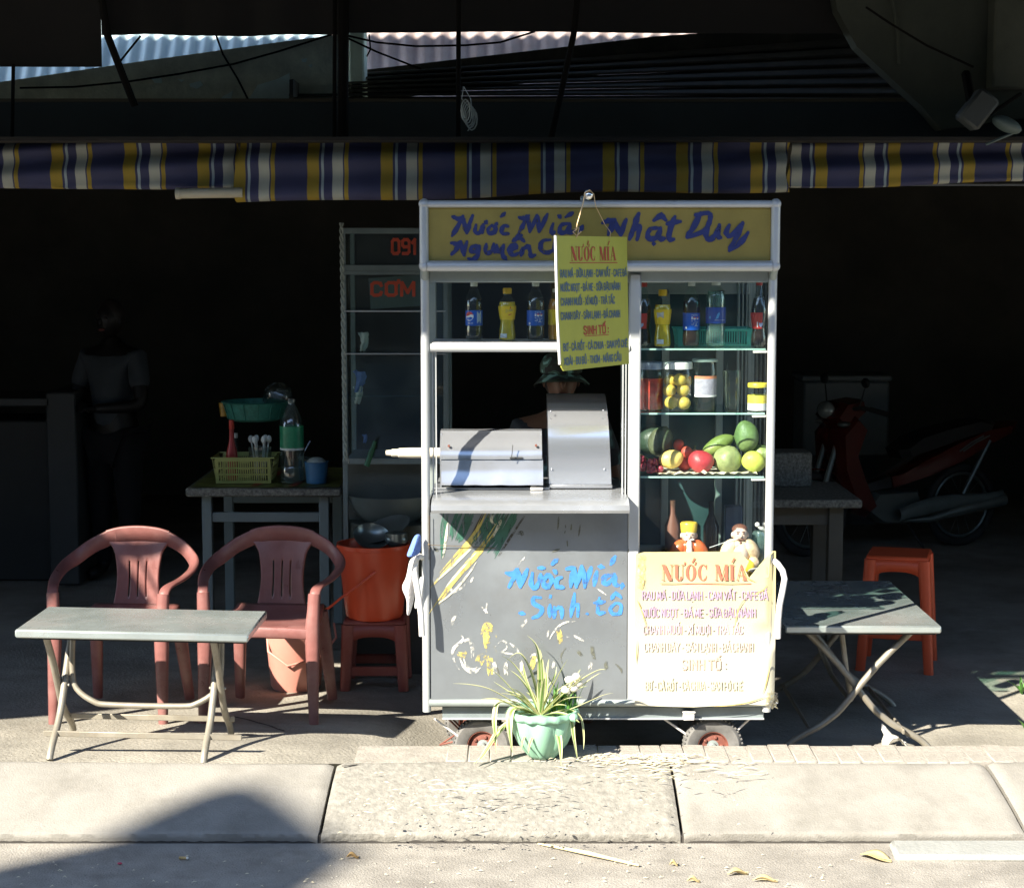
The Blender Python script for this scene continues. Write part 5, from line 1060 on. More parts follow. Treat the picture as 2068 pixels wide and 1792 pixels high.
# dark bottles at the back of the cabinet floor
for u, v, m, lab in ((1358, 1010, m_hair, 'dim brownish bottle at the back left of the cabinet floor'), (1436, 1012, g_cola, 'dark bottle at the back middle of the cabinet floor'), (1480, 1020, mat('dim blue plastic', (.05, .07, .12), .5), 'dim bluish box at the back of the cabinet floor')):
    p = P(u, v, 7.45); h = p.z-zfl; mb = MB()
    if 'box' in lab: mb.box((0, 0, h/2), (.07, .06, h), .004)
    else: mb.lathe([(0, 0), (.03, 0), (.032, h*.6), (.012, h*.8), (.011, h)], (0, 0, 0), 18)
    solo('box' if 'box' in lab else 'dark_bottle', mb, m, lab, 'box' if 'box' in lab else 'bottle', (p.x, 7.45, zfl), local=True)

# ================================================================ SUGARCANE PRESS
px0, px1 = P(888, 930, 7.16).x, P(1094, 930, 7.16).x; pz = zc
press = thing('sugarcane_press', 'polished steel sugarcane press standing on the cart counter', 'press', ((px0+px1)/2, 7.25, pz))
def Zp(v, y=7.15): return P(1000, v, y).z
def extr(name, prof, x0, x1, m, par, n=1, ang=25, jig=0.0):
    k = len(prof); mb = MB(); rg = random.Random(9)
    mb.add([(x0+(x1-x0)*i/n, p[0]+rg.uniform(-jig, jig), p[1]+rg.uniform(-jig, jig)) for i in range(n+1) for p in prof], [(i*k+j, i*k+(j+1) % k, (i+1)*k+(j+1) % k, (i+1)*k+j) for i in range(n) for j in range(k)] + [tuple(range(k)), tuple(n*k+j for j in range(k))])
    return part(name, mb, m, par, angle=ang)
# roller housing: narrow flat top, upper apron, seam, lower apron bulging outwards
extr('upper_cover', [(7.30, Zp(873)), (7.235, Zp(874)), (7.225, Zp(879)), (7.21, Zp(884)), (7.19, Zp(893)), (7.165, Zp(905)), (7.152, Zp(918)), (7.150, Zp(927)), (7.16, Zp(927)), (7.30, Zp(900))], px0, px1, m_steel_b, press, 10, 32, .0006)
lw = extr('lower_cover', [(7.168, Zp(924)), (7.156, Zp(928)), (7.148, Zp(945)), (7.142, Zp(958)), (7.120, Zp(977)), (7.126, Zp(978)), (7.16, Zp(960)), (7.19, Zp(926))], px0+.006, px1+.004, m_steel_b, press, 12, 32, .001)
for u, v in ((906, 900), (1082, 899)):
    q = MB(); a = P(u, v, 7.158); q.lathe([(0, -.004), (.0045, -.004), (.005, .006)], tuple(a), 10, axis='y'); part('screw', q, m_rimred, press)
mb = MB(); mb.tube([P(1035, 898, 7.135), P(1034, 912, 7.13), P(1032, 925, 7.128)], .0016, 6); mb.box(P(1042, 924, 7.148), (.05, .004, .006)); part('latch', mb, m_black, press)
for s_, x in ((0, px0), (1, px1)):
    mb = MB(); mb.prism([(x, 7.31, Zp(874)), (x, 7.22, Zp(878)), (x, 7.165, Zp(930)), (x, 7.17, pz), (x, 7.31, pz)], (.006 if s_ == 0 else -.006, 0, 0)); part('end_plate', mb, m_steel_b, press, smooth=False)
for y, z, r_ in ((7.20, pz+.034, .026), (7.27, pz+.034, .026), (7.24, pz+.085, .03)):
    mb = MB(); pr_ = []
    mb.lathe([(0, px0+.008), (r_, px0+.008)] + [q for i in range(26) for q in ((r_, px0+.01+(px1-px0-.02)*i/26), (r_*.93, px0+.01+(px1-px0-.02)*(i+.5)/26))] + [(r_, px1-.008), (0, px1-.008)], (0, y, z), 20, axis='x'); part('roller', mb, m_alu_d, press)
mb = MB(); mb.box(((px0+px1)/2, 7.22, pz+.004), (px1-px0+.06, .14, .008), .002); part('base_plate', mb, m_steel_b, press)
mb = MB(); a = P(1078, 985, 7.16); mb.box((a.x, 7.16, pz+.022), (.022, .03, .044), .002); mb.box((a.x+.01, 7.15, pz+.006), (.05, .05, .01), .002); part('foot_block', mb, m_pipe, press)
# shaft out through the side of the cart
zs_ = Zp(914, 7.25); xs_ = P(884, 914, 7.25).x
mb = MB(); X = lambda u: P(u, 914, 7.25).x
mb.lathe([(0, X(779)), (.010, X(779)), (.0115, X(787)), (.0115, X(790)), (.0155, X(791)), (.0155, X(804)), (.019, X(805)), (.0205, X(830)), (.0205, px0+.004), (0, px0+.004)], (0, 7.25, zs_), 20, axis='x'); part('drive_shaft', mb, mat('cream painted shaft', (.74, .68, .54), .5, var=.08), press)
# belt hood: a convex cover wider at its foot
hx = [P(1108, 960, 7.2).x, P(1234, 960, 7.2).x]
hz0_ = pz+.002; hz1_ = Zp(797, 7.33)
cov = []
for i in range(19):
    a = R(-18 + 118*i/18); cov.append((7.40 - .235*math.cos(a)*(1.0), hz0_ + .155 + (hz1_-hz0_-.155)*math.sin(a)*1.0 if a > 0 else hz0_+.155+.5*math.sin(a)))
cov = [(7.175, hz0_)] + cov + [(7.47, hz1_-.02), (7.52, hz0_)]
k = len(cov); mb = MB(); n = 8; vs_ = []
for i in range(n+1):
    s_ = i/n
    for (y, z) in cov:
        f = (z-hz0_)/(hz1_-hz0_); xa = hx[0]-.006*f; xb = hx[1]-.018*f; vs_.append((xa+(xb-xa)*s_, y, z))
mb.add(vs_, [(i*k+j, i*k+(j+1) % k, (i+1)*k+(j+1) % k, (i+1)*k+j) for i in range(n) for j in range(k)] + [tuple(range(k)), tuple(n*k+j for j in range(k))])
hood = thing('belt_hood', 'tall rounded polished steel belt hood on the right of the press', 'hood', ((hx[0]+hx[1])/2, 7.3, pz))
part('hood_cover', mb, mat('brushed hood steel', (.62, .65, .70), .23, metal=.84, var=.04, scale=3, rvar=.05, stretch=(.1, 1, 1)), hood, angle=40)
mb = MB(); mb.box(((hx[0]+hx[1])/2, 7.168, hz0_+.008), (hx[1]-hx[0]+.006, .012, .014), .003); part('foot_flange', mb, m_steel_b, hood)
for u, v in ((1114, 947), (1220, 947), (1112, 830), (1218, 828)):
    q = MB(); yy = 7.166 if v > 900 else 7.20; q.ball(P(u, v, yy), .004, 8, 6); part('rivet', q, m_steel_b, hood)

# ================================================================ FURNITURE ON THE PAVEMENT
m_chair = mat('faded red chair plastic', (.205, .082, .074), .36, var=.2, scale=9, dirt=(.27, .155, .145), dirt_amt=.6, dirt_scale=5, rvar=.12, bump=.0006, bscale=120)
def make_chair(label, loc, rz):
    t = thing('armchair', label, 'chair', loc, rz, 'red plastic armchairs', local=True)
    for s_ in (-1, 1):
        # arm runs on from the back hoop, bends down into the front leg
        arm = [(s_*.10, .258, .735), (s_*.13, .254, .730), (s_*.205, .232, .694), (s_*.262, .178, .650), (s_*.284, .10, .630), (s_*.282, .0, .614), (s_*.268, -.10, .604), (s_*.250, -.175, .598), (s_*.240, -.215, .586), (s_*.236, -.236, .558)]
        wd = [(0, -.35, 1), (s_*.1, -.35, 1), (s_*.25, -.3, 1), (s_*.55, -.2, .8), (s_*.9, -.1, .5), (s_*1, 0, .3), (s_*1, 0, .2), (s_*1, 0, .1), (s_*1, 0, 0), (s_*1, 0, 0)]
        mb = MB(); mb.sweep(smooth(arm), [tuple(q) for q in smooth(wd)], lerps([.072, .072, .068, .062, .055, .050, .046, .044, .044, .044]), .014, .35); part('armrest', mb, m_chair, t, angle=70)
        mb = MB(); mb.sweep([(s_*.236, -.232, .573), (s_*.233, -.240, .50), (s_*.228, -.245, .42), (s_*.230, -.255, .25), (s_*.236, -.272, .0)], (1, 0, 0), [.050, .052, .062, .052, .036], [.030, .034, .040, .036, .030], .3); part('leg', mb, m_chair, t, angle=70)
        mb = MB(); mb.sweep([(s_*.178, .190, .415), (s_*.190, .215, .30), (s_*.210, .285, .0)], (1, .3*s_, 0), [.066, .060, .044], [.034, .032, .028], .3); part('leg', mb, m_chair, t, angle=70)
    mb = MB(); mb.sweep(smooth([(-.135, .2535, .731), (-.08, .259, .745), (0, .262, .751), (.08, .259, .745), (.135, .2535, .731)]), (0, -.35, 1), .074, .015, .35); part('back_rail', mb, m_chair, t, angle=70)
    # splat with three slots
    nu, nv = 30, 18
    def spl(a, b):
        z = .42 + .31*b; w = .112 - .018*math.sin(min(1, b*1.15)*math.pi) + .050*max(0, (b-.78)/.22)**2
        x = (a-.5)*2*w; return (x, .205 + .055*b + .020*(1-(2*a-1)**2), z)
    mb = MB(); mb.grid(spl, nu, nv, hole=lambda i, j: i in (8, 14, 20) and 3 <= j <= 11)
    b = part('backrest', mb, m_chair, t, angle=70); so = b.modifiers.new('thick', 'SOLIDIFY'); so.thickness = .012; so.offset = 0
    mb = MB(); mb.grid(lambda a, q: ((a-.5)*2*(.226-.035*q), -.255+.465*q, .425 - .016*math.sin(a*math.pi)*math.sin(q*math.pi) - (.035*max(0, .09-q)/.09)**1 + .014*max(0, q-.85)/.15), 16, 16)
    b = part('seat', mb, m_chair, t, angle=70); so = b.modifiers.new('thick', 'SOLIDIFY'); so.thickness = .012; so.offset = 0
    mb = MB(); mb.sweep([(-.228, -.252, .405), (-.12, -.262, .412), (0, -.264, .414), (.12, -.262, .412), (.228, -.252, .405)], (0, 0, 1), .045, .012); part('seat_apron', mb, m_chair, t, angle=70)
    for s_ in (-1, 1):
        mb = MB(); mb.sweep([(s_*.224, -.24, .40), (s_*.206, 0, .405), (s_*.186, .2, .41)], (0, 0, 1), .045, .012); part('seat_apron', mb, m_chair, t, angle=70)
    return t
c1 = P(226, 1400, 7.55); c2 = P(532, 1400, 7.52)
make_chair('red plastic armchair with sunlit top behind the left steel table', (c1.x, 7.82, gz(c1.x, 7.82)), R(-4))
make_chair('red plastic armchair in shade, partly behind the right end of the steel table', (c2.x, 7.79, gz(c2.x, 7.79)), R(-5))

m_ttop = mat('brushed steel tabletop', (.42, .47, .465), .22, metal=.5, var=.14, scale=5, rvar=.12, dirt=(.42, .33, .31), dirt_amt=.55, dirt_scale=2.4)
m_tleg = mat('weathered steel tube', (.30, .275, .225), .45, metal=.35, var=.2, scale=12, dirt=(.28, .22, .15), dirt_amt=.5, dirt_scale=18)
def folding_table(label, cx, cy, L_, W_, zt, rz, zfoot, along='x', roll=0.0):
    """steel top L_ x W_; crossed legs stand in planes across the short side"""
    t = thing('folding_table', label, 'table', (cx, cy, zfoot), group='steel folding tables', local=True, rot=(0, roll, rz)); h = zt - zfoot
    mb = MB(); mb.box((0, 0, h-.016), (L_, W_, .032), .006); top = part('tabletop', mb, m_ttop, t)
    mb = MB(); mb.box((0, 0, h-.036), (L_-.04, W_-.04, .008)); part('underside', mb, m_black, t)
    leg = [(1.0, 0.0), (.93, .05), (.82, .10), (.66, .155), (.52, .20), (.38, .26), (.20, .36), (-.25, .70), (-.74, 1.0)]
    hh = h-.03
    for s_ in (-1, 1):
        x0 = s_*(L_/2-(.10 if s_ < 0 else .145))
        for d, off in ((1, 0), (-1, s_*-.026)):
            mb = MB(); mb.tube(smooth([(x0+off, d*W_/2*a*.98, b*hh) for a, b in leg], 3), .0140, 12); part('leg', mb, m_tleg, t)
        q = MB(); q.tube([(x0+.02, 0, hh*.505), (x0-.045*s_, 0, hh*.505)], .006, 8); part('pivot_bolt', q, m_tleg, t)
    xb = L_/2-.10
    mb = MB(); mb.box((.02, -W_/2*.60, hh*.17), (2*xb+.08, .010, .022), .002); part('stretcher', mb, m_tleg, t)
    mb = MB(); mb.box((0, W_/2*.60, hh*.17), (2*xb-.03, .010, .022), .002); part('stretcher', mb, m_tleg, t)
    k = xb-.05; mb = MB(); mb.tube(smooth([(-k, W_*.10, hh*.98), (-k, W_*.06, hh*.62), (-k+.02, W_*.03, hh*.47), (-k+.09, 0, hh*.37), (-k+.16, 0, hh*.345), (k-.16, 0, hh*.345), (k-.09, 0, hh*.37), (k-.02, W_*.03, hh*.47), (k, W_*.06, hh*.62), (k, W_*.10, hh*.98)]), .0115, 12); part('leg_loop', mb, m_tleg, t)
    return t
tl = P(20, 1275, 6.80); tr = P(493, 1284, 6.78); zt1 = (tl.z+tr.z)/2
cxa = (tl.x+tr.x)/2 + .012
folding_table('long steel folding table in front of the red armchairs', cxa, 6.80+.225, tr.x-tl.x, .45, zt1+.006, R(-1.5), -.004, roll=R(.9))
zt2 = P(1745, 1262, 7.33).z; xa, xb_ = P(1580, 1262, 7.33).x, P(1895, 1262, 7.33).x
t2 = folding_table('steel folding table half in the shadow of the cart', (xa+xb_)/2+.01, 7.33+.50, 1.02, xb_-xa, zt2, R(90), DIP)
m_leaf0 = mat('torn white paper', (.75, .73, .68), .9)
mb = MB(); a = G(1800, 1520, DIP+.03); rg = random.Random(12)
mb.grid(lambda s_, t: (P(1782, 1500, 7.42).x + .11*s_ + rg.uniform(-.006, .006), 7.40+.05*t+.03*s_, DIP+.004+.10*(1-s_)*t+.05*math.sin(s_*3)*(1-t)+rg.uniform(0, .008)), 7, 5); solo('paper_scrap', mb, m_leaf0, 'crumpled white paper scrap by the foot of the right steel table', 'paper', (P(1800, 1500, 7.42).x, 7.42, DIP), smooth=False)

# plastic stools
def stool(label, loc, h, wt, wb, m, rz=0.0, rung=.28):
    t = thing('plastic_stool', label, 'stool', loc, rz, 'plastic stools', local=True)
    mb = MB(); mb.box((0, 0, h-.012), (wt, wt, .024), .009); part('seat', mb, m, t)
    for i, (ax_, sx) in enumerate((('x', -1), ('x', 1), ('y', -1), ('y', 1))):
        q = MB(); d = sx*(wt/2-.008); z0 = h-.02; n = 12
        def arch(s_, r_):                             # apron with an arched lower edge
            x = (s_-.5)*(wt-.03); lo = h-.075-.045*abs(2*s_-1)**3; z = lo+(z0-lo)*r_; return (x, d, z) if ax_ == 'y' else (d, x, z)
        q.grid(arch, n, 2); o = part('apron', q, m, t); so = o.modifiers.new('thick', 'SOLIDIFY'); so.thickness = .01; so.offset = 0
    for sx in (-1, 1):
        for sy in (-1, 1):
            mb = MB(); a = Vector((sx*(wt/2-.022), sy*(wt/2-.022), h-.02)); b = Vector((sx*(wb/2-.022), sy*(wb/2-.022), 0))
            mb.sweep([a, a.lerp(b, .5), b], (1, 0, 0), [.058, .052, .046], [.058, .052, .046], .22); part('leg', mb, m, t, angle=50)
    k = rung; wr_ = wb + (wt-wb)*k
    for (ax_, sx) in (('y', -1), ('y', 1), ('x', -1), ('x', 1)):
        mb = MB(); dd = (.0, sx*(wr_/2-.022), h*k) if ax_ == 'y' else (sx*(wr_/2-.022), 0, h*k)
        mb.box(dd, (wr_-.06, .016, .045) if ax_ == 'y' else (.016, wr_-.06, .045), .004); part('rung', mb, m, t)
    return t
m_maroon = mat('maroon stool plastic', (.25, .058, .045), .5, var=.12, dirt=(.25, .13, .11), dirt_amt=.4, dirt_scale=6)
m_orange = mat('orange stool plastic', (.68, .10, .035), .42, var=.08)
sy = 8.50; sz = gz(-.6, sy); sx = P(760, 1382, sy).x
hs = P(760, 1250, sy-.1).z - sz
stool('low maroon plastic stool under the big red bucket', (sx, sy, sz), hs, .285, .315, m_maroon)
oy = 9.0; oz = gz(1, oy); ox = P(1803, 1300, oy).x
stool('tall orange plastic stool behind the right steel table', (ox+.02, oy, oz), P(1800, 1122, oy-.12).z-oz, .30, .375, m_orange, R(-16), .33)

# buckets
m_bred_p = mat('red bucket plastic', (.66, .085, .032), .3, var=.08, scale=4)
m_bpink = mat('pale red bucket plastic', (.56, .24, .19), .4, var=.10, scale=4)
def bucket(label, loc, r0, r1, h, m, handle):
    t = thing('bucket', label, 'bucket', loc, group='plastic buckets', local=True)
    mb = MB(); mb.lathe([(0, 0), (r0*.93, 0), (r0, .015), (r1, h-.02), (r1*1.04, h-.018), (r1*1.04, h), (r1*.97, h), (r0*.94, .02), (0, .016)], (0, 0, 0), 40); part('pail', mb, m, t)
    mb = MB(); mb.tube(handle, .006, 8); part('handle', mb, m, t)
    return t
bz = sz+hs+.001; rb = 148/2/S(8.42)
bucket('big red bucket of pot lids standing on the maroon stool', (sx-.005, 8.47, bz), rb*.80, rb*1.0, P(755, 1104, 8.34).z-bz, m_bred_p, [(-.17, .02, .22), (-.19, -.04, .13), (-.235, -.08, .09), (-.26, -.10, .03), (-.255, -.10, -.09), (-.265, -.10, -.14)] if False else [(.02, -.165, .24), (-.06, -.185, .18), (-.13, -.19, .13), (-.19, -.19, .08), (-.235, -.18, .05)])
hb = P(755, 1104, 8.34).z - bz
def dish(name, label, c, r, d, tilt, m, knob=False):
    t = thing(name, label, 'pot lid' if knob else 'bowl', c, local=True, rot=(tilt[0], tilt[1], 0))
    mb = MB(); mb.lathe([(0, d*.0), (r*.5, d*.12), (r*.85, d*.55), (r, d), (r*1.04, d), (r*1.0, d*.92), (r*.84, d*.45), (r*.48, d*.02), (0, -.004)], (0, 0, 0), 32); part('bowl', mb, m, t)
    return t
m_tin = mat('dull aluminium pot', (.16, .19, .19), .3, metal=.7, var=.1)
dish('steel_bowl', 'shiny steel bowl tilted in the big red bucket', tuple(P(748, 1096, 8.44)), .085, .05, (.55, .2), m_tin)
dish('steel_bowl', 'wide dull pan leaning over the big red bucket', tuple(P(780, 1082, 8.55)), .13, .04, (.25, -.35), m_tin)
mb = MB(); mb.ball((0, 0, 0), (.055, .05, .04), 18, 12); mb.lathe([(.05, .0), (.052, .03), (.045, .032)], (0, 0, 0), 18); solo('small_pot', mb, m_tin, 'small dark pot on the right inside the big red bucket', 'pot', tuple(P(800, 1088, 8.42)), local=True)
p2 = G(592, 1376, -.105); y2 = 8.42; x2 = P(597, 1330, y2).x; z2 = gz(x2, y2); r2 = 125/2/S(y2)
bucket('pale red bucket under the right armchair', (x2, y2, z2), r2*.82, r2, P(597, 1262, y2-r2).z-z2, m_bpink, [(-r2*.9, -.03, .26), (-r2*.8, -.10, .19), (-.02, -r2*1.05, .135), (r2*.85, -.10, .16), (r2*1.35, -.02, .24), (r2*1.25, .02, .30)])
hb2 = P(597, 1262, y2-r2).z - z2
t = thing('soup_pot', 'black pot with brassy side in the pale red bucket', 'pot', (x2+.075, y2, z2+hb2-.04), local=True)
mb = MB(); mb.lathe([(0, 0), (.055, 0), (.065, .03), (.062, .085), (.07, .09), (.07, .10), (0, .105)], (0, 0, 0), 24); part('pot', mb, mat('brassy dark metal', (.20, .15, .07), .25, metal=.8, var=.3), t)
mb = MB(); mb.lathe([(0, .13), (.014, .128), (.016, .118), (.008, .112), (.008, .10)], (0, 0, 0), 14); part('lid_knob', mb, m_black, t)
mb = MB(); rg = random.Random(14); a = P(640, 1215, 8.7)
mb.grid(lambda s_, q: (a.x-.045+.10*s_, 8.66+.02*math.sin(s_*9)+.05*q, z2+.0+.36*(1-q)-.04*s_+rg.uniform(-.005, .005)), 8, 10); solo('white_rag', mb, m_capw, 'white rag hanging behind the pale red bucket', 'rag', tuple(P(640, 1300, 8.68)))

# towel on the left push handle
def cloth(name, label, pts_rows, m, y_j=.006, seed=1):
    rg = random.Random(seed); mb = MB(); w = len(pts_rows[0]); n = len(pts_rows)
    vs_ = [P(u, v, y)+Vector((rg.uniform(-.002, .002), rg.uniform(-y_j, y_j), rg.uniform(-.002, .002))) for r_ in pts_rows for (u, v, y) in r_]
    mb.add(vs_, [(j*w+i, j*w+i+1, (j+1)*w+i+1, (j+1)*w+i) for j in range(n-1) for i in range(w-1)])
    o = solo(name, mb, m, label, 'towel', tuple(vs_[0]), angle=80)
    s1 = o.modifiers.new('thick', 'SOLIDIFY'); s1.thickness = .006; s2 = o.modifiers.new('soft', 'SUBSURF'); s2.levels = 2; s2.render_levels = 2
    return o
m_tblue = mat('blue terry towel', (.14, .24, .62), .95, var=.2, scale=60, bump=.004, bscale=200); m_twh = mat('white terry towel', (.68, .66, .66), .95, var=.12, scale=30, bump=.004, bscale=160)
cloth('towel', 'blue towel end draped over the left push handle', [[(836,1078,6.96),(845,1075,6.95),(852,1078,6.97)], [(829,1096,6.93),(840,1090,6.90),(853,1092,6.96)], [(822,1112,6.93),(836,1108,6.89),(853,1108,6.96)], [(818,1124,6.93),(826,1126,6.89),(848,1122,6.95)]], m_tblue, seed=3)
cloth('towel', 'white towel hanging from the left push handle', [[(824,1130,6.93),(836,1122,6.90),(850,1126,6.95)], [(821,1150,6.92),(830,1148,6.90),(845,1150,6.97)], [(818,1170,6.93),(828,1172,6.90),(850,1176,6.97)], [(808,1180,6.93),(824,1190,6.91),(840,1196,6.96)], [(812,1196,6.94),(820,1205,6.92),(836,1218,6.96)], [(822,1205,6.95),(826,1222,6.92),(832,1232,6.95)], [(820,1236,6.95),(822,1243,6.93),(826,1244,6.95)]], m_twh, seed=5)
cloth('towel', 'shaded grey part of the towel hidden between handle and cart', [[(846,1160,7.02),(856,1160,7.03)], [(840,1200,7.03),(856,1196,7.03)], [(832,1238,7.04),(852,1220,7.03)]], mat('shaded grey cloth', (.45, .48, .50), .95), seed=6)  # shade between handle and cart is put into the grey

# ---------------------------------------------------------------- stone-topped tables in the shade
m_stone = mat('speckled terrazzo', (.13, .13, .11), .6, var=.7, scale=70, dirt=(.45, .43, .38), dirt_amt=.7, dirt_scale=60)
m_tpaint = mat('grey green painted wood', (.17, .21, .21), .6, var=.15, dirt=(.10, .10, .09), dirt_amt=.4)
m_tbrown = mat('dull brown painted wood', (.12, .11, .085), .7, var=.15)
def stone_table(label, x0, x1, y0, y1, zt, m, lw=.045, rail=None, inset=.06, apr=None):
    zg = DIP; t = thing('stone_table', label, 'table', ((x0+x1)/2, (y0+y1)/2, zg), group='stone topped tables')
    mb = MB(); mb.box(((x0+x1)/2, (y0+y1)/2, zt-.02), (x1-x0, y1-y0, .045), .008); part('tabletop', mb, m_stone, t)
    for x in (x0+inset, x1-inset):
        for y in (y0+inset, y1-inset):
            mb = MB(); mb.box((x, y, (zg+zt-.045)/2), (lw, lw, zt-.045-zg), .003); part('leg', mb, m, t)
    if rail:
        for y in (y0+inset, y1-inset): mb = MB(); mb.box(((x0+x1)/2, y, rail), (x1-x0-2*inset-lw, .03, .05), .003); part('rail', mb, m, t)
    if apr:
        for y in (y0+inset, y1-inset): mb = MB(); mb.box(((x0+x1)/2, y, zt-.045-apr/2), (x1-x0-2*inset-lw, .03, apr), .003); part('apron', mb, m, t)
    return t
ty = 9.25; zt3 = P(530, 986, ty).z
stone_table('stone topped table with condiments behind the chairs', P(374, 990, ty).x, P(688, 990, ty).x, ty, ty+.9, zt3, m_tpaint, .05, P(530, 1045, ty+.06).z, .095)
ry = 9.45; zt4 = P(1650, 1012, ry).z
stone_table('stone topped table right of the cart', P(1330, 1020, ry).x, P(1741, 1020, ry).x, ry, ry+.75, zt4+.006, m_tbrown, .075, None, .12, .10)
m_oil = mat('green and yellow table cloth', (.16, .17, .04), .45, var=.6, scale=7)
mb = MB(); xa3, xb3 = P(385, 985, ty).x, P(684, 985, ty).x; rg = random.Random(21)
mb.grid(lambda s_, q: (xa3+(xb3-xa3)*s_, ty-.004+.86*q, zt3+.006+rg.uniform(0, .004)), 20, 12); tc_ = solo('table_cloth', mb, m_oil, 'green and yellow plastic cloth on the condiment table', 'table cloth', (xa3, ty+.4, zt3))
for x_ in (.40, .66):
    q = MB(); q.prism([(xa3+(xb3-xa3)*(x_+d+o), ty+.01+.8*g, zt3+.0125) for d, o, g in ((0, 0, 0), (.05, 0, 0), (.05, .12, 1), (0, .12, 1))], (0, 0, .001)); part('red_band', q, mat('red cloth print', (.32, .06, .03), .5, var=.2), tc_)
# things on the condiment table
m_yplas = mat('yellow green plastic', (.36, .38, .12), .5, var=.1)
ZT = zt3+.012
p = P(492, 965, ty+.12); basket('plastic_basket', 'yellow green slotted basket on the condiment table', (p.x, ty+.22, ZT), 110/S(ty+.12), .22, P(492, 923, ty+.12).z-ZT, m_yplas, 22, 1, .16, rows=3)
def small(name, label, cat, u, y, prof, m, n=22, group=None):
    mb = MB(); mb.lathe(prof, (0, 0, 0), n); return solo(name, mb, m, label, cat, (P(u, 900, y).x, y, ZT+.006), local=True, group=group)
hs_ = P(468, 850, ty+.2).z-ZT
o = small('sauce_bottle', 'red chilli sauce bottle standing in the yellow basket', 'bottle', 468, ty+.2, [(0, 0), (.026, 0), (.029, .01), (.029, hs_*.42), (.026, hs_*.5), (.014, hs_*.66), (.012, hs_*.84), (.012, hs_*.85)], mat('red chilli sauce', (.42, .035, .03), .3, var=.15))
q = MB(); q.lathe([(.013, hs_*.85), (.015, hs_*.86), (.013, hs_), (0, hs_)], (0, 0, 0), 16); part('cap', q, m_capr, o)
o = small('white_cap_bottle', 'slim clear bottle with white cap behind the chilli sauce', 'bottle', 475, ty+.3, [(0, 0), (.022, 0), (.022, .16), (.012, .19), (.012, .215)], g_pet); q = MB(); q.lathe([(.014, .21), (.014, .235), (0, .235)], (0, 0, 0), 14); part('cap', q, m_capw, o)
o = small('chopstick_holder', 'clear plastic holder of spoons in the yellow basket', 'holder', 525, ty+.24, [(0, 0), (.05, 0), (.062, .17), (.06, .17), (.048, .004), (0, .004)], m_clear)
for k in range(6):
    q = MB(); a = k*1.05; q.tube([(.02*math.cos(a), .02*math.sin(a), .01), (.045*math.cos(a), .04*math.sin(a), .20)], .004, 6); q.ball((.047*math.cos(a), .042*math.sin(a), .21), (.014, .008, .02), 10, 8); part('spoon', q, m_capw, o)
o = thing('plastic_colander', 'green plastic colander resting on top of the spoon holder', 'colander', (P(515, 850, ty+.28).x, ty+.28, P(515, 848, ty+.28).z), local=True)
q = MB(); rw = 66/S(ty+.28); hc = P(515, 812, ty+.28).z-P(515, 848, ty+.28).z
q.lathe([(0, 0), (rw*.7, 0), (rw*.82, .012), (rw*.98, hc), (rw*1.04, hc+.004), (rw*1.0, hc+.008), (rw*.78, .016), (0, .006)], (0, 0, 0), 30); part('bowl', q, mat('dark green plastic', (.03, .17, .13), .5, var=.3, scale=40), o)
for k in range(14):
    q = MB(); a = k*2*math.pi/14; q.tube([(rw*.84*math.cos(a), rw*.84*math.sin(a), .012), (rw*1.0*math.cos(a), rw*1.0*math.sin(a), hc)], .003, 5); part('rib', q, mat('dark green plastic', (.03, .17, .13), .5), o)
hw_ = P(590, 805, ty+.16).z-ZT; rw_ = 24/S(ty+.16)
o = thing('water_bottle', 'large clear water bottle with green label on the condiment table', 'bottle', (P(590, 965, ty+.16).x, ty+.16, ZT), local=True)
q = MB(); q.lathe([(0, 0), (rw_*.9, 0), (rw_, .01), (rw_, hw_*.18), (rw_*.95, hw_*.2), (rw_, hw_*.22), (rw_, hw_*.66), (rw_*.9, hw_*.76), (rw_*.45, hw_*.90), (rw_*.3, hw_*.93), (rw_*.3, hw_*.97)], (0, 0, 0), 26); part('bottle_shell', q, glass('hazy bottle plastic', (.75, .86, .84), .15, .3, (.3, .4, .38), .1), o)
q = MB(); q.lathe([(rw_*1.015, hw_*.42), (rw_*1.015, hw_*.68)], (0, 0, 0), 26, cap=False); part('label', q, mat('green bottle label', (.02, .25, .12), .4, var=.25, scale=20), o)
q = MB(); q.lathe([(rw_*1.02, hw_*.395), (rw_*1.02, hw_*.42)], (0, 0, 0), 26, cap=False); part('label_band', q, m_capw, o)
q = MB(); q.lathe([(0, hw_*.95), (rw_*.36, hw_*.95), (rw_*.36, hw_), (0, hw_)], (0, 0, 0), 16); part('cap', q, m_clear, o)
rc = 24/S(ty+.14); o = thing('blue_cup', 'blue plastic cup heaped with ice on the condiment table', 'cup', (P(639, 965, ty+.14).x, ty+.14, ZT), local=True); hc2 = P(639, 932, ty+.14).z-ZT
q = MB(); q.lathe([(0, 0), (rc*.85, 0), (rc, hc2), (rc*1.06, hc2+.002), (rc*.96, hc2+.002), (rc*.8, .006), (0, .006)], (0, 0, 0), 24); part('cup', q, mat('blue cup plastic', (.04, .16, .32), .45), o)
q = MB(); q.ball((0, 0, hc2*.95), (rc*.85, rc*.85, .03), 14, 8); part('ice', q, mat('crushed ice', (.45, .5, .48), .4, var=.3, scale=60), o)
o = thing('amber_glass', 'small amber glass catching light at the left end of the colander', 'glass', (P(452, 838, ty+.25).x, ty+.25, P(452, 840, ty+.25).z), local=True)
q = MB(); q.lathe([(0, 0), (.02, 0), (.026, .07), (.024, .07), (.018, .004), (0, .004)], (0, 0, 0), 18); part('glass', q, mat('amber drink', (.30, .16, .01), .3, var=.4, scale=30), o); q = MB(); q.ball((.0, -.016, .045), (.010, .006, .016), 10, 8); part('yellow_slice', q, m_capy, o)

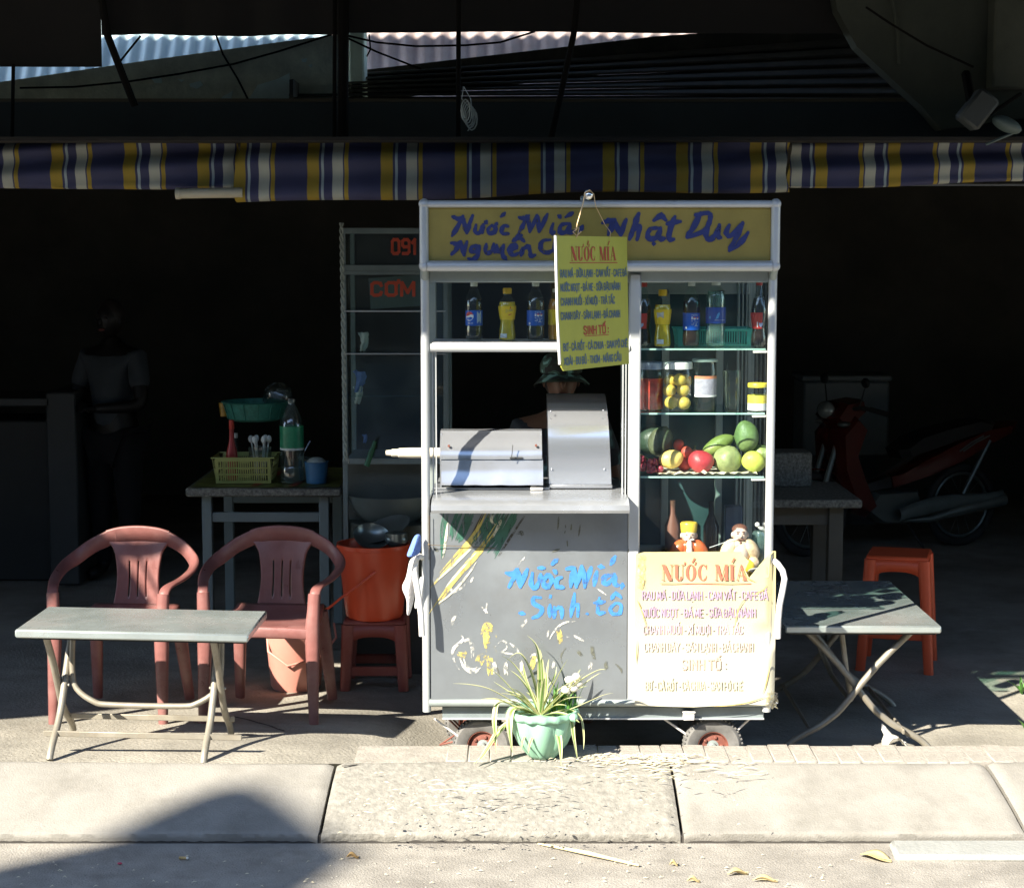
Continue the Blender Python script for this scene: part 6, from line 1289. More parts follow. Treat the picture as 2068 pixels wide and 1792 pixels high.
# food cabinet with painted letters behind the cart
fy = 8.85; fx0_, fx1_ = P(690, 700, fy).x, P(900, 700, fy).x
fc = thing('food_cabinet', 'glass food cabinet with red lettering behind the left of the cart', 'cabinet', ((fx0_+fx1_)/2, fy+.25, DIP))
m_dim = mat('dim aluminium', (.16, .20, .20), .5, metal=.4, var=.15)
ZF = lambda v: P(760, v, fy).z
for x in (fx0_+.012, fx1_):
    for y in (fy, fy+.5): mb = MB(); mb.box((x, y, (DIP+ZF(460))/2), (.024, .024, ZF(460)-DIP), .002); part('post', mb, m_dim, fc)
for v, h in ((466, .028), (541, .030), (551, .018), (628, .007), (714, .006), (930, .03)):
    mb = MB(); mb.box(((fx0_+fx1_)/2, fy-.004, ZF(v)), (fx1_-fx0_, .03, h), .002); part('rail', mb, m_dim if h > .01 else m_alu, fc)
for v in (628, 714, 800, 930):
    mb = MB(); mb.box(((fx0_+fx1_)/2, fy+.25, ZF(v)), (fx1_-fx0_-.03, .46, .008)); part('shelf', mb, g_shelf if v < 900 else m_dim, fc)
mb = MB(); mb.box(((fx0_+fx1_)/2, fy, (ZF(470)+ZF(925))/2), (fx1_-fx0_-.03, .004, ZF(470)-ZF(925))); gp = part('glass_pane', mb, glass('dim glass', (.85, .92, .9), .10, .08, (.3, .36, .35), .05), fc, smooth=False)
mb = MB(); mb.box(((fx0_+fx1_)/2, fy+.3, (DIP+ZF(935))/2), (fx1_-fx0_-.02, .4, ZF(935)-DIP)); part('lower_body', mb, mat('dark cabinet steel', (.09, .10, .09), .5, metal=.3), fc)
mb = MB(); mb.box((P(805, 590, fy).x, fy+.12, ZF(590)), (.30, .006, .15), 0, Matrix.Rotation(R(-4), 3, 'Y')); part('inner_card', mb, m_tpaint, fc)
m_lred = mat('red painted letters', (.42, .055, .02), .6)
def on_cab(x, y, l=0): return P(x, -y, fy-.022-l)
mb = MB(); lettering(mb, '091', 790, 841, -512, 28, on_cab, .24); part('painted_number', mb, m_lred, gp, smooth=False)
mb = MB(); lettering(mb, 'CƠM', 748, 838, -596, 25, on_cab, .26); part('painted_word', mb, m_lred, gp, smooth=False)
# bits inside
for u, v, s_, m, lab in ((733, 690, .03, m_capw, 'white bag knot hanging in the food cabinet'), (725, 770, .035, m_tblue, 'blue and white cloth hanging in the food cabinet'), (722, 797, .028, m_capw, 'pale rag end low in the food cabinet'), (736, 885, .014, m_tblue, 'small bluish light patch of cloth low in the food cabinet')):
    q = MB(); c = P(u, v, fy+.1); rg = random.Random(u)
    q.grid(lambda a, b: ((a-.5)*s_*1.6*(1-.5*b)+.25*s_*math.sin(b*4)+rg.uniform(-.1, .1)*s_, .35*s_*math.sin(a*7+b*3), (.5-b)*s_*3+rg.uniform(-.12, .12)*s_), 7, 9); o = solo('hanging_cloth', q, m, lab, 'cloth', tuple(c), local=True, angle=80); o.modifiers.new('thick', 'SOLIDIFY').thickness = .003
# twisted rope hanging at the cabinet's left
mb = MB(); a, b = P(689, 450, 8.7), P(697, 930, 8.7); n = 130
for ph in (0, math.pi):
    mb.tube([a.lerp(b, i/n)+Vector((math.cos(i*.75+ph)*.006, math.sin(i*.75+ph)*.006, 0)) for i in range(n+1)], .0055, 5)
solo('twisted_rope', mb, mat('grey green rope', (.30, .34, .31), .8, var=.2, scale=40), 'twisted grey rope hanging left of the food cabinet', 'rope', tuple(a))
q = MB(); q.tube([P(740, 940, 8.75), P(752, 905, 8.75)], .014, 10); q.tube([P(752, 905, 8.75), P(757, 890, 8.75)], .010, 10); solo('green_bottle', q, mat('green bottle glass', (.03, .12, .06), .2), 'green bottle leaning below the food cabinet', 'bottle', tuple(P(745, 930, 8.75)))
dish('steel_bowl', 'large dim basin behind the big red bucket', tuple(P(790, 1060, 8.95)), .22, .16, (.0, .0), m_dim)
mb = MB(); mb.lathe([(0, 0), (.22, 0), (.24, .2), (.24, .35), (0, .35)], (0, 0, 0), 28); solo('stock_pot', mb, mat('sooty pot', (.07, .08, .07), .4, metal=.5), 'dark stock pot standing below the food cabinet', 'pot', (P(800, 1000, 9.0).x, 8.95, ZF(1050)-.36), local=True)
mb = MB(); zz = ZF(1050)-.36; mb.box((P(800, 1000, 9.0).x, 8.95, (DIP+zz)/2), (.5, .4, zz-DIP), .01); solo('pot_stand', mb, m_dark2, 'dark box stand under the stock pot', 'stand', (P(800, 1000, 9.0).x, 8.95, DIP))

# ---------------------------------------------------------------- dim things at the back
def sc_box(name, label, cat, u0, v0, u1, v1, y, d, m, bev=.01):
    a, b = P(u0, v1, y), P(u1, v0, y); mb = MB(); mb.box(((a.x+b.x)/2, y+d/2, (a.z+b.z)/2), (b.x-a.x, d, b.z-a.z), bev); return solo(name, mb, m, label, cat, ((a.x+b.x)/2, y, a.z))
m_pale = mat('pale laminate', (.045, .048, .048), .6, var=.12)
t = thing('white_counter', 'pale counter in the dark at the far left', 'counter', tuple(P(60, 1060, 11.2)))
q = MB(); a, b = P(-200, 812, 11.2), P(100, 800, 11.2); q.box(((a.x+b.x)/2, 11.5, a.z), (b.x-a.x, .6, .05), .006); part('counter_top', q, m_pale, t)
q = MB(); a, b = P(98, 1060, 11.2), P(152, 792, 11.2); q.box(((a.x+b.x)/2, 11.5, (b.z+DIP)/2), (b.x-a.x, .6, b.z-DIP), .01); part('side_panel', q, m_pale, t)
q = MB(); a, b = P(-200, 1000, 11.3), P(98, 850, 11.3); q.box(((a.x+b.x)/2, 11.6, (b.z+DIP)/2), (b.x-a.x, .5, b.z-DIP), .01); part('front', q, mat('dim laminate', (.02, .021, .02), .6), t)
wy = 13.6; a, b = P(1690, 862, wy), P(1798, 766, wy)
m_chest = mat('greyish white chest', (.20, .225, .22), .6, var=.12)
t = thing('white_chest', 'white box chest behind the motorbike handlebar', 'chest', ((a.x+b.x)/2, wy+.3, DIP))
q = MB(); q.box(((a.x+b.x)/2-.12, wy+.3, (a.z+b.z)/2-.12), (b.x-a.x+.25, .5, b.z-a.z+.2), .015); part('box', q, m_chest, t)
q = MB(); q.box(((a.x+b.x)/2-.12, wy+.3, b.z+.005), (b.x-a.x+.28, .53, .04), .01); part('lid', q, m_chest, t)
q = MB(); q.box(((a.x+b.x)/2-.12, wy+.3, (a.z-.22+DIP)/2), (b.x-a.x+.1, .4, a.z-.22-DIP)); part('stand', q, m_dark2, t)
sc_box('speckled_box', 'speckled grey stone block on the right stone table', 'block', 1560, 915, 1640, 985, ry+.5, .22, m_stone).location.z = zt4+.008

# clutter round the colander: a loose plastic bag, a tumbler
mb = MB(); rg = random.Random(41); c = P(560, 800, ty+.32)
mb.ball((0, 0, 0), (.075, .06, .07), 18, 12, fn=lambda w: w*(1+.35*(rg.random()-.5))); solo('plastic_bag', mb, glass('dim clear bag', (.7, .78, .76), .2, .3, (.2, .26, .25), .2, 25), 'crumpled clear plastic bag piled on the green colander', 'bag', tuple(c), local=True, angle=70)
o = thing('drinking_glass', 'clear glass standing right of the water bottle', 'glass', (P(617, 940, ty+.25).x, ty+.25, ZT), local=True)
mb = MB(); mb.lathe([(0, .004), (.028, .004), (.036, .12), (.038, .12), (.030, 0), (0, 0)], (0, 0, 0), 22); part('tumbler', mb, m_clear, o)
mb = MB(); mb.tube([P(612, 915, ty+.2), P(626, 890, ty+.22)], .004, 6); mb.tube([P(700, 905, 8.72), P(705, 935, 8.72)], .003, 6); solo('straw', mb, m_clear, 'pale straw leaning beside the water bottle', 'straw', tuple(P(612, 915, ty+.2)))

# ================================================================ MOTORBIKE
def motorbike():
    y0 = 12.75; rear = P(1938, 1024, y0); fr = P(1620, 1024, 12.25); d = Vector((fr.x-rear.x, fr.y-rear.y, 0)); ang = math.atan2(d.y, d.x)
    t = thing('motorbike', 'dark red motorbike parked in the shadow on the right', 'motorbike', (rear.x, rear.y, DIP), ang, local=True)
    mr = mat('dark red bike paint', (.11, .012, .007), .25, var=.1, coat=.4); mk = mat('black bike plastic', (.02, .02, .02), .5); ms = mat('bike alloy', (.18, .21, .20), .35, metal=.5)
    wbs = 1.22; r = .285
    for x in (0, wbs):
        q = MB(); q.tube([(x + r*.92*math.cos(a), 0, r + r*.92*math.sin(a)) for a in [i*2*math.pi/36 for i in range(36)]], .030, 10, closed=True); w = part('wheel', q, m_black, t)
        q = MB(); q.tube([(x + r*.78*math.cos(a), 0, r + r*.78*math.sin(a)) for a in [i*2*math.pi/32 for i in range(32)]], .012, 8, closed=True); part('rim', q, ms, w)
        q = MB(); q.lathe([(0, -.05), (.05, -.05), (.05, .05), (0, .05)], (x, 0, r), 16, axis='y')
        for k in range(16): a = k*2*math.pi/16; q.tube([(x+.045*math.cos(a+.3), (.03 if k % 2 else -.03), r+.045*math.sin(a+.3)), (x+r*.78*math.cos(a), 0, r+r*.78*math.sin(a))], .002, 4)
        part('spokes', q, ms, w)
    def slabs(name, prof, hw, m, par=None):
        q = MB(); n = len(prof); c = [(sum(p[0] for p in prof)/n), (sum(p[1] for p in prof)/n)]
        L_ = []
        for (y, k) in ((-hw, .86), (-hw*.6, 1), (hw*.6, 1), (hw, .86)): L_.append([(c[0]+(p[0]-c[0])*k, y, c[1]+(p[1]-c[1])*k) for p in prof])
        vs = [p for g in L_ for p in g]; q.add(vs, [tuple(range(n)), tuple(3*n+i for i in range(n))] + [(j*n+i, j*n+(i+1) % n, (j+1)*n+(i+1) % n, (j+1)*n+i) for j in range(3) for i in range(n)]); return part(name, q, m, par or t, angle=40)
    slabs('tail_fairing', [(-.42, .86), (-.2, .84), (.10, .74), (.45, .60), (.62, .52), (.60, .44), (.35, .50), (.05, .60), (-.2, .72), (-.40, .80)], .11, mr)
    slabs('seat', [(-.22, .86), (-.1, .89), (.2, .84), (.45, .78), (.58, .70), (.55, .64), (.3, .70), (.0, .78), (-.2, .82)], .13, mk)
    slabs('leg_shield', [(.98, .98), (1.10, .86), (1.08, .60), (.98, .36), (.86, .26), (.80, .30), (.90, .50), (.98, .70), (.90, .90)], .19, mr)
    slabs('engine', [(.40, .42), (.75, .42), (.85, .30), (.70, .20), (.45, .18), (.35, .28)], .09, ms)
    slabs('frame_tube', [(.45, .56), (.9, .46), (.92, .40), (.45, .46)], .05, mk)
    q = MB(); q.tube([(1.02, -.07, .92), (1.12, -.07, .6), (1.22, -.07, .285)], .02, 8); q.tube([(1.02, .07, .92), (1.12, .07, .6), (1.22, .07, .285)], .02, 8); part('fork', q, ms, t)
    q = MB(); q.grid(lambda s_, k: (wbs + (r+.03)*math.cos(R(20+140*s_)), (k-.5)*.11, r + (r+.03)*math.sin(R(20+140*s_))), 16, 4); o = part('front_mudguard', q, mr, t); o.modifiers.new('thick', 'SOLIDIFY').thickness = .006
    slabs('handlebar_cover', [(.90, 1.06), (1.04, 1.04), (1.12, .94), (1.06, .88), (.96, .92), (.88, .98)], .15, mr)
    q = MB(); q.ball((1.10, -.02, .985), (.05, .085, .06), 18, 12); part('headlight', q, mat('headlamp glass', (.45, .50, .48), .12, metal=.4), t)
    for s_ in (-1, 1):
        q = MB(); q.ball((1.06, s_*.14, .90), (.05, .035, .022), 12, 8); part('turn_signal', q, ms, t)
        q = MB(); q.tube([(1.0, s_*.12, 1.0), (.96, s_*.24, 1.01), (.88, s_*.34, .98)], .014, 8); q.tube([(.94, s_*.26, 1.005), (.86, s_*.36, .975)], .018, 8); part('handlebar_grip', q, mk, t)
        q = MB(); q.tube([(.98, s_*.2, 1.02), (.97, s_*.24, 1.14)], .005, 6); q.ball((.97, s_*.25, 1.18), (.012, .05, .035), 12, 8); part('mirror', q, mk, t)
    q = MB(); q.tube([(.55, .10, .22), (.35, .13, .22), (.15, .15, .27), (-.25, .16, .33)], [.018, .022, .042, .045], 12); ex = part('exhaust', q, ms, t)
    q = MB(); q.grid(lambda s_, k: (.62-.85*s_, .165+.025*math.sin(k*3.1), .20+.12*s_+.02+(.09+.03*math.sin(s_*5))*k), 16, 4); o = part('heat_guard', q, mat('pale guard', (.16, .19, .18), .5), ex); o.modifiers.new('thick', 'SOLIDIFY').thickness = .004
    for k in range(2):
        q = MB(); q.sweep([(-.10-.05*k, .113, .775), (.0-.04*k, .116, .735), (.10-.03*k, .114, .675)], (0, 0, 1), .012, .004); part('stripe', q, ms, t)
    q = MB(); q.tube([(.1, .10, .30), (-.16, .10, .74)], .016, 8); part('shock_absorber', q, ms, t)
    q = MB(); q.tube([(.5, .08, .2), (.45, .26, .0)], .008, 6); part('side_stand', q, mk, t)
motorbike()

# ================================================================ PEOPLE
def body(name, joints, edges, mat_, parent, levels=2):
    """one continuous skinned surface over a posed skeleton: joints name -> (point, radius)"""
    names = list(joints); me = bpy.data.meshes.new(name)
    me.from_pydata([joints[n][0] for n in names], [(names.index(a), names.index(b)) for a, b in edges], [])
    o = bpy.data.objects.new(name, me); COL.objects.link(o); o.parent = parent
    sk = o.modifiers.new('skin', 'SKIN'); sk.use_smooth_shade = True
    for i, n in enumerate(names):
        r = joints[n][1]; me.skin_vertices[0].data[i].radius = (r, r) if not isinstance(r, tuple) else r
        me.skin_vertices[0].data[i].use_root = (i == 0)
    s = o.modifiers.new('sub', 'SUBSURF'); s.levels = levels; s.render_levels = levels
    me.materials.append(mat_); ORG[o] = Vector((0, 0, 0)); return o
def figure(label, loc, rz, H, shirt, trousers, skin, hat=None, arms='down', hair=(.02, .015, .012)):
    t = thing('person', label, 'person', loc, rz, local=True); k = H/1.6
    V = lambda x, y, z: (x*k, y*k, z*k)
    # faces -y
    J = {'pelvis': (V(0, 0, .86), .125*k), 'waist': (V(0, 0, 1.00), .115*k), 'chest': (V(0, .0, 1.20), .135*k), 'upper': (V(0, .0, 1.30), .11*k), 'neck': (V(0, -.005, 1.38), .05*k), 'nape': (V(0, -.012, 1.43), .048*k)}
    E = [('pelvis', 'waist'), ('waist', 'chest'), ('chest', 'upper'), ('upper', 'neck'), ('neck', 'nape')]
    for s, n in ((-1, 'l'), (1, 'r')):
        if arms == 'work': el, wr, ha = V(s*.25, -.05, 1.03), V(s*.20, -.26, .96), V(s*.18, -.34, .95)
        elif arms == 'folded': el, wr, ha = V(s*.24, -.06, 1.03), V(s*.08, -.20, 1.02), V(s*.02, -.22, 1.02)
        else: el, wr, ha = V(s*.24, .02, 1.05), V(s*.25, -.05, .83), V(s*.25, -.07, .75)
        J.update({n+'sh': (V(s*.17, .0, 1.30), .062*k), n+'el': (el, .045*k), n+'wr': (wr, .030*k), n+'ha': (ha, .034*k), n+'hip': (V(s*.09, 0, .80), .095*k), n+'kn': (V(s*.10, -.015, .46), .060*k), n+'an': (V(s*.10, .01, .07), .040*k), n+'to': (V(s*.11, -.13, .03), .035*k)})
        E += [('upper', n+'sh'), (n+'sh', n+'el'), (n+'el', n+'wr'), (n+'wr', n+'ha'), ('pelvis', n+'hip'), (n+'hip', n+'kn'), (n+'kn', n+'an'), (n+'an', n+'to')]
    b = body('body', J, E, skin, t)
    # clothes follow the body, a little wider, ending at cuffs and hem
    tj = {n: (p, r*1.10 if not isinstance(r, tuple) else r) for n, (p, r) in J.items() if n in ('pelvis', 'waist', 'chest', 'upper', 'lsh', 'rsh')}
    te = [e for e in E if e[0] in tj and e[1] in tj]
    for n in 'lr':
        a, c = Vector(J[n+'sh'][0]), Vector(J[n+'el'][0]); tj[n+'slv'] = (tuple(a.lerp(c, .72)), .062*k); te.append((n+'sh', n+'slv'))
    body('shirt', tj, te, shirt, t)
    lj = {'pelvis': (V(0, 0, .84), .128*k)}; le = []
    for n in 'lr':
        for q in ('hip', 'kn', 'an'): lj[n+q] = (J[n+q][0], J[n+q][1]*1.18)
        le += [('pelvis', n+'hip'), (n+'hip', n+'kn'), (n+'kn', n+'an')]
    body('trousers', lj, le, trousers, t)
    c = Vector(V(0, -.02, 1.515))
    q = MB(); q.ball(c, (.072*k, .088*k, .108*k), 24, 18, fn=lambda w: Vector((w.x*(1-.22*max(0, -w.z)/.1), w.y*(1-.10*max(0, -w.z)/.1), w.z))); hd = part('head', q, skin, t, angle=80)
    q = MB(); q.ball(c+Vector((0, -.088*k, -.012*k)), (.013*k, .016*k, .022*k), 12, 8); part('nose', q, skin, hd, angle=80)
    for s in (-1, 1):
        q = MB(); q.ball(c+Vector((s*.030*k, -.079*k, .010*k)), (.013*k, .008*k, .006*k), 12, 8); part('eye', q, mat('dark eye', (.03, .02, .02), .2), hd)
        q = MB(); q.ball(c+Vector((s*.031*k, -.080*k, .028*k)), (.017*k, .006*k, .004*k), 12, 8); part('eyebrow', q, mat('dark brow', (.03, .02, .015), .7), hd)
        q = MB(); q.ball(c+Vector((s*.073*k, .004*k, -.004*k)), (.010*k, .018*k, .028*k), 12, 8); part('ear', q, skin, hd)
    q = MB(); q.ball(c+Vector((0, -.080*k, -.055*k)), (.024*k, .008*k, .007*k), 12, 8); part('mouth', q, mat('lips', (.22, .07, .06), .5), hd)
    q = MB(); q.ball(c+Vector((0, .014*k, .018*k)), (.080*k, .088*k, .104*k), 20, 14); part('hair', q, mat('black hair', hair, .6), hd, angle=80)
    for s, n in ((-1, 'l'), (1, 'r')):
        hp = Vector(J[n+'ha'][0]); wp = Vector(J[n+'wr'][0]); dr = (hp-wp).normalized(); sd = dr.cross(Vector((0, 0, 1))).normalized() if abs(dr.z) < .9 else Vector((0, 1, 0))
        for i in range(4):
            q = MB(); o_ = sd*(i-1.5)*.018*k; q.tube([hp+o_+dr*.01*k, hp+o_+dr*(.04-.004*abs(i-1.5))*k+Vector((0, 0, -.004)), hp+o_+dr*(.068-.006*abs(i-1.5))*k+Vector((0, 0, -.02))*k], [.0088*k, .008*k, .0065*k], 8); part('finger', q, skin, b)
        q = MB(); q.tube([hp-dr*.02*k-sd*s*.024*k, hp+dr*.015*k-sd*s*.044*k, hp+dr*.038*k-sd*s*.044*k], [.0105*k, .0095*k, .008*k], 8); part('thumb', q, skin, b)
    if hat:
        q = MB(); q.ball(c+Vector((0, .008*k, .052*k)), (.094*k, .104*k, .078*k), 24, 14, fn=lambda w: Vector((w.x, w.y, max(w.z, -.02*k)))); h_ = part('cap', q, hat, hd, angle=60)
        q = MB(); q.grid(lambda s_, v: (lambda a, r_: (c.x+math.sin(a)*r_*.90*k, c.y+.008*k-math.cos(a)*r_*1.0*k*(1+.0*v), c.z+(.036-.03*v-.02*abs(s_*2-1)**2*(1+v))*k))(R(-100+200*s_), .092+.062*v*math.cos(R(-100+200*s_)*.55)), 20, 5); o = part('cap_brim', q, hat, h_, angle=60); o.modifiers.new('thick', 'SOLIDIFY').thickness = .004
    return t
def camo(name, cols, scale):
    m = bpy.data.materials.new(name); m.use_nodes = True; N = m.node_tree.nodes; L = m.node_tree.links; b = N['Principled BSDF']; b.inputs['Roughness'].default_value = .85
    tc = N.new('ShaderNodeTexCoord'); nz = N.new('ShaderNodeTexNoise'); nz.inputs['Scale'].default_value = scale; nz.inputs['Detail'].default_value = 1.5; L.new(tc.outputs['Object'], nz.inputs['Vector'])
    cr = N.new('ShaderNodeValToRGB'); cr.color_ramp.interpolation = 'CONSTANT'; e = cr.color_ramp.elements; e[0].color = (*cols[0], 1); e[1].position = .45; e[1].color = (*cols[1], 1); x = e.new(.55); x.color = (*cols[2], 1); x = e.new(.63); x.color = (*cols[3], 1)
    L.new(nz.outputs['Fac'], cr.inputs[0]); L.new(cr.outputs[0], b.inputs['Base Color']); return m
m_camo = camo('green camouflage cloth', [(.03, .045, .025), (.02, .02, .015), (.06, .11, .08), (.22, .40, .33)], 16)
m_camo2 = camo('dark patterned blouse', [(.02, .025, .03), (.015, .015, .02), (.03, .06, .06), (.10, .18, .18)], 12)
skin1 = mat('warm brown skin', (.17, .085, .05), .5, var=.06, sub=.08); skin2 = mat('shaded skin', (.006, .004, .003), .5, var=.06)  # second skin is near black, the dark of the interior put into it
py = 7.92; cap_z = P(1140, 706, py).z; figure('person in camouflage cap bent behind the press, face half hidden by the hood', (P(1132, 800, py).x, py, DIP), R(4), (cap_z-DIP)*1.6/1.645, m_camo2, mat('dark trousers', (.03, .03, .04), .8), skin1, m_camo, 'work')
qy = 11.4; px_ = P(232, 900, qy).x; figure('person in grey shirt standing in the dark at the left', (px_, qy, DIP), R(-25), 1.72, mat('grey shirt', (.06, .07, .08), .85), mat('darkened trousers', (.004, .004, .005), .9), skin2, None, 'folded')  # trousers darkened until the legs sink into the dark interior

# ================================================================ SPIDER PLANT
def variegated():
    m = bpy.data.materials.new('variegated leaf'); m.use_nodes = True; N = m.node_tree.nodes; L = m.node_tree.links; b = N['Principled BSDF']; b.inputs['Roughness'].default_value = .45
    uv = N.new('ShaderNodeUVMap'); sx = N.new('ShaderNodeSeparateXYZ'); L.new(uv.outputs[0], sx.inputs[0])
    cr = N.new('ShaderNodeValToRGB'); e = cr.color_ramp.elements; e[0].position = 0; e[0].color = (.66, .64, .38, 1); e[1].position = 1; e[1].color = (.66, .64, .38, 1)
    for p_, c_ in ((.24, (.64, .62, .36)), (.36, (.20, .32, .07)), (.62, (.18, .29, .06)), (.76, (.64, .62, .36))): x = e.new(p_); x.color = (*c_, 1)
    L.new(sx.outputs[0], cr.inputs[0]); L.new(cr.outputs[0], b.inputs['Base Color'])
    tr = N.new('ShaderNodeBsdfTranslucent'); L.new(cr.outputs[0], tr.inputs[0]); mx = N.new('ShaderNodeMixShader'); mx.inputs[0].default_value = .25
    L.new(b.outputs[0], mx.inputs[1]); L.new(tr.outputs[0], mx.inputs[2]); L.new(mx.outputs[0], N['Material Output'].inputs[0]); return m
m_leaf = variegated()
m_dry = mat('dry straw leaf', (.55, .44, .22), .8, var=.25, scale=30)
pp = G(1096, 1534, 0.0); pp.y += .055
pot = thing('potted_spider_plant', 'spider plant in a pale green lobed pot on the kerb bricks', 'plant', (pp.x, pp.y, .001), local=True)
hp = .185; rp = 66/S(pp.y)
mb = MB(); mb.lathe([(0, 0), (rp*.42, 0), (rp*.50, .012), (rp*.74, .05), (rp*.92, .10), (rp*1.0, .15), (rp*.99, hp-.022)], (0, 0, 0), 64, lobes=8, amp=.12); m_pot = mat('pale green plastic pot', (.27, .50, .36), .4, var=.06, scale=6); po = part('pot', mb, m_pot, pot, angle=60)
mb = MB(); mb.lathe([(rp*.98, hp-.03), (rp*1.10, hp-.026), (rp*1.13, hp-.012), (rp*1.08, hp), (rp*.98, hp-.002), (rp*.94, hp-.03)], (0, 0, 0), 64, lobes=16, amp=.06, cap=False); part('rim', mb, m_pot, po, angle=60)
mb = MB(); mb.lathe([(0, hp-.025), (rp*.96, hp-.03)], (0, 0, 0), 32); part('soil', mb, mat('dark soil', (.06, .045, .03), .95, var=.4, scale=60, bump=.006), po)
def leaf(path, w, m, par=pot):
    q = MB(); q.uv = []; n = len(path); path = [Vector(p) for p in path]
    for i, p in enumerate(path):
        d = (path[min(i+1, n-1)]-path[max(i-1, 0)]).normalized(); sd = d.cross(Vector((0, 0, 1)))
        if sd.length < .15: sd = d.cross(Vector((.3, -1, 0)))
        sd.normalize(); up_ = sd.cross(d); s_ = i/(n-1); hw = w*1.6/2*min(1, .45+2.2*s_)*max(.04, (1-s_**2.6))
        q.v += [tuple(p-sd*hw+up_*hw*.35), tuple(p), tuple(p+sd*hw+up_*hw*.35)]; q.uv += [(0, s_), (.5, s_), (1, s_)]
        if i: b_ = 3*i; q.f += [(b_-3, b_-2, b_+1, b_), (b_-2, b_-1, b_+2, b_+1)]
    part('leaf', q, m, par, angle=80, recalc=False)
def arch_leaf(pts_px, w, m=m_leaf, y_end=0.0):            # through photo points, running from the crown of the plant outwards
    k = len(pts_px); out = []
    for i, (u, v) in enumerate(pts_px):
        y = pp.y + y_end*i/(k-1); q = P(u, v, y); out.append(Vector((q.x-pp.x, q.y-pp.y, q.z-.001)))
    res = []
    for i in range(k-1):
        p0, p1, p2, p3 = out[max(i-1, 0)], out[i], out[i+1], out[min(i+2, k-1)]
        for s_ in range(5):
            t = s_/5; res.append(.5*((2*p1)+(-p0+p2)*t+(2*p0-5*p1+4*p2-p3)*t*t+(-p0+3*p1-3*p2+p3)*t**3))
    res.append(out[-1]); leaf(res, w, m)
B0 = (1090, 1448)
for pts, w, ye in [([B0,(1062,1380),(1036,1340),(1012,1322)], .017, -.05), ([B0,(1080,1390),(1066,1345),(1046,1318),(1020,1336)], .018, .04), ([B0,(1090,1380),(1088,1330),(1080,1300),(1064,1282)], .016, .05), ([B0,(1096,1400),(1094,1340),(1090,1310)], .012, -.02),
    ([B0,(1050,1410),(1008,1370),(968,1352),(930,1335)] if False else [B0,(1046,1406),(1005,1362),(980,1346)], .017, -.06), ([B0,(1040,1420),(990,1392),(950,1382),(914,1379)], .013, -.07), ([B0,(1045,1430),(1006,1412),(970,1411)], .019, -.10), ([B0,(1050,1425),(1016,1416),(996,1440),(990,1500),(1000,1540)] if False else [B0,(1044,1428),(1008,1418),(998,1450),(1000,1490),(1002,1520)], .016, -.12), ([B0,(1060,1432),(1034,1434),(1028,1470),(1034,1518)], .025, -.13),
    ([B0,(1040,1450),(1000,1490),(975,1525),(956,1541)], .020, -.14), ([B0,(1056,1440),(1010,1470),(985,1505),(962,1540)], .014, -.16), ([B0,(1110,1400),(1130,1358),(1146,1330)], .014, -.03), ([B0,(1118,1415),(1150,1382),(1182,1358)], .012, -.06), ([B0,(1126,1412),(1170,1375),(1205,1354),(1223,1351)], .019, -.08), ([B0,(1124,1420),(1160,1396),(1196,1368),(1214,1357)], .016, -.02), ([B0,(1140,1436),(1180,1420),(1215,1404),(1238,1398)], .011, -.08), ([B0,(1100,1400),(1118,1370),(1124,1345)], .010, .06), ([B0,(1135,1420),(1165,1392),(1186,1384)], .013, .06),
    ([B0,(1110,1448),(1122,1470),(1130,1500),(1133,1545)], .022, -.15), ([B0,(1120,1440),(1150,1450),(1158,1490),(1166,1536)], .015, -.12), ([B0,(1140,1432),(1170,1445),(1178,1480),(1178,1512)], .008, -.10), ([B0,(1100,1455),(1082,1475),(1070,1500),(1066,1520)], .013, -.15), ([B0,(1078,1460),(1058,1488),(1052,1512)], .010, -.14), ([B0,(1130,1438),(1160,1440),(1150,1452),(1170,1458)] if False else [B0,(1120,1440),(1148,1446),(1170,1458)], .022, -.13),
    ([B0,(1070,1400),(1050,1370),(1030,1352)], .013, .05), ([B0,(1100,1410),(1104,1360),(1108,1330)], .010, .03), ([B0,(1112,1420),(1140,1400),(1160,1370),(1172,1350)], .011, .07), ([B0,(1060,1420),(1026,1396),(996,1375)], .014, .05), ([B0,(1076,1410),(1060,1366),(1056,1340)], .012, -.06)]:
    arch_leaf(pts, w, m_leaf, ye)
rgp = random.Random(55)
for k in range(16):
    a_ = rgp.uniform(-1.35, 1.35); l_ = rgp.uniform(60, 118); u1, v1 = B0[0]+math.sin(a_)*l_*.55, B0[1]-math.cos(a_)*l_*.55; u2, v2 = B0[0]+math.sin(a_)*l_*1.05, B0[1]-math.cos(a_)*l_*.85+abs(math.sin(a_))*14
    arch_leaf([B0, (u1, v1), (u2, v2)], rgp.uniform(.010, .017), m_leaf, rgp.uniform(-.11, .06))
m_grass = mat('fresh green blade', (.07, .20, .035), .5, var=.25, scale=20)
rg = random.Random(31)
for k in range(34):
    u = 1108+rg.random()*56; v0 = 1440; h = 26+rg.random()*44; du = rg.uniform(-16, 26)
    arch_leaf([(u, v0), (u+du*.4, v0-h*.6), (u+du, v0-h)], .005+.003*rg.random(), m_grass, rg.uniform(-.03, .05))
for k, (u, v) in enumerate(((1150, 1372), (1163, 1366), (1158, 1388), (1142, 1392), (1168, 1378))):
    q = MB(); c = P(u, v, pp.y-.03)-Vector((pp.x, pp.y, .001)); q.ball(c, (.016, .012, .013), 10, 8, fn=lambda w: w*(1+.3*rg.random())); part('flower', q, m_beard, pot, angle=80)
q = MB(); q.ball(P(1158, 1448, pp.y-.10)-Vector((pp.x, pp.y, .001)), (.017, .014, .016), 14, 10, fn=lambda w: w*(1+.12*math.sin(math.atan2(w.y, w.x)*8))); part('rim_knob', q, m_pot, pot)

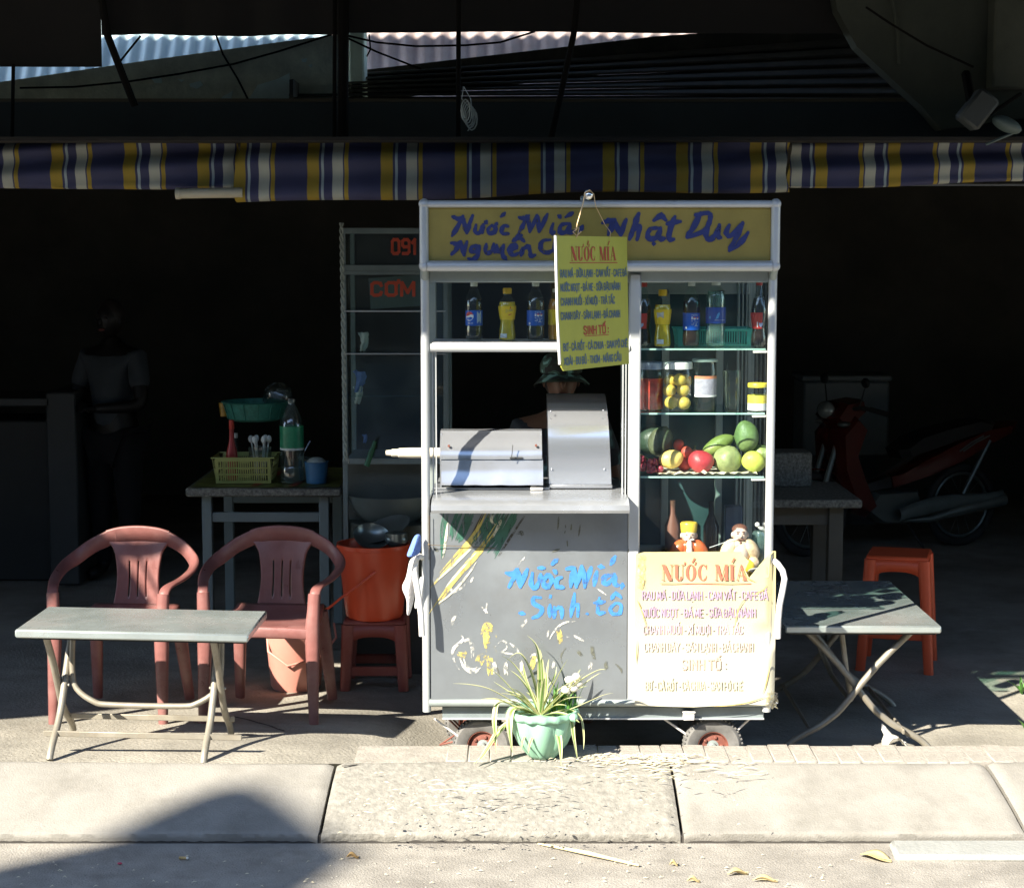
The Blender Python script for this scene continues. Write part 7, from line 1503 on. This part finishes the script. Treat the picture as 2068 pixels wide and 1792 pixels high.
# weeds at the right edge
def weed(label, u, v, n, seed, size):
    rg = random.Random(seed); c = G(u, v, DIP); t = thing('weed', label, 'weed', tuple(c), local=True)
    for k in range(n):
        a = rg.uniform(0, 6.28); L_ = size*(.5+rg.random()*.6); q = [Vector((0, 0, 0)), Vector((math.cos(a)*L_*.4, math.sin(a)*L_*.3, L_*.6)), Vector((math.cos(a)*L_*.9, math.sin(a)*L_*.6, L_*.75))]
        path = []
        for i in range(7): s_ = i/6; path.append(q[0]*(1-s_)**2+q[1]*2*s_*(1-s_)+q[2]*s_*s_)
        leaf(path, .006+.008*rg.random(), m_grass, t)
weed('small leafy weed at the right edge beside the lit patch', 2062, 1400, 12, 3, .09); weed('thin grass tuft low at the right edge', 2072, 1478, 8, 4, .10)

# ================================================================ LITTER
def kerb_surf(u, v):                                   # nearest surface under a photo point on the kerb, road or bricks
    z = 0.0
    for _ in range(12):
        g = G(u, v, z)
        if g.y > KY0: z = .004
        elif g.y > KY1:
            s_ = (KY0-.01-g.y)/(KY0-.01-KY1); s_ = max(0, s_); z = KZ*(.25*s_+.75*s_**1.35)
        else: z = ROADZ
    return G(u, v, z+.004)
def dry_leaf(u, v, L_, W_, rz, m, label):
    c = kerb_surf(u, v); mb = MB()
    mb.grid(lambda a, b: ((a-.5)*L_, (b-.5)*W_*math.sin(math.pi*min(.97, max(.04, a)))**.8, .004+.012*abs(b-.5)*2*math.sin(a*3)+.006*math.sin(a*5)), 14, 6)
    o = solo('dry_leaf', mb, m, label, 'leaf', tuple(c), local=True, rot=(0, 0, rz), angle=80, group='dry leaves by the kerb'); o.modifiers.new('thick', 'SOLIDIFY').thickness = .001
    q = MB(); q.tube([(-L_/2, 0, .006), (L_/2, 0, .006)], .0012, 5); part('midrib', q, m, o)
m_dl = mat('dry tan leaf', (.50, .40, .20), .8, var=.25, scale=30); m_dl2 = mat('brown dead leaf', (.26, .17, .07), .8, var=.3, scale=30)
dry_leaf(1768, 1732, .115, .075, R(-35), m_dl, 'large curled tan leaf against the kerb lip')
dry_leaf(1490, 1764, .075, .030, R(12), m_dl, 'small tan leaf on the road in the lower middle right'); dry_leaf(1545, 1778, .085, .024, R(-3), m_dl, 'long tan leaf on the road near the bottom edge'); dry_leaf(1400, 1779, .045, .016, R(2), m_dl, 'tiny tan leaf left of the long leaf on the road')
dry_leaf(712, 1731, .045, .018, R(5), m_dl2, 'small brown leaf on the road below the first kerb joint')
dry_leaf(1360, 1746, .030, .014, R(4), m_dl, 'tiny tan leaf at the end of the cane stick')
c = kerb_surf(1190, 1728); a = kerb_surf(1086, 1704); b = kerb_surf(1290, 1748); mb = MB(); mb.tube([a+Vector((0, 0, .004)), a.lerp(b, .5)+Vector((0, -.01, .012)), b+Vector((0, 0, .004))], [.003, .0075, .004], 8)
solo('cane_stick', mb, mat('dry cane fibre', (.66, .54, .30), .7, var=.15, scale=20), 'long dry cane stick lying across the kerb lip', 'stick', tuple(a))
c = kerb_surf(370, 1733); mb = MB(); mb.tube([c+Vector((-.014, 0, .005)), c+Vector((.012, -.004, .005))], .0048, 10); o = solo('cigarette_butt', mb, mat('cork filter', (.50, .34, .14), .8, var=.3, scale=80), 'tan cigarette butt in the kerb shadow', 'cigarette butt', tuple(c))
q = MB(); q.tube([c+Vector((.012, -.004, .005)), c+Vector((.018, -.005, .005))], .0049, 10); part('ash_end', q, m_beard, o)
m_pink = mat('red petal', (.45, .04, .08), .6); c = kerb_surf(242, 1744); mb = MB(); mb.ball((0, 0, .004), (.009, .006, .004), 8, 6); solo('red_petal', mb, m_pink, 'tiny red petal in the road shadow at left', 'petal', tuple(c), local=True)
# cane fibres and crumbs strewn about: nobody could count them
rg = random.Random(77); mb = MB(); m_fib = mat('strewn cane fibres', (.62, .55, .38), .85, var=.25, scale=50)
def fibre(u, v, L_, w):
    c = kerb_surf(u, v); a = rg.uniform(-.7, .7); dx, dy = math.cos(a)*L_/2, math.sin(a)*L_/2; sx_, sy_ = -math.sin(a)*w/2, math.cos(a)*w/2; b_ = rg.uniform(.001, .006)
    mb.add([(c.x-dx, c.y-dy, c.z), (c.x+sx_, c.y+sy_, c.z+b_+.002), (c.x-sx_, c.y-sy_, c.z+b_), (c.x+dx, c.y+dy, c.z+.002)], [(0, 2, 1), (1, 2, 3)])
for _ in range(170): fibre(rg.gauss(1310, 70), 1522+abs(rg.gauss(0, 14)), .02+.07*rg.random()**2, .003+.004*rg.random())
for _ in range(90): fibre(rg.uniform(1100, 1560), rg.uniform(1530, 1580), .015+.07*rg.random()**2, .002+.003*rg.random())
for _ in range(70): fibre(rg.gauss(880, 80), rg.gauss(1610, 26), .010+.06*rg.random()**3, .002+.004*rg.random())
for _ in range(50): fibre(rg.uniform(620, 1500), rg.uniform(1560, 1700), .008+.02*rg.random(), .002+.003*rg.random())
for _ in range(90): fibre(rg.uniform(0, 1800), rg.uniform(1724, 1790), .006+.016*rg.random(), .002+.004*rg.random())
for _ in range(50): fibre(rg.uniform(880, 1120), rg.uniform(1575, 1600), .03+.05*rg.random(), .003)
struct('strewn_fibres', mb, m_fib, 'stuff')
# crumbs and stones in the gutter and bare pebbles on the middle kerb stone
rg = random.Random(91); mb = MB()
def crumb(u, v, r_, sink=.4):
    c = kerb_surf(u, v); c.z -= .004; mb.ball((c.x, c.y, c.z+r_*(1-2*sink)*.5), (r_*rg.uniform(.8, 1.4), r_*rg.uniform(.8, 1.2), r_*.6), 6, 4, rot=Matrix.Rotation(rg.random()*3, 3, 'Z'))
for _ in range(60): crumb(rg.uniform(690, 1330), 1590+100*rg.betavariate(2, 1.6), .003+.005*rg.random()**2, .74)
for _ in range(140): crumb(rg.uniform(0, 2060), rg.uniform(1726, 1792), .0015+.0035*rg.random()**2)
struct('pebbles', mb, mat('bare pebbles', (.27, .255, .225), .85, var=.35, scale=30), 'stuff')
# pale concrete block on the road at the lower right
mb = MB(); a = G(1826, 1760, ROADZ); x1 = 2.3; rg = random.Random(5)
mb.prism([(a.x-.012, 6.175, ROADZ), (x1, 6.165, ROADZ), (x1, 6.335, ROADZ), (a.x+.0, 6.335, ROADZ)], (.012, .006, .022)); o = solo('concrete_block', mb, mat('pale cement block', (.29, .295, .28), .9, var=.1, scale=8, bump=.003), 'pale cement ramp block on the road against the kerb', 'block', (a.x, 6.25, ROADZ))
o.modifiers.new('soft', 'BEVEL').width = .006
# cracks in the pavement by the right armchair
def crack(pts, w):
    mb = MB()
    for (a, b) in zip(pts, pts[1:]):
        p, q = G(*a, -.03), G(*b, -.03); p.z = gz(p.x, p.y)+.002; q.z = gz(q.x, q.y)+.002; d = (q-p).normalized(); s_ = Vector((-d.y, d.x, 0))*w/2
        mb.add([p-s_, p+s_, q+s_*.7, q-s_*.7], [(0, 1, 2, 3)])
    return mb
c_ = crack([(470,1432),(500,1442),(520,1452),(545,1462),(560,1472),(575,1478)], .014); c2_ = crack([(690,1560),(720,1556),(745,1548)], .010); c_.add(c2_.v, c2_.f)
o = struct('pavement_crack', c_, m_crack, smooth=False)
